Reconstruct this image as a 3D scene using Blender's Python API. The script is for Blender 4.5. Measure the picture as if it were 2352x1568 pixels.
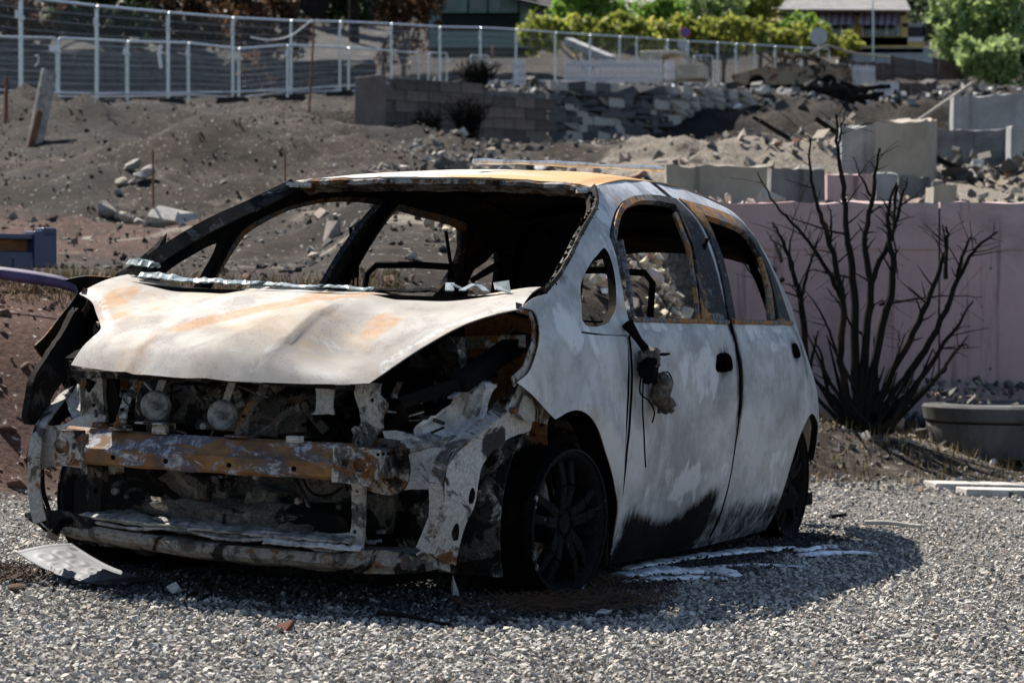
import bpy, bmesh, math, random
import numpy as np
from mathutils import Vector, Matrix, noise as mnoise
from mathutils.geometry import delaunay_2d_cdt

for o in list(bpy.data.objects):
    bpy.data.objects.remove(o, do_unlink=True)
scene = bpy.context.scene
COL = scene.collection

# ------------------------------------------------------------------ camera
CAM_H = 0.8856
PITCH = -0.012277
FPX = 6022.1                      # focal length in units of a 2352 px wide picture
cd = bpy.data.cameras.new('camera')
cam = bpy.data.objects.new('camera', cd); COL.objects.link(cam)
cam.location = (0, 0, CAM_H)
cam.rotation_euler = (math.radians(90) + PITCH, 0, 0)
cd.sensor_width = 36.0; cd.lens = FPX / 2352 * 36
cd.clip_start = 0.1; cd.clip_end = 1500
cd.dof.use_dof = True; cd.dof.focus_distance = 8.3; cd.dof.aperture_fstop = 7.5
cd.dof.aperture_blades = 9
scene.camera = cam

# ------------------------------------------------------------------ sky, sun, exposure
SUN_TRAVEL = (Vector((-0.380435, -0.924710, 0.013457)) * .45 + Vector((0.924131, -0.380673, -0.032710)) * .72 - Vector((0.03537, 0, .99937))).normalized()
sun_pos = -SUN_TRAVEL
world = bpy.data.worlds.new('World'); scene.world = world; world.use_nodes = True
wn = world.node_tree; wn.nodes.clear()
sky = wn.nodes.new('ShaderNodeTexSky'); sky.sky_type = 'NISHITA'; sky.sun_disc = False
sky.sun_elevation = math.asin(sun_pos.z)
sky.sun_rotation = math.atan2(sun_pos.x, sun_pos.y)
sky.air_density = 1.0; sky.dust_density = 0.6; sky.ozone_density = 1.4
bg = wn.nodes.new('ShaderNodeBackground'); bg.inputs[1].default_value = 0.060
wo = wn.nodes.new('ShaderNodeOutputWorld')
wn.links.new(sky.outputs[0], bg.inputs[0]); wn.links.new(bg.outputs[0], wo.inputs[0])
sl = bpy.data.lights.new('sun', 'SUN'); sl.energy = 4.9; sl.angle = math.radians(0.53)
sl.color = (1.0, 0.93, 0.82)
sun = bpy.data.objects.new('sun', sl); COL.objects.link(sun)
sun.rotation_euler = SUN_TRAVEL.to_track_quat('-Z', 'Y').to_euler()
sun.location = (-10, 12, 25)
vs = scene.view_settings
vs.view_transform = 'Standard'; vs.look = 'None'; vs.gamma = 1.0; vs.exposure = 1.16
vs.use_curve_mapping = False

# ------------------------------------------------------------------ frames
# car frame: x forward, y to the car's left, z up, origin on the ground under the front axle
CAR = Matrix(((-0.380435, 0.924131, 0.035370, -0.60012),
              (-0.924710, -0.380673, -0.000008, 8.43439),
              (0.013457, -0.032710, 0.999374, 0.02075),
              (0, 0, 0, 1)))
CARI = CAR.inverted()
PCAM = CARI @ Vector((0, 0, CAM_H))

def at(u, v, d):
    """point seen at pixel (u, v) of the 2352x1568 picture, d metres in front of the camera"""
    fx = (u - 1176) / FPX; fz = -(v - 784) / FPX
    c, s = math.cos(PITCH), math.sin(PITCH)
    y = c - fz * s; z = s + fz * c
    k = d / y
    return Vector((fx * k, d, CAM_H + z * k))

def cray(u, v):
    p = at(u, v, 1.0)
    return (CARI.to_3x3() @ (p - Vector((0, 0, CAM_H))))

def cp(u, v, x=None, y=None, z=None):
    """point of the car frame on a plane x=, y= or z= const"""
    r = cray(u, v)
    i, val = (0, x) if x is not None else ((1, y) if y is not None else (2, z))
    t = (val - PCAM[i]) / r[i]
    return PCAM + r * t

# ------------------------------------------------------------------ interpolation
def cub(x, X, Y):
    n = len(X)
    if x <= X[0]: return Y[0]
    if x >= X[-1]: return Y[-1]
    i = 0
    while X[i + 1] < x: i += 1
    def m(j):
        if j == 0: return (Y[1] - Y[0]) / (X[1] - X[0])
        if j == n - 1: return (Y[-1] - Y[-2]) / (X[-1] - X[-2])
        return (Y[j + 1] - Y[j - 1]) / (X[j + 1] - X[j - 1])
    h = X[i + 1] - X[i]; t = (x - X[i]) / h
    return ((2*t**3 - 3*t*t + 1) * Y[i] + (t**3 - 2*t*t + t) * h * m(i)
            + (-2*t**3 + 3*t*t) * Y[i + 1] + (t**3 - t*t) * h * m(i + 1))

def sstep(a, b, x):
    t = min(1, max(0, (x - a) / (b - a))) if a != b else float(x > a)
    return t * t * (3 - 2 * t)

def lerp(a, b, t): return a + (b - a) * t

def nz(x, y, z=0.0, s=1.0):
    return mnoise.noise(Vector((x * s, y * s, z * s)))

def fbm(x, y, z=0.0, s=1.0, o=4):
    return mnoise.fractal(Vector((x * s, y * s, z * s)), 1.0, 2.0, o)

# ------------------------------------------------------------------ objects
def tag(o, label=None, cat=None, group=None, kind=None):
    if label: o['label'] = label
    if cat: o['category'] = cat
    if group: o['group'] = group
    if kind: o['kind'] = kind
    return o

def link(o, parent=None):
    COL.objects.link(o)
    if parent is not None: o.parent = parent
    return o

def empty(name, loc=(0, 0, 0), rz=0.0, label=None, cat=None, group=None):
    o = bpy.data.objects.new(name, None); COL.objects.link(o)
    o.location = loc; o.rotation_euler = (0, 0, rz); o.empty_display_size = 0.1
    return tag(o, label, cat, group)

def mesh(name, V, F, mats=None, parent=None, smooth=False, attrs=None, midx=None):
    me = bpy.data.meshes.new(name)
    me.from_pydata([tuple(v) for v in V], [], [tuple(f) for f in F])
    for m in (mats if isinstance(mats, (list, tuple)) else [mats]):
        if m: me.materials.append(m)
    if smooth: me.polygons.foreach_set('use_smooth', [True] * len(me.polygons))
    if midx is not None: me.polygons.foreach_set('material_index', midx)
    if attrs:
        for k, a in attrs.items():
            at_ = me.attributes.new(k, 'FLOAT', 'POINT'); at_.data.foreach_set('value', a)
    me.update()
    o = bpy.data.objects.new(name, me)
    return link(o, parent)

def np_mesh(name, V, T, mats=None, parent=None, smooth=False, attrs=None):
    """V (n,3), T (m,3) numpy triangles"""
    me = bpy.data.meshes.new(name)
    n, m = len(V), len(T)
    me.vertices.add(n); me.vertices.foreach_set('co', np.asarray(V, np.float32).ravel())
    k = T.shape[1]
    me.loops.add(m * k); me.loops.foreach_set('vertex_index', np.asarray(T, np.int32).ravel())
    me.polygons.add(m)
    me.polygons.foreach_set('loop_start', np.arange(0, m * k, k, dtype=np.int32))
    me.polygons.foreach_set('use_smooth', np.full(m, bool(smooth)))
    for mm in (mats if isinstance(mats, (list, tuple)) else [mats]):
        if mm: me.materials.append(mm)
    if attrs:
        for kk, a in attrs.items():
            at_ = me.attributes.new(kk, 'FLOAT', 'POINT'); at_.data.foreach_set('value', np.asarray(a, np.float32))
    me.update(calc_edges=True); me.validate()
    return link(bpy.data.objects.new(name, me), parent)

class MB:
    """collects simple solids; build() links them as one mesh object"""
    def __init__(s): s.V = []; s.F = []
    def add(s, V, F):
        b = len(s.V); s.V += [tuple(v) for v in V]; s.F += [tuple(i + b for i in f) for f in F]; return s
    def box(s, c, d, rot=None, taper=1.0):
        c = Vector(c); hx, hy, hz = d[0]/2, d[1]/2, d[2]/2
        V = [Vector((sx*hx*(taper if sz > 0 else 1), sy*hy*(taper if sz > 0 else 1), sz*hz)) for sz in (-1, 1) for sy in (-1, 1) for sx in (-1, 1)]
        if rot is not None: V = [rot @ v for v in V]
        V = [v + c for v in V]
        return s.add(V, [(0,2,3,1),(4,5,7,6),(0,1,5,4),(2,6,7,3),(1,3,7,5),(0,4,6,2)])
    def bar(s, a, b, w, h, up=(0, 0, 1)):
        a = Vector(a); b = Vector(b); d = (b - a); L = d.length; d.normalize()
        up = Vector(up); side = d.cross(up)
        if side.length < 1e-4: side = d.cross(Vector((1, 0, 0)))
        side.normalize(); up2 = side.cross(d).normalized()
        R = Matrix((d, side, up2)).transposed()
        return s.box((a + b) / 2, (L, w, h), R)
    def tube(s, pts, r, n=8, cap=True):
        pts = [Vector(p) for p in pts]; m = len(pts)
        rs = r if isinstance(r, (list, tuple)) else [r] * m
        V = []; ref = None
        for i, p in enumerate(pts):
            d = (pts[min(i + 1, m - 1)] - pts[max(i - 1, 0)])
            if d.length < 1e-9: d = Vector((0, 0, 1))
            d.normalize()
            if ref is None:
                ref = d.orthogonal().normalized()
            ref = (ref - d * ref.dot(d))
            if ref.length < 1e-5: ref = d.orthogonal()
            ref.normalize(); bb = d.cross(ref)
            for k in range(n):
                a = 2 * math.pi * k / n
                V.append(p + (ref * math.cos(a) + bb * math.sin(a)) * rs[i])
        F = []
        for i in range(m - 1):
            for k in range(n):
                k2 = (k + 1) % n
                F.append((i*n + k, i*n + k2, (i+1)*n + k2, (i+1)*n + k))
        if cap:
            F.append(tuple(reversed(range(n)))); F.append(tuple((m-1)*n + k for k in range(n)))
        return s.add(V, F)
    def cyl(s, a, b, r, n=16, r2=None):
        return s.tube([a, b], [r, r if r2 is None else r2], n)
    def lathe(s, prof, n=24, origin=(0, 0, 0), axis='y', close=False):
        V = []; F = []; o = Vector(origin)
        for (r, h) in prof:
            for k in range(n):
                a = 2*math.pi*k/n; c, sn = r*math.cos(a), r*math.sin(a)
                V.append(o + (Vector((c, h, sn)) if axis == 'y' else (Vector((h, c, sn)) if axis == 'x' else Vector((c, sn, h)))))
        m = len(prof)
        for i in range(m if close else m - 1):
            j = (i + 1) % m
            for k in range(n):
                k2 = (k+1) % n
                F.append((i*n+k, i*n+k2, j*n+k2, j*n+k))
        return s.add(V, F)
    def build(s, name, mat, parent=None, smooth=False, bev=0.0):
        o = mesh(name, s.V, s.F, mat, parent, smooth)
        bm = bmesh.new(); bm.from_mesh(o.data); bmesh.ops.recalc_face_normals(bm, faces=bm.faces); bm.to_mesh(o.data); bm.free()
        if bev:
            md = o.modifiers.new('bevel', 'BEVEL'); md.width = bev; md.segments = 2; md.limit_method = 'ANGLE'; md.angle_limit = math.radians(35)
        if smooth:
            o.data.set_sharp_from_angle(angle=math.radians(40))
        return o

def catmull(pts, step, closed=True):
    """smooth resampled outline; a point with a third entry is a sharp corner"""
    P = [(Vector(p[:2]), len(p) > 2) for p in pts]; n = len(P)
    out = []
    rng = range(n) if closed else range(n - 1)
    for i in rng:
        p1, s1 = P[i]; p2, s2 = P[(i + 1) % n]
        p0 = P[(i - 1) % n][0] if (closed or i > 0) else p1 + (p1 - p2)
        p3 = P[(i + 2) % n][0] if (closed or i + 2 < n) else p2 + (p2 - p1)
        if s1: p0 = p1 + (p1 - p2)
        if s2: p3 = p2 + (p2 - p1)
        k = max(1, int(round((p2 - p1).length / step)))
        for j in range(k):
            t = j / k
            out.append(0.5 * ((2*p1) + (p2 - p0)*t + (2*p0 - 5*p1 + 4*p2 - p3)*t*t + (-p0 + 3*p1 - 3*p2 + p3)*t**3))
    if not closed: out.append(P[-1][0])
    return out

def catmull3(P, k):
    P = [Vector(p) for p in P]; out = []; n = len(P)
    for i in range(n - 1):
        p0 = P[max(i-1, 0)]; p1 = P[i]; p2 = P[i+1]; p3 = P[min(i+2, n-1)]
        for j in range(k):
            t = j / k; out.append(0.5 * ((2*p1) + (p2 - p0)*t + (2*p0 - 5*p1 + 4*p2 - p3)*t*t + (-p0 + 3*p1 - 3*p2 + p3)*t**3))
    out.append(P[-1]); return out

def inpoly(pts, poly):
    x = pts[:, 0]; y = pts[:, 1]; r = np.zeros(len(pts), bool)
    q = np.array([(p[0], p[1]) for p in poly]); n = len(q)
    for i in range(n):
        x1, y1 = q[i]; x2, y2 = q[(i + 1) % n]
        if y1 == y2: continue
        c = ((y1 > y) != (y2 > y)) & (x < (x2 - x1) * (y - y1) / (y2 - y1) + x1)
        r ^= c
    return r

def panel(name, outline, fn, step, mats, parent=None, holes=(), th=0.003, attrs=None, flip=False, smooth_holes=True, jag=0.0, off=-1, seed=0):
    rnd = random.Random(seed + len(outline))
    loops = [catmull(outline, step)] + [catmull(h, step) if smooth_holes else [Vector(p[:2]) for p in h] for h in holes]
    if jag:
        loops = [[p + Vector((rnd.uniform(-jag, jag), rnd.uniform(-jag, jag))) for p in L] for L in loops]
    verts = []; edges = []
    for L in loops:
        b = len(verts); verts += L; edges += [(b + i, b + (i + 1) % len(L)) for i in range(len(L))]
    A = np.array([(p.x, p.y) for p in loops[0]])
    lo, hi = A.min(0), A.max(0)
    gx = np.arange(lo[0], hi[0] + step, step); gy = np.arange(lo[1], hi[1] + step, step * 0.9)
    G = np.array([(x + (step/2 if j % 2 else 0), y) for j, y in enumerate(gy) for x in gx])
    keep = inpoly(G, loops[0])
    for h in loops[1:]: keep &= ~inpoly(G, h)
    G = G[keep]
    if len(G):
        B = np.array([(p.x, p.y) for p in verts])
        ok = np.ones(len(G), bool)
        for i in range(0, len(G), 2000):
            d = ((G[i:i+2000, None, :] - B[None]) ** 2).sum(2).min(1)
            ok[i:i+2000] = d > (0.45 * step) ** 2
        verts = verts + [Vector(p) for p in G[ok]]
    r = delaunay_2d_cdt(verts, edges, [], 0, 1e-6)
    V2 = np.array([(v.x, v.y) for v in r[0]]); T = np.array([f for f in r[2] if len(f) == 3])
    cen = V2[T].mean(1)
    k = inpoly(cen, loops[0])
    for h in loops[1:]: k &= ~inpoly(cen, h)
    T = T[k]
    used = np.unique(T); remap = -np.ones(len(V2), int); remap[used] = np.arange(len(used))
    V2 = V2[used]; T = remap[T]
    if flip: T = T[:, ::-1]
    V3 = np.array([tuple(fn(a, b)) for a, b in V2])
    at_ = {}
    if attrs:
        for kk, f in attrs.items(): at_[kk] = [f(*p) for p in V3]
    o = np_mesh(name, V3, T, mats, parent, True, at_)
    me = o.data; ne = len(me.edges); ev = np.empty(ne * 2, np.int32); me.edges.foreach_get('vertices', ev); ev = np.sort(ev.reshape(-1, 2), 1)
    te = np.sort(np.concatenate([T[:, [0, 1]], T[:, [1, 2]], T[:, [2, 0]]]), 1); key, cn = np.unique(te[:, 0].astype(np.int64) * 1000003 + te[:, 1], return_counts=True)
    rim = set(key[cn == 1].tolist()); sh_ = [int(a) * 1000003 + int(b) in rim for a, b in ev]
    (me.attributes.get('sharp_edge') or me.attributes.new('sharp_edge', 'BOOLEAN', 'EDGE')).data.foreach_set('value', sh_)
    if th:
        md = o.modifiers.new('solidify', 'SOLIDIFY'); md.thickness = th; md.offset = off; md.use_even_offset = False
        if isinstance(mats, (list, tuple)) and len(mats) > 1:
            md.material_offset = 1; md.material_offset_rim = 1 if len(mats) < 3 else 2
    return o

# ------------------------------------------------------------------ material kit
class NT:
    def __init__(s, name):
        s.m = bpy.data.materials.new(name); s.m.use_nodes = True
        s.t = s.m.node_tree; s.t.nodes.clear()
        s.out = s.t.nodes.new('ShaderNodeOutputMaterial')
        s.b = s.t.nodes.new('ShaderNodeBsdfPrincipled')
        s.t.links.new(s.b.outputs[0], s.out.inputs[0])
        s._c = None
    def L(s, a, b):
        if hasattr(a, 'is_output'): s.t.links.new(a, b)
        else:
            if b.type == 'RGBA' and not hasattr(a, '__len__'): a = (a, a, a, 1)
            elif b.type == 'RGBA' and len(a) == 3: a = (*a, 1)
            b.default_value = a
    def coord(s):
        if s._c is None:
            s._c = s.t.nodes.new('ShaderNodeTexCoord').outputs['Object']
        return s._c
    def mapping(s, scale=(1, 1, 1), rot=(0, 0, 0), loc=(0, 0, 0)):
        n = s.t.nodes.new('ShaderNodeMapping'); s.L(s.coord(), n.inputs[0])
        n.inputs['Scale'].default_value = scale; n.inputs['Rotation'].default_value = rot; n.inputs['Location'].default_value = loc
        return n.outputs[0]
    def noise(s, scale, detail=5, rough=0.6, dist=0.0, vec=None, color=False):
        n = s.t.nodes.new('ShaderNodeTexNoise'); s.L(vec if vec is not None else s.coord(), n.inputs['Vector'])
        n.inputs['Scale'].default_value = scale; n.inputs['Detail'].default_value = detail
        n.inputs['Roughness'].default_value = rough; n.inputs['Distortion'].default_value = dist
        return n.outputs['Color' if color else 'Fac']
    def vor(s, scale, feature='F1', vec=None, out='Distance'):
        n = s.t.nodes.new('ShaderNodeTexVoronoi'); s.L(vec if vec is not None else s.coord(), n.inputs['Vector'])
        n.feature = feature; n.inputs['Scale'].default_value = scale
        return n.outputs[out]
    def attr(s, name):
        n = s.t.nodes.new('ShaderNodeAttribute'); n.attribute_name = name; return n.outputs['Fac']
    def math(s, op, a, b=0.0, clamp=False):
        n = s.t.nodes.new('ShaderNodeMath'); n.operation = op; n.use_clamp = clamp
        s.L(a, n.inputs[0]); s.L(b, n.inputs[1]); return n.outputs[0]
    def rng(s, x, a, b, lo=0.0, hi=1.0, smooth=True):
        n = s.t.nodes.new('ShaderNodeMapRange'); n.interpolation_type = 'SMOOTHSTEP' if smooth else 'LINEAR'
        s.L(x, n.inputs[0]); n.inputs[1].default_value = a; n.inputs[2].default_value = b
        n.inputs[3].default_value = lo; n.inputs[4].default_value = hi; return n.outputs[0]
    def mix(s, f, a, b, mode='MIX'):
        n = s.t.nodes.new('ShaderNodeMix'); n.data_type = 'RGBA'; n.blend_type = mode
        s.L(f, n.inputs[0]); s.L(a, n.inputs[6]); s.L(b, n.inputs[7]); return n.outputs[2]
    def ramp(s, f, stops, const=False):
        n = s.t.nodes.new('ShaderNodeValToRGB'); e = n.color_ramp.elements
        if const: n.color_ramp.interpolation = 'CONSTANT'
        while len(e) < len(stops): e.new(0.5)
        for i, (p, c) in enumerate(stops):
            e[i].position = p; e[i].color = (*c, 1) if len(c) == 3 else c
        s.L(f, n.inputs[0]); return n.outputs[0]
    def bump(s, h, strength=0.3, dist=0.01):
        n = s.t.nodes.new('ShaderNodeBump'); n.inputs['Strength'].default_value = strength; n.inputs['Distance'].default_value = dist
        s.L(h, n.inputs['Height']); s.t.links.new(n.outputs[0], s.b.inputs['Normal'])
    def done(s, color, rough=0.7, metal=0.0, spec=0.5):
        s.L(color, s.b.inputs['Base Color']); s.L(rough, s.b.inputs['Roughness']); s.L(metal, s.b.inputs['Metallic'])
        s.b.inputs['Specular IOR Level'].default_value = spec
        return s.m

def plain(name, color, rough=0.7, var=0.25, scale=6.0, metal=0.0, bump=0.0, spec=0.4, bscale=None):
    n = NT(name)
    a = n.noise(scale, 6, 0.65)
    c = n.mix(n.rng(a, 0.3, 0.7), tuple(x * (1 - var) for x in color), tuple(min(1, x * (1 + var)) for x in color))
    if bump: n.bump(n.noise(bscale or scale * 6, 5, 0.6), bump, 0.02)
    return n.done(c, rough, metal, spec)
# ================================================================== materials of the burnt car
def m_body():
    n = NT('burnt_body_steel')
    big = n.noise(1.9, 5, 0.6, 0.9)
    streak0 = n.noise(1.0, 5, 0.6, 0, n.mapping((26, 26, 2.2)))
    patch = n.math('ADD', n.math('ADD', n.noise(3.6, 6, 0.62, 0.9), n.math('MULTIPLY', n.math('SUBTRACT', streak0, 0.5), 0.22)), n.math('MULTIPLY', n.attr('white'), 0.42))
    streak = n.noise(1.0, 4, 0.6, 0, n.mapping((70, 70, 3)))
    fine = n.noise(38, 6, 0.7)
    grey = n.mix(n.rng(big, 0.35, 0.65), (0.25, 0.255, 0.265), (0.52, 0.53, 0.545))  # broad clouds of tone, the pale end painted as a bluish-white sheen
    grey = n.mix(n.math('MULTIPLY', n.rng(streak, 0.52, 0.72), 0.42), grey, (0.52, 0.53, 0.54))
    grey = n.mix(n.math('MULTIPLY', n.rng(n.noise(11, 6, 0.7), 0.46, 0.62), 0.35), grey, (0.15, 0.15, 0.155))
    wm = n.math('MULTIPLY', n.rng(patch, 0.625, 0.73), n.rng(fine, 0.34, 0.42))
    edge = n.math('MULTIPLY', n.rng(patch, 0.58, 0.66), 0.22)
    c = n.mix(edge, grey, (0.13, 0.135, 0.15))
    c = n.mix(n.math('MULTIPLY', wm, 0.66), c, (0.70, 0.72, 0.745))
    rust = n.math('MULTIPLY', n.attr('rust'), n.rng(n.noise(16, 6, 0.7, 0.4), 0.36, 0.60))
    c = n.mix(rust, c, n.mix(n.rng(fine, 0.35, 0.65), (0.24, 0.10, 0.025), (0.46, 0.22, 0.055)))
    so = n.rng(n.math('ADD', n.math('ADD', n.attr('soot'), n.math('MULTIPLY', n.math('SUBTRACT', n.noise(9, 7, 0.75, 0.5), 0.5), 0.8)), n.math('MULTIPLY', n.math('SUBTRACT', streak, 0.5), 0.6)), 0.28, 0.74)
    c = n.mix(n.math('MULTIPLY', so, 0.97), c, n.mix(n.rng(fine, 0.60, 0.80), (0.004, 0.0043, 0.005), (0.05, 0.053, 0.06)))
    n.bump(n.math('ADD', n.math('MULTIPLY', fine, 0.5), patch), 0.12, 0.006)
    m = n.done(c, n.rng(fine, 0.3, 0.7, 0.34, 0.56), 0.0, 0.5)
    n.L(n.math('MULTIPLY', n.math('SUBTRACT', 1.0, so, True), 0.5), n.b.inputs['Specular IOR Level'])
    return m

def m_hood():
    n = NT('burnt_hood_steel')
    fine = n.noise(120, 5, 0.7); mid = n.noise(9, 6, 0.65, 0.6); big = n.noise(2.6, 4, 0.5, 0.8)
    c = n.mix(n.rng(big, 0.35, 0.65), (0.25, 0.23, 0.21), (0.355, 0.342, 0.325))
    c = n.mix(n.math('MULTIPLY', n.rng(mid, 0.48, 0.66), 0.5), c, (0.24, 0.205, 0.205))
    c = n.mix(n.math('MULTIPLY', n.rng(n.noise(4.5, 7, 0.7, 1.0, n.mapping((1, 1, 1), (0, 0, 0), (2, 5, 1))), 0.54, 0.66), 0.7), c, (0.40, 0.40, 0.40))
    c = n.mix(n.math('MULTIPLY', n.rng(n.noise(3.1, 6, 0.65, 0.8, n.mapping((1, 1, 1), (0, 0, 0), (7, 1, 3))), 0.50, 0.66), 0.45), c, (0.36, 0.26, 0.15))
    st = n.noise(1.0, 6, 0.65, 0.8, n.mapping((5, 16, 5), (0, 0, 0.55)))
    ru = n.rng(n.math('ADD', n.attr('rust'), n.math('MULTIPLY', n.math('SUBTRACT', st, 0.5), 1.2)), 0.24, 0.60)
    ru = n.math('MULTIPLY', ru, n.math('MULTIPLY', n.rng(fine, 0.38, 0.56, 0.45, 1.0), n.rng(n.noise(26, 6, 0.75, 0.6), 0.34, 0.56, 0.40, 1.0)))
    c = n.mix(n.math('MULTIPLY', ru, 0.85), c, n.mix(n.rng(fine, 0.4, 0.62), (0.30, 0.125, 0.02), (0.36, 0.185, 0.05)))
    sp = n.math('MULTIPLY', n.rng(n.noise(150, 4, 0.6), 0.58, 0.66), n.rng(mid, 0.42, 0.58))
    c = n.mix(n.math('MULTIPLY', sp, 0.7), c, (0.10, 0.095, 0.09))
    wl = n.math('MULTIPLY', n.attr('white'), n.rng(n.noise(60, 5, 0.7), 0.42, 0.5))
    c = n.mix(wl, c, (0.55, 0.56, 0.57))
    so = n.rng(n.math('ADD', n.attr('soot'), n.math('MULTIPLY', n.math('SUBTRACT', n.noise(30, 6, 0.75), 0.5), 0.9)), 0.45, 0.6)
    c = n.mix(n.math('MULTIPLY', so, 0.8), c, (0.12, 0.09, 0.07))
    n.bump(n.math('ADD', n.math('MULTIPLY', fine, 0.6), n.noise(320, 2, 0.5)), 0.16, 0.003)
    return n.done(c, n.rng(mid, 0.3, 0.7, 0.68, 0.85), 0.0, 0.22)

def m_frame(name, ash=0.5, rust=0.5, soot=0.5, sc=1.0, ashc=(0.40, 0.38, 0.355)):
    """scaled, rusted and sooty structural steel"""
    n = NT(name)
    a = n.noise(7 * sc, 7, 0.72, 0.7); b = n.noise(13 * sc, 7, 0.7, 0.3, n.mapping((1, 1, 1), (0, 0, 0), (3.1, 7.2, 1.3)))
    d = n.noise(5 * sc, 6, 0.65, 0.9, n.mapping((1, 1, 1), (0, 0, 0), (9.4, 2.2, 5.3))); f = n.noise(90, 5, 0.75)
    c = n.mix(n.rng(f, 0.35, 0.65), (0.040, 0.036, 0.033), (0.10, 0.092, 0.085))
    c = n.mix(n.rng(a, 0.62 - 0.24 * ash, 0.66 - 0.20 * ash), c, n.mix(n.rng(f, 0.35, 0.65), tuple(x * 0.6 for x in ashc), ashc))
    r2 = n.math('ADD', b, n.math('MULTIPLY', n.attr('rust'), 0.35))
    c = n.mix(n.rng(r2, 0.66 - 0.24 * rust, 0.74 - 0.24 * rust), c, n.ramp(f, [(0.3, (0.055, 0.026, 0.014)), (0.5, (0.125, 0.055, 0.022)), (0.7, (0.20, 0.10, 0.04))]))
    s2 = n.math('ADD', d, n.math('MULTIPLY', n.attr('soot'), 0.4))
    c = n.mix(n.math('MULTIPLY', n.rng(s2, 0.68 - 0.26 * soot, 0.74 - 0.26 * soot), 0.92), c, (0.005, 0.0047, 0.005))
    n.bump(n.math('ADD', a, n.math('MULTIPLY', f, 0.5)), 0.5, 0.006)
    return n.done(c, 0.9, 0.0, 0.12)

def m_beam():
    n = NT('rusted_beam_steel')
    a = n.noise(9, 7, 0.72, 0.9, n.mapping((1, 0.6, 1.6))); f = n.noise(110, 5, 0.75); b = n.noise(22, 7, 0.75, 0.5)
    c = n.ramp(n.noise(6, 6, 0.65, 0.4), [(0.32, (0.055, 0.05, 0.052)), (0.45, (0.14, 0.068, 0.027)), (0.55, (0.21, 0.112, 0.042)), (0.68, (0.09, 0.042, 0.022))])
    c = n.mix(n.math('MULTIPLY', n.rng(a, 0.50, 0.58), 0.85), c, n.mix(n.rng(b, 0.47, 0.60), (0.08, 0.09, 0.12), (0.40, 0.42, 0.47)))
    c = n.mix(n.math('MULTIPLY', n.rng(n.noise(3.5, 6, 0.7), 0.56, 0.64), 0.85), c, (0.025, 0.022, 0.024))
    c = n.mix(n.math('MULTIPLY', n.rng(f, 0.55, 0.7), 0.4), c, (0.06, 0.05, 0.045))
    n.bump(n.math('ADD', n.math('MULTIPLY', b, 0.6), n.math('MULTIPLY', f, 0.5)), 0.4, 0.004)
    return n.done(c, 0.8, 0.0, 0.3)

def m_soot(name='soot_black', col=0.022, hi=0.10, amt=0.62):
    n = NT(name)
    f = n.noise(26, 7, 0.75, 0.4); g = n.noise(5, 5, 0.6)
    c = n.mix(n.rng(f, amt, amt + 0.14), (col, col * 0.96, col * 0.95), (hi, hi * 0.95, hi * 0.9))
    c = n.mix(n.math('MULTIPLY', n.rng(g, 0.54, 0.66), 0.55), c, (hi * 0.85, hi * 0.55, hi * 0.33))
    n.bump(f, 0.45, 0.006)
    return n.done(c, 0.95, 0.0, 0.06)

def m_roof():
    n = NT('burnt_roof_steel')
    big = n.noise(1.6, 5, 0.6, 0.8); f = n.noise(80, 5, 0.7)
    c = n.mix(n.rng(n.math('ADD', big, n.math('MULTIPLY', n.attr('rust'), 0.35)), 0.46, 0.66), (0.40, 0.375, 0.345), (0.40, 0.225, 0.07))
    c = n.mix(n.math('MULTIPLY', n.rng(f, 0.5, 0.65), 0.2), c, (0.35, 0.22, 0.10))
    return n.done(c, 0.6, 0.0, 0.4)

def m_doorframe():
    n = NT('rusty_frame_steel')
    f = n.noise(60, 6, 0.75); a = n.noise(6, 5, 0.6, 0.5, n.mapping((1, 1, 0.5)))
    c = n.mix(n.rng(a, 0.42, 0.55), n.mix(n.rng(f, 0.4, 0.6), (0.03, 0.031, 0.036), (0.19, 0.19, 0.20)), n.mix(n.rng(f, 0.4, 0.6), (0.17, 0.075, 0.022), (0.36, 0.185, 0.055)))
    so = n.rng(n.math('ADD', n.attr('soot'), n.math('MULTIPLY', n.math('SUBTRACT', n.noise(14, 6, 0.7), 0.5), 1.0)), 0.42, 0.56)
    c = n.mix(so, c, n.mix(n.rng(f, 0.55, 0.68), (0.014, 0.014, 0.017), (0.16, 0.165, 0.18)))
    n.bump(f, 0.3, 0.004)
    return n.done(c, 0.75, 0.0, 0.22)

def m_ash(name='pale_ash', a=(0.30, 0.29, 0.285), b=(0.62, 0.60, 0.58), sc=9):
    n = NT(name)
    f = n.noise(sc, 7, 0.72, 0.5); g = n.noise(70, 5, 0.7)
    c = n.mix(n.rng(f, 0.38, 0.6), a, b)
    c = n.mix(n.math('MULTIPLY', n.rng(g, 0.55, 0.68), 0.6), c, tuple(x * 0.4 for x in a))
    n.bump(n.math('ADD', f, g), 0.5, 0.006)
    return n.done(c, 0.9, 0.0, 0.2)

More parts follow.
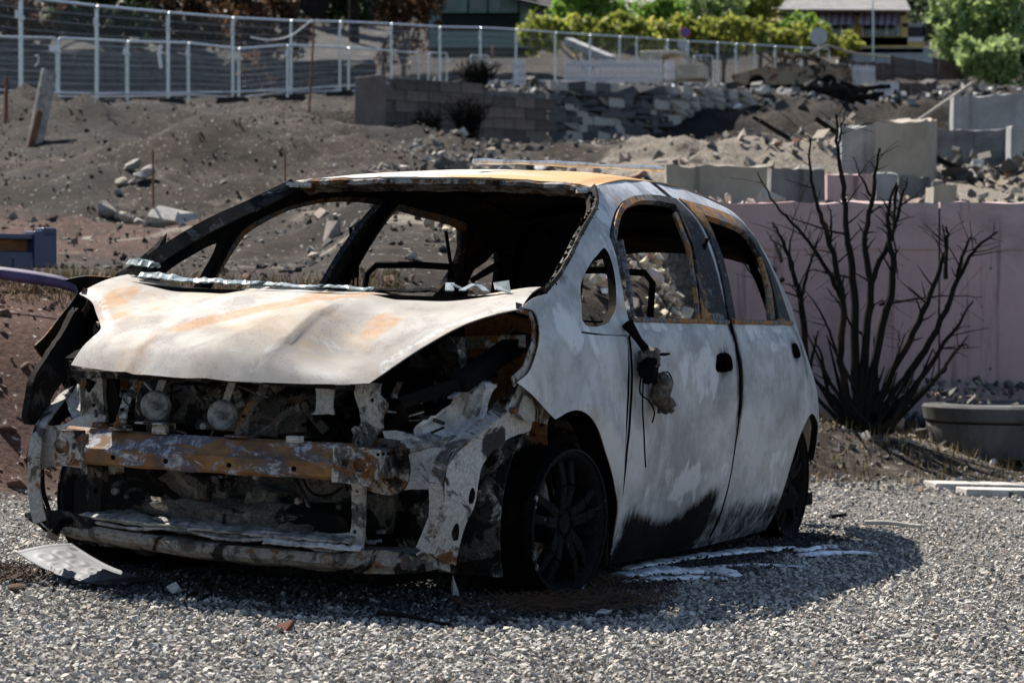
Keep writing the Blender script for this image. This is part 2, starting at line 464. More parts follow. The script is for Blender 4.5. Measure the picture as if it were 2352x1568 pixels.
M_BODY = m_body(); M_HOOD = m_hood(); M_BEAM = m_beam(); M_ROOF = m_roof(); M_DFRAME = m_doorframe()
M_SOOT = m_soot(col=.006, hi=.05); M_CHAR = m_soot('char_black', 0.0035, 0.02, 0.70)
M_FRAME = m_frame('scaled_steel', 0.75, 0.35, 0.35)
M_FRAME_D = m_frame('scaled_steel_sooty', 0.25, 0.35, 0.95, 1.3)
M_FRAME_R = m_frame('scaled_steel_rusty', 0.65, 0.70, 0.45)
M_FRAME_P = m_frame('scaled_steel_pale', 1.15, 0.25, 0.3, 0.8, (0.46, 0.455, 0.45))
M_ENGINE = m_frame('engine_metal_burnt', 0.40, 0.35, 0.55, 1.5, (0.17, 0.148, 0.125))
M_ASH = m_ash(); M_ASH_D = m_ash('grey_ash', (0.10, 0.10, 0.10), (0.34, 0.335, 0.33), 16)
M_MELT = m_ash('melted_housing', (0.36, 0.34, 0.33), (0.66, 0.635, 0.61), 7)
def m_alu():
    n = NT('molten_aluminium')
    f = n.noise(18, 5, 0.6, 0.4)
    n.bump(f, 0.5, 0.01)
    return n.done(n.mix(n.rng(f, 0.35, 0.6), (0.42, 0.44, 0.47), (0.80, 0.82, 0.84)), 0.38, 0.35, 0.5)
M_ALU = m_alu()
def m_glass():
    n = NT('broken_glass')
    n.b.inputs['Transmission Weight'].default_value = 0.55; n.b.inputs['IOR'].default_value = 1.45
    f = n.noise(20, 4, 0.6)
    return n.done(n.mix(n.rng(f, 0.35, 0.65), (0.28, 0.35, 0.36), (0.52, 0.58, 0.59)), 0.22, 0.0, 0.5)
M_GLASS = m_glass()
# ================================================================== ground
def m_ground():
    n = NT('burnt_soil')
    big = n.noise(0.55, 6, 0.62, 0.4); mid = n.noise(4.5, 7, 0.7, 0.3); f = n.noise(32, 6, 0.75)
    soil = n.mix(n.rng(mid, 0.35, 0.65), (0.013, 0.0105, 0.0092), (0.047, 0.037, 0.031))
    soil = n.mix(n.math('MULTIPLY', n.rng(big, 0.48, 0.62), 0.75), soil, n.mix(n.rng(f, .35, .65), (0.008, 0.0074, 0.0072), (0.026, 0.023, 0.0215)))
    red = n.rng(n.math('ADD', n.attr('red'), n.math('MULTIPLY', n.math('SUBTRACT', mid, .5), .8)), .35, .7)
    soil = n.mix(red, soil, n.mix(n.rng(f, .35, .65), (0.045, 0.023, 0.018), (0.105, 0.058, 0.044)))
    ash = n.rng(n.math('ADD', n.attr('ash'), n.math('MULTIPLY', n.math('SUBTRACT', n.noise(1.7, 6, .65), .5), 1.1)), .4, .62)
    soil = n.mix(n.math('MULTIPLY', ash, .9), soil, n.mix(n.rng(f, .35, .65), (0.10, 0.088, 0.076), (0.30, 0.262, 0.215)))
    spk = n.math('MULTIPLY', n.rng(n.noise(21, 3, .5), .64, .69), n.rng(f, .4, .5))
    soil = n.mix(n.math('MULTIPLY', spk, .8), soil, (0.40, 0.385, 0.36))
    gr = n.mix(n.vor(55, out='Color'), (0.15, 0.135, 0.118), (0.30, 0.278, 0.25))
    gr = n.mix(n.rng(n.vor(55), .25, .6), gr, (0.10, 0.097, 0.093))
    c = n.mix(n.attr('gravel'), soil, gr)
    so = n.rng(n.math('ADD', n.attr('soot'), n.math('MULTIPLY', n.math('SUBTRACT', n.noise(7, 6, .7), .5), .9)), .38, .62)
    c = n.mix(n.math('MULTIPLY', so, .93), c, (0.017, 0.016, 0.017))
    n.bump(n.math('ADD', n.math('MULTIPLY', mid, 1.0), n.math('MULTIPLY', f, .6)), 0.8, 0.05)
    return n.done(c, 0.95, 0.0, 0.15)
M_GROUND = m_ground()

FXs = [-8, -4, -2.2, -1, 0, .8, 1.6, 3, 5, 9]; FYs = [9.0, 10.1, 11.15, 12.0, 12.7, 13.4, 14.2, 14.9, 15.2, 15.4]
def foot(x): return cub(x, FXs, FYs)
BLX = [10, 13, 17, 20, 24, 30, 36, 44, 51, 60, 75, 85, 100, 126, 160, 230, 300]
BLZ = [.95, 1.0, 1.15, 1.32, 1.62, 2.2, 2.95, 4.0, 4.80, 5.50, 6.85, 7.85, 9.2, 11.4, 16, 34, 60]
BRX = [10, 13, 17, 20, 24, 30, 36, 44, 52, 60, 70, 79.5, 82.5, 92, 100, 126, 160, 230, 300]
BRZ = [.95, 1.05, 1.45, 1.62, 1.92, 2.45, 2.95, 3.5, 4.1, 4.6, 5.2, 5.8, 7.4, 8.4, 9.2, 11.4, 16, 34, 60]
WALL_Y = 17.0
BUMPS = [(2.9, 29.5, 1.5, 1.1, .42), (4.2, 33, 1.4, 1.2, .40), (1.5, 33, 1.5, 1.2, .25), (5.6, 44, 2.2, 1.5, .45), (8.0, 47, 2.5, 1.5, .40), (-1.4, 19.3, .9, .5, .16), (-3.4, 34, 2.0, 1.3, .55), (-6.0, 40, 1.8, 1.5, .60), (-1.6, 41, 1.4, 1.6, .55), (-8.2, 45, 2.0, 1.5, .5), (-4.6, 28, 1.4, .9, .35), (-2.2, 27, 1.2, .8, .35), (.6, 19.5, .7, .6, .18), (-.6, 24, 1.2, .8, .2)]
def T(x, y, fine=True):
    pad = -.0354 * x
    s = y - foot(x)
    if s <= -.4: return pad
    ang = x / max(y, 1)
    wr = sstep(-.085, -.045, ang)
    yb = lerp(51.7, 54.1, min(1, max(0, (ang + .05) / .063)))
    if y > yb: wr = max(sstep(.006, .016, ang), wr * sstep(yb + .6, yb, y))
    base = lerp(cub(y, BLX, BLZ), cub(y, BRX, BRZ), wr)
    # left bank rises steeply from the gravel, the right side stays low up to the pink wall
    left = pad + (base - pad) * sstep(-.1, 1.5, s) * (.80 + .20 * sstep(1, 3, s))
    low = pad + .26 * sstep(-.1, 2.4, s) + .16 * math.exp(-(((x - 2.0) / .7) ** 2 + ((y - 15.4) / .6) ** 2))
    rightz = low if y < WALL_Y + .10 else max(base, 1.50)
    if y > WALL_Y + .10: rightz = lerp(1.50, base, sstep(17, 20, y)) if base < 1.5 else base
    k = sstep(.75, 1.35, x) if y < WALL_Y + .6 else 1.0
    z = lerp(left, rightz, k)
    if y > WALL_Y + .6 and x < .75: z = base
    if y > 17:
        for bx_, by_, rx_, ry_, h_ in BUMPS:
            r2 = ((x - bx_) / rx_) ** 2 + ((y - by_) / ry_) ** 2
            if r2 < 6: z += h_ * math.exp(-r2) * (1 + .7 * fbm(x * 1.3, y, bx_, .9, 4))
    if fine and s > 0:
        a = .035 * sstep(0, 1, s) + .10 * sstep(17, 26, y) + .10 * sstep(40, 80, y)
        q = fbm(x, y * .8, 0, .75, 6)
        z += a * q + .6 * a * fbm(x, y, 7, 2.2, 4) - .9 * a * abs(fbm(x + 9, y * .6, 3, .5, 4)) * sstep(17, 24, y)
    return z
def red_a(x, y):
    return .75 * sstep(.3, -1.2, x) * sstep(16, 12.6, y) + .62 * sstep(-1.6, -3.2, x + .0 * y) * sstep(16, 19, y) * sstep(30, 24, y)
def ash_a(x, y):
    return .26 * sstep(.08, .40, fbm(x, y * .7, 11, .55, 4)) * sstep(15, 19, y) + .30 * sstep(-1.4, .6, x) * sstep(13, 15, y) * sstep(44, 28, y) + .30 * sstep(13, 18, y) * sstep(30, 22, y) + .34 * sstep(.0, .05, x / max(y, 1)) * sstep(20, 24, y) * sstep(75, 60, y)
def car_soot_shade(x, y):  # soot stain, spread and darkened to deepen the shadow under the car
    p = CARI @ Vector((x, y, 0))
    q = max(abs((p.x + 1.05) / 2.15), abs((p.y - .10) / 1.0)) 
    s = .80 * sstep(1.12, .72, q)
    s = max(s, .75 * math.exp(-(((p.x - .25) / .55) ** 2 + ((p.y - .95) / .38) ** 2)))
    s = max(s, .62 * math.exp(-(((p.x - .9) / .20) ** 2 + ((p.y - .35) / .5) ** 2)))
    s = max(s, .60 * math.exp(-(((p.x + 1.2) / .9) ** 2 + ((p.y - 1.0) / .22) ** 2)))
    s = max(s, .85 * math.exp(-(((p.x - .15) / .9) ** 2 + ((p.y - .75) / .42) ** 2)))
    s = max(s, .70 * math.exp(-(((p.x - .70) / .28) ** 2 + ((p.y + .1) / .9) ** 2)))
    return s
ys = np.concatenate([np.linspace(-14, 4, 12), np.linspace(4.4, 19, 150), np.linspace(19.1, 90, 230), 90 + (np.linspace(.02, 1, 50) ** 1.6) * 210])
ts = np.linspace(-.62, .62, 230)
V = []; red = []; ash = []; grv = []; sot = []
for y in ys:
    wid = max(y, 0) + 9
    for t in ts:
        x = t * wid; z = T(x, y); V.append((x, y, z))
        s = y - foot(x); red.append(red_a(x, y)); ash.append(ash_a(x, y)); grv.append(1 - sstep(-.3, .25, s)); sot.append(car_soot_shade(x, y) if y < 14 else (.25 * sstep(54, 62, y)) + .12 * sstep(24, 34, y) * sstep(.0, -.03, x / y) + .42 * sstep(-.02, .35, fbm(x, y * .8, 5, .42, 4)) * sstep(15, 18, y))
nc = len(ts); V = np.array(V)
I = np.arange(len(ys) - 1)[:, None] * nc + np.arange(nc - 1)[None, :]
F = np.stack([I, I + 1, I + nc + 1, I + nc], -1).reshape(-1, 4)
g = np_mesh('ground', V, F, M_GROUND, None, True, {'red': red, 'ash': ash, 'gravel': grv, 'soot': sot}); tag(g, kind='structure')

# ------------------------------------------------------------------ stones as numpy hulls
def hull_variants(n, npts, seed, flat=1.0, boxy=False):
    out = []; rr = random.Random(seed)
    for i in range(n):
        bm = bmesh.new()
        for k in range(npts):
            if boxy: p = Vector([math.copysign(rr.uniform(.6, 1), rr.uniform(-1, 1)) for _ in range(3)])
            else: p = Vector((rr.gauss(0, 1), rr.gauss(0, 1), rr.gauss(0, 1))).normalized() * rr.uniform(.7, 1)
            p.z *= flat; p.y *= rr.uniform(.75, 1); bm.verts.new(p)
        r = bmesh.ops.convex_hull(bm, input=bm.verts)
        bmesh.ops.delete(bm, geom=[v for v in bm.verts if not v.link_faces], context='VERTS')
        bmesh.ops.triangulate(bm, faces=bm.faces); bm.verts.index_update()
        out.append((np.array([v.co[:] for v in bm.verts]), np.array([[v.index for v in f.verts] for f in bm.faces]))); bm.free()
    return out
def rand_rot(rg, n, tilt=1.0):
    """random rotations; tilt 0 = only about z"""
    a = rg.uniform(0, 2*np.pi, n); b = rg.normal(0, .5 * tilt, n); c = rg.normal(0, .5 * tilt, n)
    ca, sa, cb, sb, cc, sc = np.cos(a), np.sin(a), np.cos(b), np.sin(b), np.cos(c), np.sin(c)
    R = np.zeros((n, 3, 3))
    R[:, 0, 0] = ca*cb; R[:, 0, 1] = ca*sb*sc - sa*cc; R[:, 0, 2] = ca*sb*cc + sa*sc
    R[:, 1, 0] = sa*cb; R[:, 1, 1] = sa*sb*sc + ca*cc; R[:, 1, 2] = sa*sb*cc - ca*sc
    R[:, 2, 0] = -sb; R[:, 2, 1] = cb*sc; R[:, 2, 2] = cb*cc
    return R
def scatter(name, pos, size, variants, mat, seed, tilt=1.0, attrs=None, parent=None):
    rg = np.random.default_rng(seed); n = len(pos); R = rand_rot(rg, n, tilt)
    vid = rg.integers(0, len(variants), n); VV = []; TT = []; base = 0; AT = {k: [] for k in (attrs or {})}; rnd_ = []
    tint = rg.uniform(0, 1, n)
    for k, (v, t) in enumerate(variants):
        ix = np.where(vid == k)[0]
        if not len(ix): continue
        P = np.einsum('nij,vj->nvi', R[ix], v) * size[ix][:, None, None] + pos[ix][:, None, :]
        VV.append(P.reshape(-1, 3)); m = len(v)
        TT.append((t[None] + (np.arange(len(ix)) * m)[:, None, None] + base).reshape(-1, 3)); base += len(ix) * m
        rnd_.append(np.repeat(tint[ix], m))
        for kk, a in (attrs or {}).items(): AT[kk].append(np.repeat(a[ix], m))
    at_ = {kk: np.concatenate(a) for kk, a in AT.items()}; at_['tint'] = np.concatenate(rnd_)
    return np_mesh(name, np.concatenate(VV), np.concatenate(TT), mat, parent, False, at_)
def m_gravel():
    n = NT('gravel_stone')
    t = n.attr('tint'); f = n.noise(60, 5, .7)
    c = n.ramp(t, [(0, (.15, .145, .138)), (.3, (.34, .328, .308)), (.62, (.49, .468, .43)), (.88, (.60, .562, .50)), (.95, (.36, .265, .21)), (1, (.70, .68, .65))])
    c = n.mix(n.math('MULTIPLY', n.rng(f, .45, .65), .35), c, (.17, .165, .16))
    c = n.mix(n.math('MULTIPLY', n.rng(n.noise(1.3, 6, .7, .6), .47, .66), .40), c, (.19, .165, .138))
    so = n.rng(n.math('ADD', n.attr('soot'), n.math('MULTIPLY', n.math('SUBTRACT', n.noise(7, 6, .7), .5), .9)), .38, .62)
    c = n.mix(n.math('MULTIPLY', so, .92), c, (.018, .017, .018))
    return n.done(c, .88, 0, .3)
M_GRAVEL = m_gravel()
GV = hull_variants(16, 9, 3, .60)
rg = np.random.default_rng(4)
# density falls off with distance; always denser than the eye can count
P = []; S = []
for (y0, y1, dens, s0, s1) in ((4.9, 7.6, 3500, .0065, .0195), (7.6, 9.6, 2600, .0070, .018), (9.6, 12.0, 1050, .008, .018), (12.0, 15.4, 480, .009, .021)):
    xa, xb = -.30 * y1 - .9, .30 * y1 + .9
    n = int(dens * (y1 - y0) * (xb - xa)); x = rg.uniform(xa, xb, n); y = rg.uniform(y0, y1, n)
    k = (np.abs(x) < .235 * y + .9); x = x[k]; y = y[k]
    ft = np.array([foot(a) for a in x]); k = y < ft + .25 * rg.uniform(0, 1, len(x)); x = x[k]; y = y[k]
    sz = s0 + (s1 - s0) * rg.beta(1.0, 3.4, len(x))
    z = -.0354 * x + sz * .30 + rg.uniform(-.003, .009, len(x)) + .10 * np.clip(y - np.array([foot(a) for a in x]) + .1, 0, 1)
    P.append(np.stack([x, y, z], 1)); S.append(sz)
P = np.concatenate(P); S = np.concatenate(S)
sot = np.array([car_soot_shade(a, b) for a, b, _ in P])
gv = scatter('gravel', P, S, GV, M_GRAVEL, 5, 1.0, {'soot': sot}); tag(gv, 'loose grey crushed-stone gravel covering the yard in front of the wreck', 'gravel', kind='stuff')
print('gravel', len(P), len(gv.data.polygons))
# ================================================================== materials of the surroundings
M_GALV = plain('galvanised_tube', (.55, .58, .60), .35, .2, 20, .75)
M_WIRE = plain('galvanised_wire', (.34, .35, .36), .5, .2, 20, .3)
M_RUBBER = plain('black_rubber_foot', (.02, .02, .022), .8, .3)
M_WHITE = plain('white_tag', (.75, .76, .78), .6, .1)
def m_concrete(name, a, b, stain=.5, pink=None):
    n = NT(name)
    big = n.noise(1.7, 7, .72, .6); f = n.noise(30, 6, .72); st = n.noise(1.0, 6, .7, .2, n.mapping((7, 7, .5)))
    c = n.mix(n.rng(big, .35, .65), a, b)
    if pink: c = n.mix(n.math('MULTIPLY', n.rng(n.noise(.8, 5, .6, .4, n.mapping((1, 1, 1), (0, 0, 0), (4, 1, 2))), .40, .60), .8), c, pink)
    c = n.mix(n.math('MULTIPLY', n.rng(st, .55, .72), stain), c, tuple(x * .38 for x in a))
    c = n.mix(n.math('MULTIPLY', n.rng(f, .62, .72), .5), c, tuple(x * .35 for x in a))
    n.bump(f, .4, .01)
    return n.done(c, .9, 0, .25)
M_PINK = m_concrete('pink_concrete', (.25, .195, .20), (.43, .34, .34), .75, (.49, .33, .325))
M_CONC = m_concrete('grey_concrete', (.24, .245, .255), (.36, .365, .37), .45)
M_TAN = m_concrete('tan_concrete', (.25, .225, .19), (.36, .325, .275), .55)
M_CONC_D = m_concrete('sooty_concrete', (.10, .10, .105), (.20, .20, .205), .6)
M_WELL = m_concrete('well_concrete', (.055, .058, .06), (.12, .122, .125), .5)
M_BLOCK = [m_concrete('block_a', (.095, .08, .07), (.16, .135, .118), .6), m_concrete('block_b', (.13, .102, .09), (.20, .16, .142), .55), m_concrete('block_c', (.065, .058, .053), (.115, .10, .09), .6)]
M_MORTAR = plain('mortar', (.13, .125, .12), .95, .3, 9)
M_STONE = [plain('wall_stone_a', (.115, .115, .12), .9, .45, 5, 0, .5), plain('wall_stone_b', (.27, .25, .225), .9, .4, 5, 0, .5), plain('wall_stone_c', (.075, .075, .082), .9, .4, 5, 0, .5), plain('wall_stone_d', (.40, .375, .345), .9, .35, 5, 0, .5)]
M_PALE_ST = [plain('pale_stone_a', (.42, .40, .37), .9, .3, 7, 0, .4), plain('pale_stone_b', (.27, .255, .235), .9, .35, 7, 0, .4), plain('pale_stone_c', (.33, .29, .235), .9, .35, 7, 0, .4)]
M_CHARWOOD = m_soot('charred_wood', .012, .05, .62)
M_OLDWOOD = plain('weathered_wood', (.30, .27, .24), .85, .4, 12)
M_RUSTIRON = plain('rusty_iron', (.17, .075, .035), .85, .4, 12)

def scrap_mat(name):
    n = NT(name); t = n.attr('tint'); f = n.noise(9, 5, .7)
    c = n.ramp(t, [(0, (.035, .033, .033)), (.25, (.10, .095, .09)), (.5, (.19, .165, .14)), (.68, (.30, .265, .215)), (.82, (.40, .375, .345)), (.92, (.22, .105, .07)), (1, (.60, .59, .58))])
    c = n.mix(n.math('MULTIPLY', n.rng(f, .45, .65), .4), c, (.09, .085, .08)); n.bump(f, .4, .02)
    return n.done(c, .9, 0, .25)
M_SCRAP = scrap_mat('burnt_debris')
def light_scrap():
    n = NT('masonry_debris'); t = n.attr('tint'); f = n.noise(9, 5, .7)
    c = n.ramp(t, [(0, (.05, .047, .045)), (.2, (.24, .205, .165)), (.45, (.48, .40, .29)), (.7, (.62, .54, .40)), (.85, (.68, .64, .58)), (.93, (.32, .16, .11)), (1, (.80, .79, .78))])
    c = n.mix(n.math('MULTIPLY', n.rng(f, .45, .65), .4), c, (.12, .11, .10)); n.bump(f, .4, .02)
    return n.done(c, .9, 0, .25)
M_SCRAPL = light_scrap()
def grey_scrap():
    n = NT('grey_debris'); t = n.attr('tint')
    return n.done(n.ramp(t, [(0, (.03, .03, .03)), (.4, (.10, .098, .095)), (.75, (.22, .215, .21)), (.93, (.36, .35, .34)), (1, (.65, .65, .65))]), .9, 0, .25)
M_SCRAPU = grey_scrap()
def dark_scrap():
    n = NT('charred_debris'); t = n.attr('tint')
    c = n.ramp(t, [(0, (.022, .021, .021)), (.5, (.07, .065, .062)), (.8, (.14, .128, .118)), (.93, (.26, .24, .22)), (1, (.55, .55, .55))])
    return n.done(c, .9, 0, .25)
M_SCRAPD = dark_scrap()
HV = hull_variants(12, 10, 17, .7); BV = hull_variants(8, 14, 23, .35, True)
def heap(name, xr, yr_, n, s0, s1, mat, seed, label, cat, dens=None, lift=.3, tilt=1.5, zoff=0, var=None):
    rg = np.random.default_rng(seed); x = rg.uniform(*xr, n); y = rg.uniform(*yr_, n)
    if dens is not None:
        k = np.array([dens(a, b) for a, b in zip(x, y)]) > rg.uniform(0, 1, n); x = x[k]; y = y[k]
    sz = s0 + (s1 - s0) * rg.beta(1.1, 4, len(x))
    z = np.array([T(a, b) for a, b in zip(x, y)]) + sz * lift + zoff
    o = scatter(name, np.stack([x, y, z], 1), sz, var or (HV + BV[:4]), mat, seed, tilt)
    return tag(o, label, cat, kind='stuff')

# ------------------------------------------------------------------ loose stones and debris on the slopes
heap('slope_stones', (-14, 1), (13.5, 58), 5200, .012, .07, M_SCRAP, 31, 'small pale stones strewn over the burnt embankment', 'stones', lambda x, y: .25 + .75 * (abs(x) < .24 * y) * (x < .02 * y))
heap('slope_debris', (-1.5, 15), (18, 78), 26000, .012, .17, M_SCRAP, 32, 'ashy debris and rubble strewn over the terraces behind the car', 'rubble', lambda x, y: (.25 + .75 * (fbm(x, y, 3, .35, 3) > -.05)) * (abs(x) < .235 * y))
def pile_d(cx, cy, rx, ry): return lambda x, y: 1.2 - ((x - cx) / rx) ** 2 - ((y - cy) / ry) ** 2
heap('rubble_heap', (-.6, 1.6), (14.3, 18.6), 3200, .02, .10, M_SCRAPL, 33, 'heap of tan and white broken masonry seen through the side windows', 'rubble', pile_d(.8, 16.4, 1.3, 2.2), 1.6, var=HV)
heap('rubble_strip', (1.2, 6), (15.9, 16.95), 480, .02, .10, M_SCRAP, 34, 'low strip of broken debris along the foot of the pink wall', 'rubble', None, .8)
heap('wall_top_rubble', (1.0, 6.5), (17.25, 19.2), 800, .02, .12, M_SCRAP, 35, 'rubble lying along the top edge of the pink wall', 'rubble', None, .4)
heap('upper_rubble', (-9, 20), (82, 122), 9000, .06, .42, M_SCRAPU, 36, 'dark burnt rubble covering the slope beyond the mesh fence', 'rubble', None, .4)
heap('collapsed_house_rubble', (4.2, 9), (24.5, 33), 1300, .03, .16, M_SCRAPD, 37, 'charred rubble filling the ruined cellar on the right', 'rubble', pile_d(6.0, 28.5, 1.7, 4.5), 1.2)
heap('terrace_rubble', (6.5, 16), (58, 80), 1100, .06, .4, M_SCRAPD, 38, 'dark rubble tumbling down from the end of the dry stone wall', 'rubble', None, .6)

heap('embankment_clods', (-13, 2), (15, 56), 9000, .010, .06, plain('dark_soil_clod', (.046, .038, .033), .95, .5, 9, 0, .6), 41, 'dark clods and crumbs of burnt soil on the embankment', 'soil', lambda x, y: (abs(x) < .235 * y) * (x < .03 * y), .25)
# pale boulders heaped on the embankment
def rock_mesh(name, seed, mat, npts=14, flat=.75):
    v, t = hull_variants(1, npts, seed, flat)[0]
    me = bpy.data.meshes.new(name); me.from_pydata(v.tolist(), [], t.tolist()); me.materials.append(mat)
    me.polygons.foreach_set('use_smooth', [False] * len(me.polygons)); return me
RM = [rock_mesh('stone_shape', 100 + i, M_PALE_ST[i % 3], 26) for i in range(6)]
rr = random.Random(40)
for i in range(30):
    u = 232 + 120 * rr.random(); v = 352 + 70 * rr.random() + .25 * (u - 232); d = 33 - (v - 350) * .09
    p = at(u, v, d); z = T(p.x, p.y)
    o = bpy.data.objects.new('boulder', RM[i % 6]); COL.objects.link(o); s = rr.uniform(.045, .13)
    o.location = (p.x, p.y, z + s * .45); o.scale = (s * rr.uniform(.9, 1.4), s, s * .8); o.rotation_euler = (rr.uniform(-.5, .5), rr.uniform(-.5, .5), rr.uniform(0, 6))
    tag(o, 'pale rounded stone in the heap half-way up the dark embankment', 'stone', 'pale stones heaped on the embankment')
for (u, v, d, s, lab) in ((372, 500, 24, .20, 'large pale jagged rock at the foot of the embankment'), (420, 470, 26, .14, 'grey rock lying behind the pale jagged one at the embankment foot'), (950, 545, 21, .22, 'big purplish-grey rock behind the far rear window of the wreck')):
    p = at(u, v, d); o = bpy.data.objects.new('rock', rock_mesh('rock', int(u), M_PALE_ST[0 if u < 900 else 1], 20)); COL.objects.link(o); o.location = (p.x, p.y, T(p.x, p.y) + s * .4); o.scale = (s * 1.3, s, s); tag(o, lab, 'rock')

# ------------------------------------------------------------------ pink retaining wall
w = empty('retaining_wall', (1.25, WALL_Y, 0), 0, 'long pinkish concrete retaining wall behind the charred shrub', 'wall')
WX = [0, 1.52, 2.63, 3.72, 5.0, 6.4, 8.0]
for a, b in zip(WX[:-1], WX[1:]):
    mb = MB(); mb.box(((a + b) / 2, .12, .75), (b - a - .012, .24, 1.66)); o = mb.build('wall_panel', M_PINK, w)
    bm = bmesh.new(); bm.from_mesh(o.data); bmesh.ops.subdivide_edges(bm, edges=bm.edges, cuts=15, use_grid_fill=True)
    for v_ in bm.verts: v_.co += Vector((0, .006 * fbm(v_.co.x, v_.co.z, a, 2.5, 3), .022 * sstep(1.45, 1.58, v_.co.z) * (fbm(v_.co.x, v_.co.y, a, 6, 3) - .3)))
    bm.to_mesh(o.data); bm.free()
    for zz in (1.28,):
        mb = MB(); mb.box(((a + b) / 2, -.004, zz), (b - a - .03, .012, .012)); mb.build('formwork_ridge', M_PINK, w)
    for xx in (.3, .7):
        for zz in (.5, 1.15):
            mb = MB(); mb.cyl((lerp(a, b, xx), -.003, zz), (lerp(a, b, xx), .02, zz), .012, 8); mb.build('tie_hole', M_CONC_D, w)
mb = MB(); mb.box((4.0, .14, .74), (8.0, .18, 1.60)); mb.build('wall_core', M_CONC_D, w)

# ------------------------------------------------------------------ concrete well ring on the right
p = at(2360, 1045, 16.0); wl = empty('well_ring', (p.x, p.y, T(p.x, p.y) - .02), 0, 'round grey concrete well ring with a lid joint beside the shrub', 'well')
mb = MB(); mb.lathe([(.42, 0), (.575, 0), (.60, .10), (.615, .20), (.615, .205), (.42, .205)], 48, axis='z', close=True); mb.build('lower_ring', M_WELL, wl, True)
mb = MB(); mb.lathe([(.0, .212), (.605, .212), (.625, .225), (.64, .30), (.625, .315), (.50, .318), (.48, .30), (.0, .30)], 48, axis='z'); mb.build('lid', M_WELL, wl, True)
heap('well_debris', (p.x - .8, p.x + 1.2), (p.y - .1, p.y + 1.0), 260, .015, .06, M_SCRAP, 44, 'pale broken bits piled on and behind the well ring', 'debris', None, .5, zoff=.26)
for i, (u0, v0, L, ww) in enumerate(((2262, 1064, 1.2, .25), (2300, 1076, 1.0, .2))):
    q = at(u0 + 120, v0, 14.2 - .45 * i); mb = MB(); mb.box((0, 0, .02), (L, ww, .04)); o = mb.build('paving_slab', M_PALE_ST[0], None, False, .005); o.location = (q.x, q.y, T(q.x, q.y) - .0); o.rotation_euler = (0, 0.03, .12); tag(o, ['pale flat slab lying on the gravel in front of the well ring', 'second pale slab on the gravel, the nearer one by the well ring'][i], 'slab')

# ------------------------------------------------------------------ the charred shrub
def branch_tubes(root, specs, d0, mat, seed, px=1.0, spread=.35):
    """each limb is a bent tapering tube through picture points at about the same depth"""
    rr = random.Random(seed)
    for pts, r0 in specs:
        dd = rr.uniform(-spread, spread)
        P = [at(u, v, d0 + dd * (i / max(1, len(pts) - 1))) - root.location for i, (u, v) in enumerate(pts)]
        C = catmull3(P, 5) if len(P) > 2 else [P[0].lerp(P[1], t / 5) for t in range(6)]
        n = len(C); R = [max(.0025, r0 * (1 - .8 * i / (n - 1))) for i in range(n)]
        C = [c + Vector((rr.gauss(0, .004), rr.gauss(0, .004), rr.gauss(0, .003))) if 0 < i < n - 1 else c for i, c in enumerate(C)]
        mb = MB(); mb.tube(C, R, 6)
        # short side twigs
        for k in range(int(n * .6)):
            i = rr.randrange(n // 3, n - 1); c = Vector(C[i]); dr = (Vector(C[i+1]) - c).normalized()
            sd = dr.cross(Vector((0, 1, 0))).normalized() * rr.choice((-1, 1)); L = rr.choice((.03, .05, .08, .13, .22)) * rr.uniform(.7, 1.2) * px
            e = c + (dr * rr.uniform(.3, .9) + sd * rr.uniform(.4, 1) + Vector((0, rr.uniform(-.5, .5), 0))).normalized() * L
            mid = c.lerp(e, .55) + Vector((0, 0, rr.uniform(-.01, .015))); mb.tube([c, mid, e], [R[i] * .38, R[i] * .25, .0015], 5)
        mb.build('branch', mat, root, True)
p = at(2000, 985, 15.45); sh = empty('charred_shrub', (p.x, p.y, T(p.x, p.y)), 0, 'tall leafless charred shrub of many black stems before the pink wall', 'shrub')
b0 = (1985, 965)
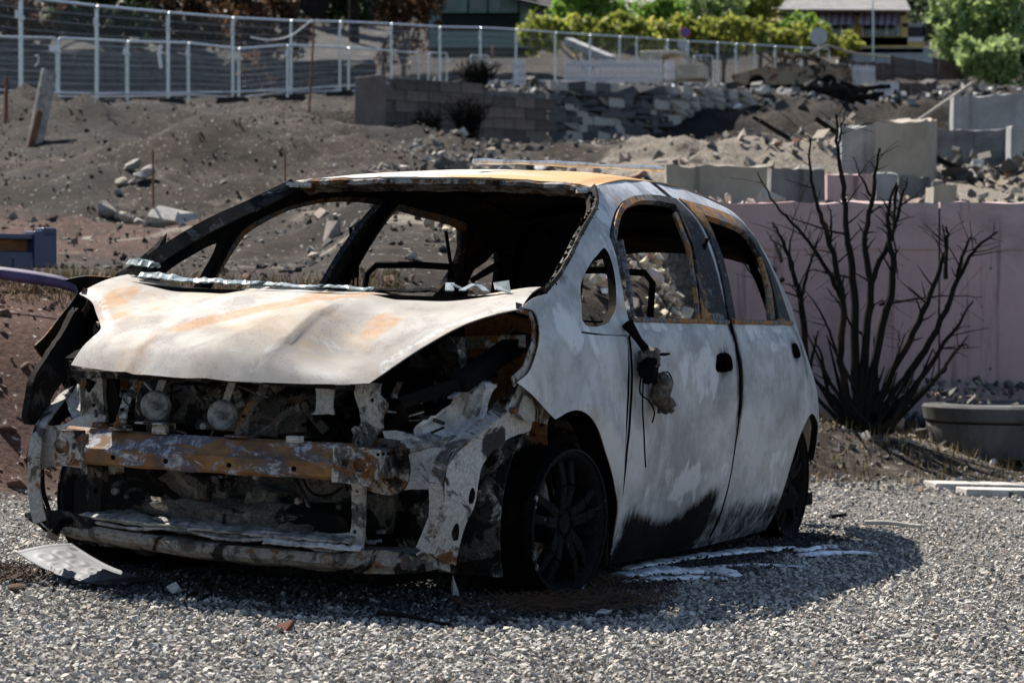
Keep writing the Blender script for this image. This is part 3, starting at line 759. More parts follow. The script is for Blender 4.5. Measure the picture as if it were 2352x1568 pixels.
SPEC = [([(1950, 960), (1930, 830), (1935, 690), (1905, 560), (1880, 480), (1862, 400), (1790, 320), (1862, 310)][:6] + [(1860, 318)], .026),
 ([(1935, 690), (1900, 620), (1845, 540), (1782, 470), (1740, 395)], .016),
 ([(1965, 955), (1965, 800), (1960, 640), (1945, 540), (1938, 430), (1925, 340), (1920, 262)], .030),
 ([(1938, 430), (1925, 360), (1930, 300), (1944, 255)], .012),
 ([(1975, 950), (1990, 780), (2000, 650), (1985, 560), (2005, 450), (2012, 380), (2021, 340)], .028),
 ([(2000, 650), (2040, 560), (2060, 500), (2075, 440), (2085, 410)], .020),
 ([(1995, 950), (2010, 820), (2050, 650), (2045, 560), (2040, 480), (2060, 420)], .030),
 ([(2060, 430), (2052, 520), (2062, 640)], .012),
 ([(2010, 950), (2050, 850), (2110, 740), (2150, 640), (2175, 560), (2172, 520)], .028),
 ([(2172, 640), (2172, 570), (2165, 515)], .015),
 ([(2020, 950), (2080, 870), (2150, 760), (2200, 640), (2235, 580), (2291, 532)], .030),
 ([(2200, 640), (2212, 590), (2228, 545), (2245, 560)], .014),
 ([(2030, 955), (2100, 890), (2160, 800), (2205, 740), (2235, 690)], .022),
 ([(2035, 960), (2110, 905), (2165, 850), (2200, 800), (2220, 790)], .022),
 ([(2020, 700), (2080, 690), (2160, 680), (2255, 682)], .010),
 ([(1960, 640), (1900, 625), (1850, 620)], .008),
 ([(1945, 540), (1890, 525), (1840, 510), (1800, 490)], .008),
 ([(1930, 830), (1905, 760), (1875, 700), (1845, 660)], .010),
 ([(1950, 960), (1900, 900), (1890, 830), (1868, 770)], .018),
 ([(1985, 780), (2010, 700), (2050, 690), (2120, 695)], .007),
 ([(2050, 850), (2065, 800), (2060, 760), (2040, 745)], .007),
 ([(1990, 780), (1955, 740), (1920, 690), (1900, 660)], .010),
 ([(2000, 450), (1975, 400), (1960, 360)], .009), ([(1905, 560), (1910, 500), (1900, 470)], .010)]
branch_tubes(sh, [(a, r * 1.0) for a, r in SPEC], 15.45, M_CHARWOOD, 3)
rr = random.Random(9)
for i in range(44):           # dense stump shoots at the base
    a = rr.uniform(-1.2, 1.2); L = rr.uniform(.15, .60); mb = MB(); b_ = Vector((rr.uniform(-.14, .14), rr.uniform(-.12, .12), 0)); mb.tube([b_, b_ + Vector((math.sin(a) * L * .6, rr.uniform(-.05, .05), L * .5)), b_ + Vector((math.sin(a) * L, rr.uniform(-.1, .1), L))], [.016, .012, .004], 6); mb.build('shoot', M_CHARWOOD, sh, True)
p = at(1800, 900, 15.9); s2 = empty('charred_shrub', (p.x, p.y, T(p.x, p.y)), 0, 'smaller charred shrub half hidden behind the rear of the wreck', 'shrub')
branch_tubes(s2, [([(1870, 940), (1850, 820), (1840, 700), (1825, 640), (1800, 560), (1775, 510)], .028), ([(1840, 700), (1850, 640), (1870, 580), (1890, 530)], .014), ([(1825, 640), (1815, 580), (1822, 520)], .012), ([(1800, 640), (1760, 660), (1735, 640), (1700, 590)], .016), ([(1850, 940), (1860, 850), (1880, 760)], .02), ([(1795, 600), (1780, 560), (1760, 530)], .012)], 15.9, M_CHARWOOD, 5)

# ------------------------------------------------------------------ concrete remains on the terraces
def slab(name, u0, v0, u1, v1, d, mat, label, th=.25, cat='wall', d2=None, parts=None, slope=0):
    """upright concrete wall between two picture corners"""
    d2 = d2 or d; a = at(u0, v0, d); b = at(u1, v0 + slope, d2); base = min(at(u0, v1, d).z, at(u1, v1, d2).z)
    r = empty(name, (a.x, a.y, base - .3), 0, label, cat)
    A = Vector((0, 0, 0)); Bv = Vector((b.x - a.x, b.y - a.y, 0)); ha = a.z - base + .3; hb = b.z - base + .3
    nrm = Vector((-Bv.y, Bv.x, 0)).normalized() * th
    mb = MB(); mb.add([A, Bv, Bv + nrm, A + nrm, A + Vector((0, 0, ha)), Bv + Vector((0, 0, hb)), Bv + nrm + Vector((0, 0, hb)), A + nrm + Vector((0, 0, ha))], [(0, 3, 2, 1), (4, 5, 6, 7), (0, 1, 5, 4), (1, 2, 6, 5), (2, 3, 7, 6), (3, 0, 4, 7)])
    o = mb.build('wall_face', mat, r)
    bm = bmesh.new(); bm.from_mesh(o.data); bmesh.ops.subdivide_edges(bm, edges=bm.edges, cuts=11, use_grid_fill=True)
    for v_ in bm.verts:
        q = v_.co; top = sstep(.35, 0, min(ha, hb) - q.z)
        v_.co = q + Vector((.010 * nz(q.z, q.x, u0, 3.5), .008 * nz(q.x, q.z, u0, 2), .035 * top * (fbm(q.x, q.y, u0 * .1, 5.5, 4) - .25) + .0))
    bm.to_mesh(o.data); bm.free()
    return r, A, Bv, ha, hb, nrm
r, *_ = slab('concrete_wall', 1530, 380, 1762, 466, 20, M_TAN, 'low tan concrete wall just beyond the roof of the wreck')
r, *_ = slab('concrete_wall', 1772, 385, 1895, 466, 21, M_CONC_D, 'short sooty grey wall stub right of the low tan wall', .3)
r, *_ = slab('concrete_wall', 1932, 290, 2130, 440, 26, M_CONC, 'tall pale grey concrete slab standing above the pink wall', .2, slope=-14)
r, *_ = slab('concrete_wall', 2128, 276, 2152, 440, 25.6, M_TAN, 'narrow tan end face of the tall grey slab', .5, d2=27)
r, *_ = slab('concrete_wall', 2190, 222, 2420, 300, 36, M_CONC, 'long white-streaked concrete wall at the right edge', .3, slope=-14)
r, *_ = slab('concrete_wall', 2150, 296, 2330, 440, 31, M_CONC_D, 'dark cellar back wall under the white-streaked wall', .3)
r, *_ = slab('concrete_post', 2322, 290, 2350, 430, 29.5, M_CONC, 'upright concrete post at the right edge of the cellar', .3, 'post')
r, *_ = slab('concrete_block', 1900, 398, 2010, 462, 22, M_PINK, 'pinkish broken concrete block behind the shrub tips', .5, 'block')
r, *_ = slab('concrete_block', 2012, 394, 2062, 456, 22.5, M_CONC, 'small grey concrete block beside the pinkish one', .5, 'block')
r, *_ = slab('concrete_block', 2065, 405, 2140, 450, 23, M_CONC_D, 'sooty concrete lump at the foot of the tall grey slab', .5, 'block')
r, *_ = slab('concrete_block', 2144, 425, 2198, 456, 20, M_TAN, 'tan concrete lump lying on top of the pink wall', .4, 'block')
# charred timbers fallen across each other
rr = random.Random(61)
for i in range(16):
    u = 1875 + 120 * rr.random(); v = 192 + 34 * rr.random(); d = 70 + 3 * rr.random(); a = at(u, v, d); L = rr.uniform(.6, 1.6); an = rr.uniform(-.5, .25)
    mb = MB(); mb.bar(a - Vector((L / 2 * math.cos(an), rr.uniform(-.3, .3), L / 2 * math.sin(an))), a + Vector((L / 2 * math.cos(an), rr.uniform(-.3, .3), L / 2 * math.sin(an))), .14, .12); o = mb.build('charred_timber', M_CHARWOOD, None, False, .01); tag(o, 'black charred timber in the dark pile at the end of the dry stone wall', 'timber', 'charred timber pile')
for i, (u, v, d, L, an, lab) in enumerate(((1840, 330, 38, 1.6, -.5, 'long dark timber sloping down the earth ridge, upper one'), (1880, 360, 34, 1.8, -.55, 'long dark timber sloping down the earth ridge, lower one'), (1980, 345, 30, 1.3, -.6, 'dark timber leaning on the tall grey slab'), (2150, 250, 40, 1.5, .6, 'thin pole leaning above the cellar ruin'), (2235, 400, 27, .9, -.4, 'dark timber in the cellar rubble'), (1620, 345, 36, 1.2, .1, 'dark board on the terrace behind the roof'))):
    a = at(u, v, d); mb = MB(); mb.bar(a - Vector((L / 2 * math.cos(an), 0, L / 2 * math.sin(an))), a + Vector((L / 2 * math.cos(an), .2, L / 2 * math.sin(an))), .07, .05); o = mb.build('timber', M_CHARWOOD if i != 3 else M_OLDWOOD, None, False, .01); tag(o, lab, 'timber')
# earth ridge on the middle terrace
def mound(name, u, v, d, rx, ry, h, mat, label, seed):
    p = at(u, v, d); z0 = T(p.x, p.y); V = []; F = []; n = 28; m = 40
    for i in range(n + 1):
        for j in range(m):
            r_ = i / n; a = 2 * math.pi * j / m; x = rx * r_ * math.cos(a); y = ry * r_ * math.sin(a)
            zz = h * (1 - r_ ** 1.6) * (1 + .5 * fbm(x + seed, y, 0, 1.3 / max(.5, min(rx, ry)), 4)) + (T(p.x + x, p.y + y, False) - z0) - .08 * r_ + .06 * fbm(x, y, seed, 3, 3) * (1 - r_)
            V.append((x, y, zz))
    for i in range(n):
        for j in range(m): F.append((i*m + j, i*m + (j+1) % m, (i+1)*m + (j+1) % m, (i+1)*m + j))
    o = mesh(name, V, F, mat, None, True); o.location = (p.x, p.y, z0); tag(o, label, 'earth mound', kind='structure'); return o

# ------------------------------------------------------------------ block wall, brick by brick
def block_wall():
    d0, d1 = 51.5, 54.0; a = at(875, 178, d0); b = at(1252, 206, d1); L = math.hypot(b.x - a.x, b.y - a.y)
    r = empty('block_wall', (a.x, a.y, 0), math.atan2(b.y - a.y, b.x - a.x), 'sooty grey concrete block wall in staggered courses above the slope', 'wall')
    ba = at(875, 300, d0).z - .75; rows = 8; ch = (a.z - ba) / rows; bl = .54
    me = []
    for m in M_BLOCK:
        mb = MB(); mb.box((0, 0, 0), (bl - .018, .22, ch - .016)); o = mb.build('block', m, None, False, .008); me.append(o.data); bpy.data.objects.remove(o)
    rr = random.Random(4)
    for k in range(rows):
        n = int(L / bl) + 1
        for i in range(n):
            x = (i + .5 + (.5 if k % 2 else 0)) * bl
            if x > L or (k == rows - 1 and x > L * .62): continue
            o = bpy.data.objects.new('block', rr.choice(me)); COL.objects.link(o); o.parent = r
            o.location = (x, rr.uniform(-.006, .006), ba + (k + .5) * ch); o.rotation_euler = (0, rr.uniform(-.004, .004), rr.uniform(-.006, .006))
    mb = MB(); mb.box((L / 2, .03, ba + rows * ch * .5 - .05), (L, .16, rows * ch - .15)); mb.build('mortar', M_MORTAR, r)
    mb = MB(); mb.box((-.08, .25, ba + rows * ch * .5), (.2, .8, rows * ch + .06)); mb.build('end_pier', M_BLOCK[1], r, False, .01)
block_wall()

# ------------------------------------------------------------------ dry stone wall, stone by stone
def stone_wall():
    d0, d1 = 79, 84; a = at(1258, 200, d0); b = at(1850, 190, d1); L = math.hypot(b.x - a.x, b.y - a.y)
    r = empty('dry_stone_wall', (a.x, a.y, 0), math.atan2(b.y - a.y, b.x - a.x), 'long dry stone wall of dark and pale rubble carrying the upper terrace', 'wall')
    base = at(1400, 318, 80).z - .1; top = a.z; H = top - base
    ms = []
    for i in range(8):
        v, t = hull_variants(1, 16, 300 + i, 1, True)[0]
        me = bpy.data.meshes.new('stone'); me.from_pydata(v.tolist(), [], t.tolist()); me.materials.append(M_STONE[i % 4]); ms.append(me)
    rr = random.Random(6); z = base; cnt = 0
    while z < top - .05 and cnt < 300:
        h = rr.uniform(.16, .30); x = 0
        while x < L and cnt < 300:
            w_ = rr.uniform(.25, .62)
            lim = H * (1 if x < L * .72 else max(.35, 1 - (x / L - .72) * 1.2))
            if z - base < lim:
                pale = x > L * .42
                k = rr.choice((1, 3, 5, 7, 3, 7, 0) if pale else (0, 2, 4, 6, 1, 3))
                o = bpy.data.objects.new('stone', ms[k]); COL.objects.link(o); o.parent = r; cnt += 1
                o.location = (x + w_ / 2, rr.uniform(-.05, .05), z + h / 2); o.scale = (w_ * .60, .22, h * .62); o.rotation_euler = (rr.uniform(-.06, .06), rr.uniform(-.06, .06), rr.uniform(-.06, .06))
            x += w_
        z += h
    mb = MB(); mb.box((L / 2, .22, base + H * .45), (L, .25, H * .9)); mb.build('wall_core', M_STONE[2], r)
    o = scatter('small_stones', np.stack([np.random.default_rng(1).uniform(0, L, 900), np.random.default_rng(2).normal(-.02, .07, 900), base + H * np.random.default_rng(3).uniform(0, 1, 900)], 1), np.random.default_rng(5).uniform(.05, .14, 900), HV, M_SCRAPD, 7, parent=r); tag(o, kind='stuff')
stone_wall()

# ------------------------------------------------------------------ mesh fence panels
def tubeloop(w, h, r=.021):
    c = .09; pts = [(0, 0, 0), (0, 0, h - c)] + [(c - c * math.cos(a), 0, h - c + c * math.sin(a)) for a in np.linspace(.3, math.pi / 2, 4)] + [(w - c + c * math.sin(a), 0, h - c + c * math.cos(a)) for a in np.linspace(0, math.pi / 2 - .3, 4)] + [(w, 0, h - c), (w, 0, 0)]
    return pts
FCOUNT = [0]
def fence_panel(A, B, h, label, group, feet=True, tagp=True, dense=True):
    d = B - A; L = math.hypot(d.x, d.y)
    r = empty('mesh_fence', A, math.atan2(d.y, d.x), label, 'fence', group)
    dz = d.z
    sh = lambda p: (p[0], p[1], p[2] + dz * p[0] / L)
    w = L - .06
    mb = MB(); mb.tube([sh((p[0] + .03, p[1], p[2] + .02)) for p in tubeloop(w, h - .02)], .029, 8); mb.build('frame', M_GALV, r, True)
    mb = MB(); mb.tube([sh((.03, 0, .16)), sh((w + .03, 0, .16))], .026, 6); mb.build('bottom_rail', M_GALV, r, True)
    mb = MB(); n = 9 if dense else 6
    for k in range(1, n): mb.tube([sh((.04, 0, .16 + (h - .16) * k / n)), sh((w + .02, 0, .16 + (h - .16) * k / n))], .0075, 4, False)
    m = 44 if dense else 24
    for k in range(1, m): mb.tube([sh((.03 + w * k / m, 0, .17)), sh((.03 + w * k / m, 0, h - .01))], .0022, 3, False)
    o = mb.build('wire_mesh', M_WIRE, r); tag(o, kind='stuff')
    mb = MB(); mb.box(sh((w + .06, -.02, h * .8)), (.10, .06, .07)); mb.build('clamp', M_GALV, r)
    if tagp:
        mb = MB(); mb.box(sh((w - .10, -.03, h * .83)), (.16, .01, .14)); mb.build('tag_plate', M_WHITE, r)
    return r
POST = [(-140, -32, 48.5), (48, -6, 51), (222, 14, 55), (386, 29, 60), (534, 41, 65), (668, 48, 70), (780, 50, 75), (898, 55, 80), (1010, 62, 85), (1103, 64, 89), (1185, 68, 94), (1275, 75, 100), (1355, 80, 104), (1423, 84, 108), (1462, 86, 110), (1533, 92, 112), (1580, 95, 114), (1648, 98, 117), (1690, 101, 119), (1733, 103, 121), (1780, 106, 123), (1840, 110, 126), (1905, 113, 129)]
pp = [at(u, v, d) for u, v, d in POST]
ORD = ['first', 'second', 'third', 'fourth', 'fifth', 'sixth', 'seventh', 'eighth', 'ninth', 'tenth', 'eleventh', 'twelfth', 'thirteenth', 'fourteenth', 'fifteenth', 'sixteenth', 'seventeenth', 'eighteenth', 'nineteenth', 'twentieth', 'twenty-first', 'twenty-second']
for i, (a, b) in enumerate(zip(pp[:-1], pp[1:])):
    A = a - Vector((0, 0, 2.0)); B = b - Vector((0, 0, 2.0))
    fence_panel(A, B, 2.0, 'tall galvanised mesh fence panel, %s of its row counted from the left edge' % ORD[i], 'tall mesh fence along the road', dense=i < 10)
    if i < 9:
        z = T(B.x, B.y); mb = MB(); mb.box((0, 0, -.02), (.28, .80, .16), None, .9); o = mb.build('fence_foot', M_RUBBER, None, False, .02); o.location = (B.x, B.y, B.z - .02); o.rotation_euler = (0, 0, math.atan2(B.y - A.y, B.x - A.x))
        tag(o, 'black rubber block under the %s post of the tall mesh fence from the left' % ORD[i + 1], 'fence foot', 'rubber fence feet')
LOW = [(-60, 84, 52.5), (133, 88, 54), (292, 95, 57), (432, 99, 61), (548, 112, 64.5), (660, 104, 68), (800, 110, 74), (962, 122, 82)]
lp = [at(u, v, d + 1.6) for u, v, d in LOW]
for i, (a, b) in enumerate(zip(lp[:-1], lp[1:])):
    fence_panel(a - Vector((0, 0, 1.4)), b - Vector((0, 0, 1.4)), 1.4, 'low galvanised mesh panel behind the tall fence, %s from the left edge' % ORD[i], 'low mesh panels behind the tall fence', dense=i < 5)
for i, (u, v, d) in enumerate(((982, 122, 90), (1078, 128, 95), (1592, 128, 122))):
    a = at(u, v, d); b = at(u + 46, v, d + .5); fence_panel(a - Vector((0, 0, 1.3)), b - Vector((0, 0, 1.3)), 1.3, ['narrow mesh barrier standing among rubble left of the burnt hedge', 'narrow mesh barrier right behind the burnt hedge', 'narrow mesh barrier beside the beige burnt van'][i], 'narrow barriers', tagp=False, dense=False)
# cloth and tape scraps caught in the mesh
for i, (pts, d, w_, m, lab) in enumerate((([(371, 104), (366, 125), (370, 157)], 59.4, .085, M_WHITE, 'strip of white cloth hanging on the tall mesh fence'),
        ([(80, 130), (88, 128), (87, 145), (80, 152)], 51, .02, M_WHITE, 'curled pale scrap caught in the mesh at the left'),
        ([(575, 86), (620, 92), (668, 82), (717, 46)], 67, .03, M_WHITE, 'pale sagging hose slung across the mesh fence'),
        ([(1848, 131), (1890, 108), (1910, 107), (1960, 122), (2050, 132)], 118, .10, M_PALE_ST[2], 'pale slack tape draped over bent fence tops at the right'),
        ([(1130, 103), (1131, 128)], 92, .05, plain('red_tape', (.5, .16, .14), .6, .3), 'red and white tape tied on a stake beyond the fence'))):
    mb = MB(); mb.tube(catmull3([at(u, v, d) for u, v in pts], 5) if len(pts) > 2 else [at(u, v, d) for u, v in pts], w_ / 2, 6); o = mb.build('hanging_strip', m, None, True); tag(o, lab, 'strip')

# ------------------------------------------------------------------ white picket fences
M_PICKET = plain('scorched_white_paint', (.52, .51, .54), .75, .25, 5)
def pickets(u0, u1, v0, v1, d, n, label, d2=None, m=None):
    d2 = d2 or d; a = at(u0, v1, d); b = at(u1, v1, d2); h = at(u0, v0, d).z - a.z; L = math.hypot(b.x - a.x, b.y - a.y)
    r = empty('picket_fence', a, math.atan2(b.y - a.y, b.x - a.x), label, 'fence', 'white picket fences')
    rr = random.Random(int(u0)); m = m or M_PICKET
    mb = MB(); mb.box((0, 0, h * .5), (L / n * .68, .022, h)); o0 = mb.build('picket', m, r); me = o0.data
    for i in range(n):
        o = o0 if i == 0 else bpy.data.objects.new('picket', me)
        if i: COL.objects.link(o); o.parent = r
        t = (i + .5) / n; o.location = (L * t, rr.uniform(-.006, .006), (b.z - a.z) * t + rr.uniform(-.03, .02)); o.rotation_euler = (0, rr.uniform(-.02, .02), 0)
    for z in (.22, .78):
        mb = MB(); mb.bar((0, .03, h * z), (L, .03, h * z + b.z - a.z), .03, .09); mb.build('rail', m, r)
pickets(1297, 1522, 137, 190, 82, 28, 'long scorched white picket fence on top of the dry stone wall', 82.6)
pickets(1525, 1550, 140, 185, 83, 4, 'short piece of white picket fence beside the burnt van', 83)
pickets(1178, 1208, 138, 196, 80, 4, 'narrow white picket piece above the end of the block wall', 80.5)
pickets(1958, 2010, 150, 205, 96, 9, 'small white picket fence right of the rusty car shell', 97)
pickets(2012, 2065, 188, 230, 84, 11, 'lowest white picket gate in front of the brown board fence', 85)

# ------------------------------------------------------------------ brown board fence on the right
M_BOARD = plain('brown_boards', (.085, .062, .055), .85, .35, 4)
def boards(u0, u1, v0, v1, d, n, label, d2=None, horiz=False):
    d2 = d2 or d; a = at(u0, v1, d); b = at(u1, v1, d2); h = at(u0, v0, d).z - a.z; L = math.hypot(b.x - a.x, b.y - a.y)
    r = empty('board_fence', a, math.atan2(b.y - a.y, b.x - a.x), label, 'fence')
    rr = random.Random(int(u0) + 1)
    for i in range(n):
        mb = MB()
        if horiz: mb.box((L / 2, rr.uniform(-.02, .02), h * (i + .5) / n), (L, .03, h / n * .86))
        else: mb.box((L * (i + .5) / n, rr.uniform(-.02, .02), h * .5 + rr.uniform(-.08, .0) * h), (L / n * .88, .03, h))
        mb.build('board', M_BOARD, r)
    for t in (0, .5, 1):
        mb = MB(); mb.box((L * t, .06, h * .52), (.1, .08, h * 1.04)); mb.build('post', M_BOARD, r)
boards(2052, 2150, 130, 178, 100, 7, 'dark brown horizontal board fence below the yellow house', 103, True)
boards(2148, 2222, 134, 178, 98, 9, 'brown upright board fence next to the right-hand tree', 99)
boards(1962, 2055, 140, 178, 104, 10, 'grey-brown board fence behind the small white pickets', 105)
boards(2066, 2150, 188, 232, 86, 9, 'burnt brown board fence right of the white gate', 87)

# ------------------------------------------------------------------ wrecks beyond
def far_wreck(u0, v, d, L, yaw, label):
    p = at(u0, v, d); r = empty('burnt_sedan', (p.x, p.y, p.z), yaw, label, 'car')
    M = m_frame('tan_burnt_shell', .9, .55, .45, .25, (.34, .27, .20)); MD = M_SOOT
    for sgn in (1, -1):
        out = [(0, .52, 1), (.15, .60), (.8, .72), (1.15, .82), (1.6, 1.15), (2.1, 1.32), (2.6, 1.33), (3.1, 1.22), (3.6, .98), (4.0, .92), (4.3, .88, 1), (4.4, .5), (4.35, .25, 1), (3.85, .22, 1), (3.8, .45), (3.55, .58), (3.3, .45), (3.25, .2, 1), (1.25, .18, 1), (1.2, .45), (.95, .58), (.68, .45), (.62, .2, 1), (.1, .25, 1)]
        hol = [[(1.32, .86), (1.75, 1.18), (2.15, 1.24), (2.2, .86)], [(2.32, .86), (2.32, 1.25), (2.65, 1.25), (3.05, 1.12), (3.2, .9)]]
        panel('body_side', out, lambda a, b, s=sgn: (a, s * (.80 - .25 * max(0, b - .85)), b), .09, [M], r, holes=hol, th=.05, flip=sgn > 0)
    def strip3(name, prof, w0, mat):
        mb = MB()
        for (x0, z0, a0), (x1, z1, a1) in zip(prof[:-1], prof[1:]): mb.add([(x0, -a0, z0), (x1, -a1, z1), (x1, a1, z1), (x0, a0, z0)], [(0, 1, 2, 3)])
        o = mb.build(name, mat, r, True); md = o.modifiers.new('s', 'SOLIDIFY'); md.thickness = .04
    strip3('hood', [(.02, .52, .70), (.15, .62, .75), (.8, .74, .78), (1.1, .80, .78)], 0, M)
    strip3('roof', [(1.85, 1.22, .66), (2.1, 1.33, .67), (2.6, 1.35, .67), (3.0, 1.26, .66)], 0, M)
    strip3('boot_lid', [(3.6, .99, .74), (4.0, .93, .74), (4.3, .89, .72), (4.4, .5, .72)], 0, M_MELT)
    mb = MB(); mb.box((2.2, 0, .3), (3.6, 1.4, .2)); mb.build('floor', MD, r)
    for x in (.95, 3.55):
        for s in (-1, 1):
            mb = MB(); mb.lathe([(0, .08), (.12, .08), (.24, .09), (.26, .05), (.26, -.08), (0, -.08)], 20, (x, s * .72, .26)); mb.build('wheel', MD, r, True)
    mb = MB(); mb.box((2.3, .4, .6), (.15, .5, .5)); mb.box((2.3, -.4, .6), (.15, .5, .5)); mb.build('seat_frame', MD, r)
    return r
far_wreck(1682, 212, 97, 4.4, math.radians(-8), 'rusty burnt-out sedan shell on the terrace above the dry stone wall')
p = at(1478, 186, 88); vn = empty('burnt_van', (p.x, p.y, p.z - .2), math.radians(-10), 'beige burnt van cab behind the white picket fence', 'van')
M_BEIGE = plain('beige_scorched_paint', (.42, .36, .28), .7, .3, 3)
for s in (1, -1):
    panel('cab_side', [(0, .2, 1), (2.1, .2, 1), (2.1, .62), (1.75, .68), (1.45, 1.05), (1.1, 1.12), (0, 1.1, 1)], lambda a, b, s=s: (a, s * (.78 - .15 * max(0, b - .6)), b), .08, [M_BEIGE], vn, holes=[[(.75, .68), (1.55, .68), (1.32, .98), (.78, 1.0)]], th=.05, flip=s > 0)
mb = MB(); mb.box((.62, 0, 1.11), (1.3, 1.35, .05)); mb.build('roof', plain('pale_roof_paint', (.62, .59, .50), .6, .2), vn, False, .02)
mb = MB(); mb.box((1.85, 0, .66), (.5, 1.45, .05)); mb.box((2.1, 0, .42), (.05, 1.45, .42)); mb.build('front', M_BEIGE, vn, False, .02)

# ------------------------------------------------------------------ posts, signs, poles, plank
def pole(name, u, v0, v1, d, r, mat, label, cat, lean=0):
    a = at(u, v1, d); b = at(u + lean, v0, d); z = min(a.z, T(a.x, a.y)); mb = MB(); mb.tube([(a.x, a.y, z - .1), tuple(b)], [r, r * .85], 8); o = mb.build(name, mat, None, True); tag(o, label, cat); return o
pole('tree_trunk', 813, -60, 175, 92, .21, M_CHARWOOD, 'charred bare tree trunk standing behind the mesh fence', 'tree trunk')
pole('stake', 353, 345, 475, 24, .012, M_RUSTIRON, 'thin rusty rod stuck in the soil by the stone heap', 'rod', -2)
pole('stake', 12, 180, 330, 40, .035, M_RUSTIRON, 'rusty iron stake at the left edge', 'stake', 3)
pole('stake', 708, 50, 236, 49, .022, M_RUSTIRON, 'thin dark sign pole in front of the mesh fence', 'pole', 14)
pole('stake', 655, 350, 420, 30, .012, M_RUSTIRON, 'short rusty rod on the slope left of the roof', 'rod')
pole('street_pole', 2005, -40, 130, 150, .06, M_GALV, 'tall thin lamp post before the yellow house', 'pole')
pole('street_pole', 1700, 0, 60, 175, .06, M_GALV, 'tall thin lamp post between the houses', 'pole')
def round_sign(u, v, d, r, mats, label, v1, back=False):
    p = at(u, v, d); s = empty('road_sign', (p.x, p.y, T(p.x, p.y)), 0, label, 'sign'); h = p.z - T(p.x, p.y)
    mb = MB(); mb.tube([(0, .05, -.1), (0, .05, h + r)], .035, 8); mb.build('pole', M_GALV, s, True)
    mb = MB(); mb.cyl((0, 0, h), (0, .03, h), r, 28); mb.build('sign_disc', mats[0], s)
    if len(mats) > 1:
        mb = MB(); mb.cyl((0, -.012, h), (0, 0.0, h), r * .74, 28); mb.build('sign_face', mats[1], s)
        mb = MB(); mb.bar((-r * .55, -.018, h + r * .55), (r * .55, -.018, h - r * .55), .02, r * .22, (0, 0, 1)); mb.build('sign_bar', mats[0], s)
    return s
M_SR = plain('sign_red', (.42, .05, .06), .5, .15); M_SB = plain('sign_blue', (.03, .09, .36), .5, .15); M_SG = plain('sign_grey', (.40, .42, .44), .5, .15)
round_sign(1574, 75, 126, .26, (M_SR, M_SB), 'round blue no-parking sign with red rim and bar before the hedge', 130)
round_sign(1880, 84, 120, .40, (M_SG,), 'round grey sign back on a pole before the right hedge end', 130)
round_sign(1567, 103, 124, .22, (M_SG,), 'round grey sign back just below the blue road sign', 130)
p = at(723, 8, 48.7); mb = MB(); mb.cyl((p.x, p.y, p.z), (p.x, p.y + .02, p.z), .28, 24); o = mb.build('round_plate', M_CHARWOOD); tag(o, 'dark scorched round sign plate at the top of the thin pole', 'sign')
# leaning plank
a = at(78, 318, 38); b = at(113, 165, 38.4); mb = MB(); mb.bar(Vector((a.x, a.y, T(a.x, a.y) - .1)), b, .26, .06, (0.8, -.6, .2)); o = mb.build('plank', M_OLDWOOD, None, False, .01); tag(o, 'scorched wooden plank planted askew in the embankment', 'plank')
a = at(65, 330, 37.9); b = at(92, 255, 38.0); mb = MB(); mb.bar(Vector((a.x, a.y, T(a.x, a.y) - .1)), b, .10, .05, (0.8, -.6, .2)); o = mb.build('plank', M_RUSTIRON, None, False, .01); tag(o, 'short brown prop at the foot of the leaning plank', 'plank')
# grey slab leaning in the rubble, pipe
a = at(1305, 96, 110); b = at(1405, 138, 108); mb = MB(); mb.bar(a, b, .5, .32, (0, 0, 1)); o = mb.build('concrete_beam', M_CONC, None, False, .03); tag(o, 'grey concrete beam sloping up out of the far rubble', 'beam')

# ------------------------------------------------------------------ dark rock face and burnt growth at upper left
def m_rock():
    n = NT('dark_rock'); f = n.noise(1.6, 7, .7, .4); g = n.vor(1.1, 'DISTANCE_TO_EDGE')
    c = n.mix(n.rng(f, .35, .65), (.022, .021, .020), (.075, .070, .064)); c = n.mix(n.rng(g, .0, .06, 1, 0), c, (.02, .02, .02)); n.bump(f, .8, .2)
    return n.done(c, .9, 0, .25)
M_ROCK = m_rock()
rf = [(-260, 108, 235, 62), (60, 110, 236, 66), (260, 118, 236, 70), (420, 125, 232, 74), (560, 140, 226, 78), (700, 138, 218, 82), (860, 138, 212, 86)]
V = []; F = []; nn = 12
C = catmull3([at(u, v1, d) for u, v0, v1, d in rf], 8); D = catmull3([at(u, v0, d + 1.2) for u, v0, v1, d in rf], 8)
for i, (a, b) in enumerate(zip(C, D)):
    for j in range(nn): 
        q = a.lerp(b, j / (nn - 1)); q = q + Vector((.25 * fbm(q.x, q.y, q.z, .8, 4), .5 * fbm(q.z, q.x, q.y, .7, 4), .1 * fbm(q.x, q.z, 0, 1, 3))); 
        if j == 0: q.z -= .8
        V.append(q)
for i in range(len(C) - 1):
    for j in range(nn - 1): F.append((i*nn + j, i*nn + j + 1, (i+1)*nn + j + 1, (i+1)*nn + j))
# give it a top that runs back into the hill
k0 = len(V)
for i, b in enumerate(D): V.append(b + Vector((0, 14, 2.6)))
for i in range(len(D) - 1): F.append((i*nn + nn - 1, k0 + i, k0 + i + 1, (i+1)*nn + nn - 1))
o = mesh('rock_face', V, F, M_ROCK, None, False); tag(o, kind='structure')

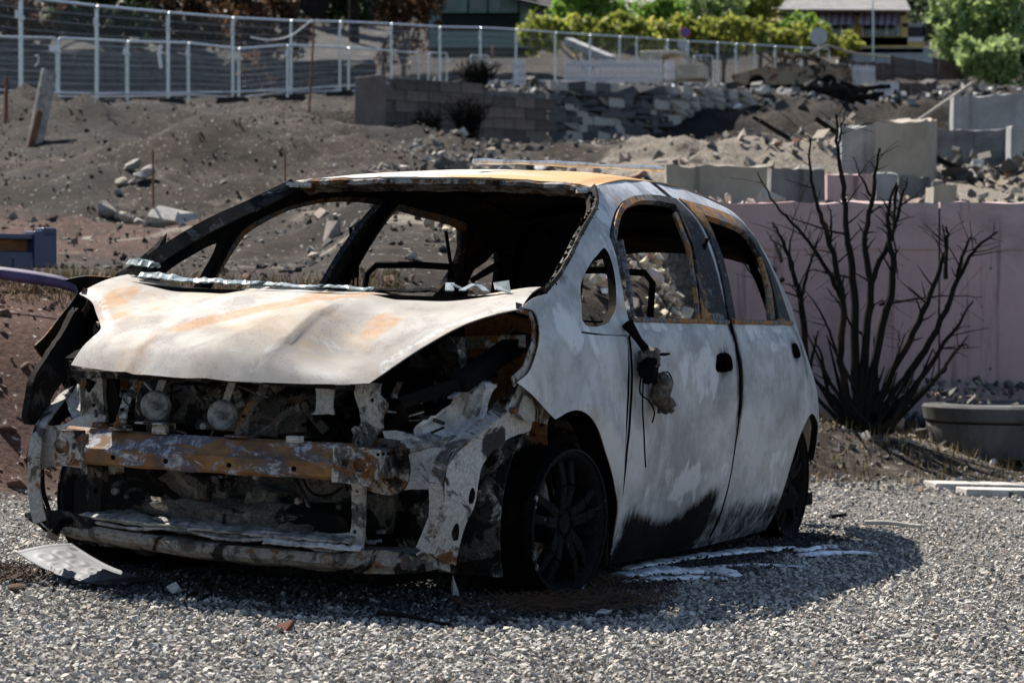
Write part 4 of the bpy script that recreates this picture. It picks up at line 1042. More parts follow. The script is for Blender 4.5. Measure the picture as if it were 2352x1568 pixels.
# ------------------------------------------------------------------ foliage
def m_leaf(name, a, b, dry=None):
    n = NT(name); t = n.attr('tint')
    st = [(0, a), (.7, b), (1, dry or tuple(x * 1.35 for x in b))]
    c = n.ramp(t, st)
    n.b.inputs['Transmission Weight'].default_value = 0
    n.b.inputs['Subsurface Weight'].default_value = 0
    m = n.done(c, .55, 0, .35)
    tr = n.t.nodes.new('ShaderNodeBsdfTranslucent'); n.L(c, tr.inputs[0]); mx = n.t.nodes.new('ShaderNodeMixShader'); mx.inputs[0].default_value = .5
    n.t.links.new(n.b.outputs[0], mx.inputs[1]); n.t.links.new(tr.outputs[0], mx.inputs[2]); n.t.links.new(mx.outputs[0], n.out.inputs[0])
    return m
M_LEAF = m_leaf('green_leaves', (.07, .14, .025), (.22, .37, .06))
M_LEAFY = m_leaf('yellow_green_leaves', (.11, .14, .026), (.34, .38, .075), (.50, .46, .10))
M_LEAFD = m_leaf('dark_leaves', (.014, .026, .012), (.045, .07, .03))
M_LEAFG = m_leaf('grey_green_leaves', (.11, .19, .06), (.34, .44, .18))
M_LEAFB = m_leaf('scorched_leaves', (.035, .022, .013), (.105, .055, .026), (.20, .10, .04))
M_BARK = plain('bark', (.07, .06, .05), .9, .3, 8, 0, .5)
def crown(name, centers, n, leaf, mat, seed, parent):
    """leaf-sized faces in clumps spread through a set of ellipsoids"""
    rg = np.random.default_rng(seed); P = []; Tn = []
    w = np.array([c[3] * c[4] * c[5] for c in centers]); w = w / w.sum()
    for (cx, cy, cz, rx, ry, rz), wi in zip(centers, w):
        k = int(n * wi); nc = max(6, k // 26)
        d = rg.normal(0, 1, (nc, 3)); d /= np.linalg.norm(d, axis=1)[:, None]; rad = rg.uniform(.35, 1.06, nc) ** .6
        C = d * rad[:, None] * np.array([rx, ry, rz]) + np.array([cx, cy, cz])
        ix = rg.integers(0, nc, k); sp_ = .22 * (rx * ry * rz) ** (1 / 3)
        P.append(C[ix] + rg.normal(0, sp_, (k, 3)) * .6); Tn.append(np.clip(rg.uniform(0, 1, nc)[ix] * .7 + rg.uniform(0, .3, k), 0, 1))
    P = np.concatenate(P); Tn = np.concatenate(Tn); m = len(P); R = rand_rot(rg, m, 1.6); s = leaf * rg.uniform(.6, 1.4, m)
    q = np.array([(-.5, -.28, 0), (.5, -.28, .06), (.5, .28, 0), (-.5, .28, -.05)])
    V = np.einsum('nij,vj->nvi', R, q) * s[:, None, None] + P[:, None, :]
    F = np.arange(m * 4).reshape(m, 4)
    o = np_mesh(name, V.reshape(-1, 3), F, mat, parent, False, {'tint': np.repeat(Tn, 4)}); tag(o, kind='stuff'); return o
def tree(name, u, v, d, blobs, n, leaf, mat, seed, label, cat='tree', group=None, trunk=True):
    """blobs in metres relative to the base"""
    p = at(u, v, d); z = T(p.x, p.y); r = empty(name, (p.x, p.y, z), 0, label, cat, group)
    dz = p.z - z
    B = [(a, b, c + dz, e, f, g) for a, b, c, e, f, g in blobs]
    crown('crown', B, n, leaf, mat, seed, r)
    rr = random.Random(seed)
    if trunk:
        mb = MB(); top = max(b[2] for b in B)
        mb.tube([(0, 0, -.3), (.05, 0, top * .4), (-.05, .05, top)], [.14, .10, .03], 8)
        for b in B: mb.tube([(0, 0, top * .3), (b[0] * .5, b[1] * .5, b[2] * .75), (b[0], b[1], b[2])], [.07, .04, .015], 6)
        mb.build('trunk', M_BARK, r, True)
    return r
def hedge_blobs(u0, u1, v0, v1, d, k, seed, ry=.9):
    rr = random.Random(seed); base = at((u0 + u1) / 2, v1, d); out = []
    for i in range(k):
        t = (i + .5) / k; u = lerp(u0, u1, t); vt = v0 + rr.uniform(-6, 6); c = at(u, (vt + v1) / 2, d) - base; hw = abs(u1 - u0) / k * d / FPX * .75; hh = (v1 - vt) / 2 * d / FPX
        out.append((c.x, rr.uniform(-.4, .4), c.z, hw, ry, hh))
    return (u0 + u1) / 2, v1, out
def hedge(u0, u1, v0, v1, d, k, n, leaf, mat, seed, label, name='hedge', cat='hedge'):
    u, v, B = hedge_blobs(u0, u1, v0, v1, d, k, seed); return tree(name, u, v, d, B, n, leaf, mat, seed, label, cat)
hedge(1200, 1500, 38, 118, 124, 6, 5200, .20, M_LEAFY, 1, 'clipped olive-green hedge behind the mesh fence, left half')
hedge(1480, 1750, 40, 118, 136, 5, 5200, .20, M_LEAFY, 2, 'clipped olive-green hedge behind the mesh fence, right half')
hedge(1640, 1960, 62, 122, 140, 6, 5200, .20, M_LEAFY, 3, 'yellow-green hedge sloping down before the yellow house')
tree('bush', 1350, 60, 138, [(0, 0, 1.0, 1.6, 1.2, 1.3), (-1.0, 0, .6, 1.1, 1, 1.0), (1.0, 0, .9, 1.2, 1, 1.1), (0, 0, 2.2, 1.6, 1.2, 1.2)], 5200, .20, M_LEAF, 4, 'fresh green leafy tree above the hedge, left of the grey roof', 'bush')
tree('bush', 1500, 46, 142, [(0, 0, .2, 1.3, 1, .9), (.8, 0, .6, 1.0, 1, .7)], 2600, .18, M_LEAF, 5, 'small dark green bush under the slope of the grey roof', 'bush')
tree('bush', 1630, 70, 144, [(0, 0, 0.7, 1.3, 1, 1.1), (.9, 0, 1.2, 1.0, 1, 1.0), (-.8, 0, 1.1, 1.0, 1, .9)], 4200, .18, M_LEAFG, 6, 'rounded grey-green bush behind the blue road sign', 'bush')
tree('bush', 1745, 55, 146, [(0, 0, .8, 1.1, 1, 1.2), (-.7, 0, .4, .8, 1, .9), (.5, 0, 1.8, .9, 1, .9)], 4200, .18, M_LEAFY, 7, 'bright yellow-green bush left of the yellow house', 'bush')
tree('bush', 1660, 100, 138, [(0, 0, .2, 1.1, .9, .9), (.7, 0, .1, .8, .9, .7)], 2200, .18, M_LEAFD, 8, 'dark bush in the middle of the hedge', 'bush')
tree('bush', 1850, 90, 144, [(0, 0, .3, 1.3, 1, 1.0), (-.9, 0, .6, .9, 1, .8)], 3200, .18, M_LEAF, 9, 'green bush at the corner of the yellow house', 'bush')
tree('garden_tree', 2215, 130, 106, [(0, 0, .6, 1.3, 1.2, 1.0), (.6, 0, 1.6, 1.3, 1.2, 1.0), (-.6, 0, 1.7, .9, 1, 1.0), (1.6, .5, .9, 1.1, 1.2, 1.1), (.2, 0, -.2, 1.0, 1.2, .6), (1.2, .2, 2.4, 1.2, 1.2, 1.0)], 8500, .17, M_LEAFG, 10, 'large bright green tree at the right edge', 'tree')
tree('garden_tree', 2290, 175, 98, [(0, 0, .5, .9, 1, .9), (-.9, 0, .7, .7, .9, .7)], 3800, .16, M_LEAFG, 11, 'lower mid-green bushy tree under the large bright tree', 'tree')
tree('garden_tree', 2390, 120, 112, [(0, 0, .5, 1.3, 1.2, 2.4), (-.5, .8, 1.8, 1.2, 1.2, 1.6)], 6500, .18, M_LEAFD, 12, 'dark tree behind the bright one at the right edge', 'tree')
rr = random.Random(77)
for i, (u, v, d, k) in enumerate(((1060, 10, 185, 0), (1240, 5, 190, 1), (1420, -5, 195, 0), (1600, 0, 200, 0), (1780, -20, 205, 0), (2150, 10, 175, 0), (2260, 20, 170, 0), (880, -10, 150, 2), (1960, -40, 215, 0), (2330, -10, 180, 0))):
    B = [(rr.uniform(-2, 2), rr.uniform(-1, 1), rr.uniform(-2, 2), rr.uniform(2, 3.2), 2, rr.uniform(2, 3.2)) for _ in range(5)]
    tree('wood_tree', u, v, d, B, 4200, .32, (M_LEAFD, M_LEAF, M_LEAFB)[k], 100 + i, ['dark tree high behind the green house', 'mid-green tree at the top between green house and grey roof', 'dark tree above the ridge of the grey roof', 'dark tree behind the grey-green bush', 'dark tree left behind the yellow house', 'dark tree right behind the yellow house', 'dark tree above the large bright tree', 'scorched brown tree beside the green house', 'dark tree over the ridge of the yellow house', 'dark tree in the top right corner'][i], 'tree', 'trees closing the view at the top')
for i, (u0, u1, v0, v1, d, mat, lab) in enumerate(((-160, 130, -70, 118, 68, M_LEAFB, 'scorched dark hedge above the rock face at the left edge'), (110, 330, -60, 122, 73, M_LEAFD, 'blackened hedge above the rock face, second from the left'), (310, 520, -60, 128, 77, M_LEAFB, 'brown scorched hedge above the rock face, third from the left'), (500, 700, -60, 140, 82, M_LEAFB, 'brown scorched growth above the end of the rock face'), (690, 860, -70, 60, 96, M_LEAFD, 'dark growth behind the charred trunk'), (840, 1010, -70, 62, 110, M_LEAFB, 'brown scorched bushes left of the green house'))):
    hedge(u0, u1, v0, v1, d, 5, 4200, .15, mat, 200 + i, lab, 'scorched_hedge', 'hedge')
tree('bush', 470, 12, 84, [(0, 0, .2, .7, .6, .5)], 700, .12, M_LEAF, 220, 'small patch of surviving green leaves above the scorched hedge', 'bush')
tree('bush', 795, 12, 100, [(0, 0, .2, .9, .6, .6)], 900, .13, M_LEAF, 221, 'green leaves surviving beside the charred trunk', 'bush')
tree('scorched_bush', 575, 165, 74.5, [(0, 0, .1, .35, .4, .6), (.3, 0, -.3, .3, .3, .4)], 1100, .07, M_LEAFB, 222, 'rust-brown scorched bush behind the mesh fence', 'bush', None, False)
# burnt twiggy bushes at the block wall
for i, (u, v, d, w_, h_, n, lab) in enumerate(((1095, 196, 62, 75, 70, 70, 'blackened twiggy bush on top of the block wall'), (1075, 305, 51, 75, 95, 80, 'blackened twiggy bush in front of the block wall'), (985, 300, 51.2, 50, 60, 40, 'smaller blackened bush at the foot of the block wall'))):
    p = at(u, v, d); r = empty('burnt_bush', (p.x, p.y, p.z - .1), 0, lab, 'bush'); rr = random.Random(300 + i); k = d / FPX
    for j in range(int(n * 1.8)):
        a = rr.gauss(0, .5); L = h_ * k * rr.uniform(.5, 1.05); e = Vector((math.sin(a) * L * w_ / h_, rr.gauss(0, .15), L * math.cos(a * .7)))
        mb = MB(); m = e * .5 + Vector((rr.gauss(0, .03), rr.gauss(0, .03), 0)); b_ = Vector((rr.gauss(0, .08), rr.gauss(0, .06), 0)); mb.tube([b_, b_ + m, e], [.016, .011, .005], 4)
        for q in range(4):
            t = rr.uniform(.4, .95); c = b_.lerp(e, t); mb.tube([c, c + Vector((rr.gauss(0, .1), rr.gauss(0, .1), rr.uniform(.02, .16)))], [.009, .004], 3)
        mb.build('twig', M_CHARWOOD, r)

# ------------------------------------------------------------------ houses
def m_tile(name, a):
    n = NT(name); w = n.t.nodes.new('ShaderNodeTexNoise'); f = n.noise(2, 5, .6); return n.done(n.mix(n.rng(f, .35, .65), tuple(x * .8 for x in a), a), .8, 0, .3)
M_TILE = m_tile('grey_roof_tiles', (.40, .39, .385)); M_GREENW = plain('green_boards', (.13, .19, .175), .8, .15, 3); M_YEL = plain('yellow_boards', (.58, .42, .16), .8, .15, 3)
M_DARKROOF = plain('dark_eaves', (.035, .032, .035), .8, .2); M_WIN = plain('window_glass', (.03, .04, .05), .15, .2, 2, 0, 0, .6); M_TRIM = plain('white_trim', (.62, .62, .62), .7, .1); M_CELLAR = plain('cellar_render', (.36, .37, .38), .9, .15, 2); M_AWN = plain('awning_cloth', (.14, .10, .15), .9, .2, 6); M_AWN2 = plain('awning_stripe', (.32, .27, .33), .9, .2, 6)
def pbox(r, name, u0, v0, u1, v1, d, dep, mat, parent=None, y=0.0):
    a = at(u0, v0, d); b = at(u1, v1, d); c = (a + b) / 2 - r.location; mb = MB(); mb.box((c.x, dep / 2 + y, c.z), (abs(b.x - a.x), dep, abs(a.z - b.z))); return mb.build(name, mat, parent or r)
def tiled_roof(r, P0, P1, P2, P3, rows, mat, name='roof'):
    """four corners: eave left, eave right, ridge right, ridge left"""
    mb = MB()
    for i in range(rows):
        t0, t1 = i / rows, (i + 1) / rows
        a = P0.lerp(P3, t0); b = P1.lerp(P2, t0); c = P1.lerp(P2, t1); d = P0.lerp(P3, t1); n = (b - a).cross(d - a).normalized() * .05
        mb.add([a + n, b + n, c, d, a - n, b - n, c - n, d - n], [(0, 1, 2, 3), (0, 4, 5, 1), (4, 7, 6, 5), (1, 5, 6, 2), (0, 3, 7, 4)])
    return mb.build(name, mat, r)
# yellow house
d = 152; p = at(1940, 190, d); h = empty('yellow_house', (p.x, p.y, p.z - 1.5), 0, 'yellow timber house with grey tiled roof, striped awnings and balcony', 'house')
pbox(h, 'wall', 1800, 10, 2085, 105, d, 7, M_YEL)
pbox(h, 'cellar_wall', 1965, 105, 2150, 200, d - 1.2, 8, M_CELLAR)
L_ = lambda u, v, dd: at(u, v, dd) - h.location
tiled_roof(h, L_(1765, 22, d - 1.5), L_(2092, 24, d - 1.5), L_(2060, -40, d + 4), L_(1730, -40, d + 4), 14, M_TILE)
pbox(h, 'eaves', 1775, 22, 2090, 30, d - 1.4, .25, M_DARKROOF)
for i, (u0, u1) in enumerate(((1868, 1965), (1975, 2070))):
    wv = pbox(h, 'window', u0 + 4, 48, u1 - 6, 84, d, .1, M_WIN, y=-.08)
    for k in range(4): pbox(h, 'window_frame', lerp(u0 + 4, u1 - 8, k / 3), 48, lerp(u0 + 4, u1 - 8, k / 3) + 3, 84, d, .06, M_TRIM, wv, y=-.14)
    n = 12; aw = MB(); 
    for k in range(n):
        a, b = L_(lerp(u0, u1, k / n), 30, d - .15), L_(lerp(u0, u1, (k + 1) / n), 30, d - .15); c, e = L_(lerp(u0, u1, (k + 1) / n) - 3, 57, d - 1.3), L_(lerp(u0, u1, k / n) - 3, 57, d - 1.3)
        mb = MB(); mb.add([a, b, c, e], [(0, 1, 2, 3)]); o = mb.build('awning_stripe', M_AWN if k % 2 else M_AWN2, h); md = o.modifiers.new('s', 'SOLIDIFY'); md.thickness = .03
pbox(h, 'balcony_rail', 1963, 80, 2130, 90, d - 1.4, .1, M_TRIM); pbox(h, 'balcony_front', 1963, 90, 2130, 105, d - 1.35, .08, M_YEL); pbox(h, 'balcony_slab', 1960, 106, 2130, 116, d - 1.5, 1.5, M_TRIM)
for u in (2030, 2072, 2128): pbox(h, 'post', u, 44, u + 4, 82, d - 1.3, .1, M_TRIM)
pbox(h, 'annex_wall', 2085, 62, 2130, 85, d, 4, M_DARKROOF); pbox(h, 'annex_roof', 2078, 50, 2132, 58, d - 1, 4, M_TILE)
# grey-roofed house
d = 165; p = at(1460, 60, d); h = empty('grey_roofed_house', (p.x, p.y, p.z - 2), 0, 'house whose pale grey roof slopes down behind the hedge', 'house')
L_ = lambda u, v, dd: at(u, v, dd) - h.location
tiled_roof(h, L_(1395, 40, d), L_(1520, -2, d), L_(1600, -60, d + 6), L_(1420, -60, d + 6), 10, M_TILE)
pbox(h, 'eaves', 1405, 42, 1470, 52, d - .1, .3, M_DARKROOF); pbox(h, 'wall', 1420, 50, 1600, 110, d + 1, 5, M_GREENW); pbox(h, 'gable_wall', 1530, -20, 1610, 60, d - 1, 5, M_GREENW)
# green house
d = 148; p = at(1100, 90, d); h = empty('green_house', (p.x, p.y, p.z - 1.5), 0, 'grey-green timber house with a board balcony under dark eaves', 'house')
L_ = lambda u, v, dd: at(u, v, dd) - h.location
pbox(h, 'wall', 985, -40, 1215, 110, d, 6, M_GREENW)
tiled_roof(h, L_(1160, -8, d - 1.2), L_(1302, 28, d - 1.2), L_(1302, -20, d + 5), L_(1160, -45, d + 5), 6, M_DARKROOF)
bl = h
for k in range(22):
    u0 = 1010 + k * 8.4; pbox(h, 'balcony_board', u0, 28, u0 + 7.4, 60, d - 1.2, .05, M_GREENW)
pbox(h, 'balcony_rail', 1006, 24, 1196, 29, d - 1.25, .12, M_GREENW); pbox(h, 'balcony_slab', 1006, 60, 1196, 66, d - 1.3, 1.3, M_GREENW)
for (u0, u1) in ((1022, 1050), (1080, 1112), (1130, 1150)): pbox(h, 'window', u0, -6, u1, 22, d, .08, M_WIN, y=-.06)
for u in (1012, 1072, 1118, 1190): pbox(h, 'post', u, -40, u + 4, 28, d - 1.2, .1, M_GREENW)

# ------------------------------------------------------------------ left foreground: blue frame and purple strap on the bank
a = at(-70, 548, 14.6); b = at(118, 548, 14.9); bl = empty('blue_frame', (a.x, a.y, 0), math.atan2(b.y - a.y, b.x - a.x), 'navy blue steel frame end standing on the bank at the left edge', 'steel frame')
M_NAVY = plain('navy_paint', (.018, .035, .10), .35, .2, 6, 0, 0, .5); k = 14.7 / FPX; Lx = (b - a).length; zt = at(0, 538, 14.7).z; zb = at(0, 614, 14.7).z
mb = MB(); mb.box((Lx / 2, 0, zt - .012), (Lx, .10, .03)); mb.build('top_rail', M_NAVY, bl, False, .004)
mb = MB(); mb.box((Lx / 2, 0, (at(0, 578, 14.7).z + zb) / 2), (Lx, .10, at(0, 578, 14.7).z - zb)); mb.build('lower_beam', M_NAVY, bl, False, .004)
mb = MB(); mb.box((Lx - .07, -.01, (zt + zb) / 2 + .01), (.14, .12, zt - zb + .02)); mb.build('end_post', M_NAVY, bl, False, .006)
mb = MB(); mb.box((Lx - .045, -.02, zt + .012), (.09, .10, .055)); mb.build('end_cap', M_NAVY, bl, False, .008)
mb = MB(); mb.box((Lx / 2, .03, (zt + zb) / 2), (Lx - .1, .02, zt - zb - .03)); mb.build('back_plate', M_RUSTIRON, bl)
mb = MB(); mb.box((.3, 0, zb - .10), (.12, .12, .30)); mb.box((Lx - .3, .02, zb - .10), (.10, .08, .26)); mb.build('leg', M_NAVY, bl)
def m_strap():
    n = NT('purple_webbing'); f = n.noise(1, 3, .5, 0, n.mapping((2, 2, 220))); g = n.noise(9, 5, .6)
    return n.done(n.mix(n.rng(g, .35, .65), (.03, .02, .065), (.065, .045, .13)), .6, 0, .4)
line = [(-120, 618, 624), (-20, 612, 638), (40, 617, 648), (100, 626, 656), (140, 634, 663), (168, 645, 672), (184, 662, 680), (200, 668, 676)]
V = []; F = []; n = 0; up_ = catmull3([at(u, v0, 12.86) for u, v0, v1 in line], 5); lo_ = catmull3([at(u, v1, 12.85) for u, v0, v1 in line], 5)
for a, b in zip(up_, lo_):
    for t in (0, .33, .66, 1): V.append(a.lerp(b, t) + Vector((0, -.02 * math.sin(t * math.pi), 0)))
for i in range(len(up_) - 1):
    for j in range(3): F.append((i*4 + j, i*4 + j + 1, (i+1)*4 + j + 1, (i+1)*4 + j))
o = mesh('webbing_strap', V, F, m_strap(), None, True); md = o.modifiers.new('s', 'SOLIDIFY'); md.thickness = .008; tag(o, 'flat purple webbing strap lying along the top of the red bank', 'strap')

# dry grass on the bank top and burnt straw by the shrub
def grass(name, area, n, h0, h1, mat, seed, label):
    rg = np.random.default_rng(seed); x = rg.uniform(area[0], area[1], n); y = rg.uniform(area[2], area[3], n); z = np.array([T(a, b) for a, b in zip(x, y)])
    h = rg.uniform(h0, h1, n); a = rg.uniform(0, 6.28, n); w_ = .004; ln = rg.normal(0, .35, (n, 2)) * h[:, None]
    b0 = np.stack([x - w_ * np.cos(a), y - w_ * np.sin(a), z - .01], 1); b1 = np.stack([x + w_ * np.cos(a), y + w_ * np.sin(a), z - .01], 1); t = np.stack([x + ln[:, 0], y + ln[:, 1], z + h], 1)
    o = np_mesh(name, np.stack([b0, b1, t], 1).reshape(-1, 3), np.arange(n * 3).reshape(n, 3), mat, None, False, {'tint': np.repeat(rg.uniform(0, 1, n), 3)}); return tag(o, label, 'grass', kind='stuff')
def m_grass():
    n = NT('dry_grass'); return n.done(n.ramp(n.attr('tint'), [(0, (.10, .07, .035)), (.6, (.26, .18, .08)), (1, (.42, .31, .14))]), .8, 0, .2)
M_GRASS = m_grass()
grass('dry_grass', (-3.6, -.6, 13.0, 14.4), 5200, .02, .10, M_GRASS, 1, 'short dry yellow grass along the top of the bank')
grass('burnt_straw', (1.3, 4.2, 14.2, 16.2), 2600, .02, .09, M_GRASS, 2, 'thin scorched straw on the mound below the shrub')
heap('mound_chips', (.9, 4.5), (13.6, 16.4), 1500, .01, .045, M_SCRAP, 50, 'ashy chips on the mound under the charred shrub', 'debris', None, .3)
heap('bank_clods', (-4.5, .4), (11.2, 14.5), 2200, .008, .05, plain('soil_clod', (.12, .072, .055), .95, .4, 9, 0, .6), 51, 'loose clods on the reddish soil bank left of the wreck', 'soil', None, .2)
# ================================================================== the burnt-out hatchback
car = bpy.data.objects.new('burnt_car', None); COL.objects.link(car); car.matrix_world = CAR
tag(car, 'burnt-out ash-grey hatchback wreck with open engine bay, standing on its rims on the gravel', 'car')

ZB = [0, .10, .20, .40, .60, .78, .88, 1.00, 1.12, 1.24, 1.32, 1.40]
YB = [.725, .785, .822, .858, .868, .848, .812, .772, .723, .652, .575, .47]
PX = [-3.6, -3.25, -3.0, -2.75, -2.5, -2.2, -1.9, -1.5]
PZ = [.45, .6, .8, .93, 1.03, 1.15, 1.26, 1.35]
PT = [[.62, .82, .91, .965, .99, 1, 1, 1], [.60, .79, .885, .95, .985, 1, 1, 1], [.57, .74, .825, .905, .965, .995, 1, 1],
      [.56, .73, .81, .885, .945, .985, 1, 1], [.54, .69, .785, .87, .935, .98, 1, 1], [.45, .63, .745, .84, .925, .975, .995, 1],
      [.42, .60, .71, .82, .92, .98, 1, 1], [.40, .55, .66, .77, .88, .95, .99, 1]]
FX = [-.6, 0, .3, .5, .7, .85, 1.0]; FP = [1, .985, .95, .90, .81, .70, .5]
def fs(x, z):
    y = cub(z, ZB, YB)
    if x < -1.5: y *= cub(z, PZ, [cub(x, PX, r) for r in PT])
    elif x > -.6: y *= cub(x, FX, FP)
    return y

HX = [-.05, .10, .30, .50, .62, .70, .76, .80, .85, .92]
HZ = [.945, .932, .895, .842, .803, .771, .736, .696, .634, .540]
FOLD = [(.70, .03), (.25, .17)]                          # the heat fold across the hood
def hood_base(x, y):
    a = abs(y)
    z = cub(x + .28 * y * y * sstep(.1, .6, x), HX, HZ) - .15 * max(0, y) * sstep(.40, .75, x)
    z += 0.028 * sstep(.45, .75, a) * sstep(.55, .0, x)                 # shoulders by the windscreen
    z -= 0.014 * sstep(.20, .32, a) * sstep(.95, .35, x) * (1 - sstep(.5, .75, a) * 0.6)
    return z
def hood_z(x, y):
    z = hood_base(x, y)
    FA = Vector(FOLD[0]); FB = Vector(FOLD[1]); d = (FB - FA); L = d.length; d.normalize(); r = Vector((x, y)) - FA
    t = r.dot(d) / L; s = r.y * d.x - r.x * d.y
    s = -s if d.x < 0 else s
    w = sstep(-.04, .40, t) * (1 - sstep(.62, 1.15, t))
    if s > 0: z -= w * (0.042 * (1 - math.exp(-s / lerp(.036, .16, max(0, min(1, t))))) - 0.040 * sstep(.07, .46, s))
    else: z += w * 0.010 * sstep(-.25, 0, s)
    r2 = (y + .27 + .10 * (x - .6)); z -= 0.008 * sstep(0, .04, r2) * (1 - sstep(.05, .35, r2)) * sstep(.3, .6, x)
    z += 0.004 * nz(x, y, 3.0, 6.0)
    return z

def hit(u, v, F, x0, x1, n=260):
    """first place where the sight line at (u, v) meets a car surface F(p)=0 between x0 and x1"""
    r = cray(u, v); prev = None
    for i in range(n + 1):
        x = x0 + (x1 - x0) * i / n
        p = PCAM + r * ((x - PCAM.x) / r.x); f = F(p)
        if prev is not None and (f <= 0) != (prev[1] <= 0):
            a, b = prev[0], x
            fa = prev[1]
            for k in range(30):
                m = (a + b) / 2; pm = PCAM + r * ((m - PCAM.x) / r.x); fm = F(pm)
                if (fm <= 0) == (fa <= 0): a = m
                else: b = m
            return pm
        prev = (x, f)
    return PCAM + r * ((x1 - PCAM.x) / r.x)
def sp(u, v, s=None):
    p = hit(u, v, lambda p: p.y - fs(p.x, p.z), 1.0, -3.6); return (p.x, p.z) if s is None else (p.x, p.z, 1)
def hp(u, v, s=None):
    p = hit(u, v, lambda p: p.z - hood_z(p.x, p.y), 1.1, -.1); return (p.x, p.y) if s is None else (p.x, p.y, 1)

_p = [hit(u, v, lambda p: p.z - hood_base(p.x, p.y), 1.1, -.1) for u, v in ((600, 856), (805, 688))]
FOLD[:] = [(p.x, p.y) for p in _p]
print('FOLD', FOLD)
LM = [M_BODY, M_SOOT, M_DFRAME]
def dents(x, z): return 0.0065 * nz(x, z, 1.7, 3.6) + 0.002 * nz(x, z, 8.1, 11)
def side_fn(sgn, off=0.0, dent=1.0):
    return lambda a, b: (a, sgn * (fs(a, b) + off + dent * dents(a, b)), b)

# ---- soot, rust and bare-white areas of the panels (where the fire left them), plus a painted sky sheen
def soot_side(x, y, z):
    s = 1.0 * sstep(.30, .16, z + .05 * math.sin(x * 5)) * sstep(-1.65, -1.35, x) * sstep(-.42, -.62, x)       # black along the sill
    s = max(s, 0.62 * sstep(.28, .14, z) * (x < -1.3))
    s = max(s, 0.85 * math.exp(-((x + 1.60) / .055) ** 2) * sstep(.25, .6, z))       # B pillar gap
    s = max(s, 0.62 * math.exp(-((x + 2.62) / .16) ** 2) * sstep(.50, .75, z) * sstep(.98, .85, z))
    s = max(s, 0.8 * math.exp(-(((x + 1.42) / .12) ** 2 + ((z - .72) / .07) ** 2)))  # round the handle
    s = max(s, 0.8 * math.exp(-(((x + 2.40) / .10) ** 2 + ((z - .76) / .06) ** 2)))
    s = max(s, 0.6 * math.exp(-(((x + .03) / .10) ** 2 + ((z - 1.0) / .05) ** 2)))
    s = max(s, 0.62 * sstep(.35, .10, z) * sstep(-2.2, -2.4, x))
    return s
def rust_side(x, y, z):
    r = 0.55 * math.exp(-((z - .90) / .02) ** 2) * (x < -.4)
    r = max(r, .6 * math.exp(-(((x + .95) / .25) ** 2 + ((z - 1.27) / .02) ** 2)))
    return r
def white_side(x, y, z):
    w = 0.62 * math.exp(-(((x + .02) / .20) ** 2 + ((z - .82) / .09) ** 2))
    w = max(w, .55 * math.exp(-(((x + .30) / .05) ** 2 + ((z - .62 - .5 * (x + .3)) / .12) ** 2)))
    w = max(w, 0.5 * math.exp(-(((x + 1.25) / .3) ** 2 + ((z - .72) / .13) ** 2)))
    w = max(w, 0.45 * math.exp(-(((x + 1.9) / .4) ** 2 + ((z - .8) / .09) ** 2)))
    w = max(w, 0.55 * math.exp(-(((x + 1.05) / .5) ** 2 + ((z - .30) / .09) ** 2)))
    w = max(w, 0.40 * sstep(1.0, 1.2, z))
    w = max(w, .50 * math.exp(-((z - .845) / .022) ** 2) * (x < -.5))  # door top edge painted white as a sky reflection on the shoulder
    w = max(w, .45 * math.exp(-(((x + 2.2) / .12) ** 2 + ((z - .28) / .14) ** 2)))
    return w
SA = {'soot': soot_side, 'rust': rust_side, 'white': white_side}

# ---- hood
HALF_ = [(.850, 0), (.845, .16), (.825, .33), (.79, .455), hp(848, 880, 1)]
EDGE = [hp(905, 840), (hp(970, 797)), hp(1050, 752), hp(1120, 726), hp(1196, 709, 1)]
REAR = [(.16, .745), (.06, .735, 1), (.085, .55), (.115, .30), (.13, 0)]
FRONT = [hp(163, 838, 1), hp(205, 845), hp(270, 853), hp(345, 861), hp(430, 868), hp(520, 874), hp(610, 878), hp(690, 881), hp(780, 882), hp(848, 880, 1)]
right = FRONT + EDGE + REAR
left = [(p[0], -p[1]) + tuple(p[2:]) for p in reversed((EDGE + REAR)[:-1])]
def rust_h(x, y, z):
    r = 0
    # streak running diagonally over the crown and separate blooms
    a = Vector((.62, -.23)); b = Vector((.19, .20)); d = b - a; L = d.length; d.normalize()
    q = Vector((x, y)) - a; t = q.dot(d) / L; s = abs(q.x * -d.y + q.y * d.x)
    r = max(r, .62 * math.exp(-(s / .055) ** 2) * sstep(-.15, .1, t) * sstep(1.2, .9, t))
    r = max(r, .62 * math.exp(-(((x - .42) / .10) ** 2 + ((y - .36) / .055) ** 2)))
    for (bx, by, sx, sy, k) in ((.30, -.62, .12, .05, .6), (.47, -.54, .06, .05, .5), (.55, -.56, .05, .03, .5), (.62, -.55, .22, .025, .45), (.75, -.30, .2, .15, .22), (.25, .08, .12, .10, .42)):
        r = max(r, k * math.exp(-(((x - bx) / sx) ** 2 + ((y - by) / sy) ** 2)))
    return r * 1.45
def nose_dark_h(x, y, z):
    return 0.50 * sstep(.70, .87, x + .30 * y * y)  # darker and browner towards the front edge of the hood
def white_h(x, y, z):
    # pale line of filler dust inside the flange
    best = 9
    for i in range(len(EDGE) - 1):
        a = Vector(EDGE[i][:2]); b = Vector(EDGE[i + 1][:2]); p = Vector((x, abs(y))); d = b - a
        t = min(1, max(0, (p - a).dot(d) / d.length_squared)); best = min(best, (p - a - d * t).length)
    return 0.9 * math.exp(-((best - .028) / .008) ** 2)
panel('hood', right + left, lambda a, b: (a, b, hood_z(a, b)), .016, [M_HOOD, M_SOOT, M_FRAME], car, th=.004,
      attrs={'rust': rust_h, 'soot': nose_dark_h, 'white': white_h})

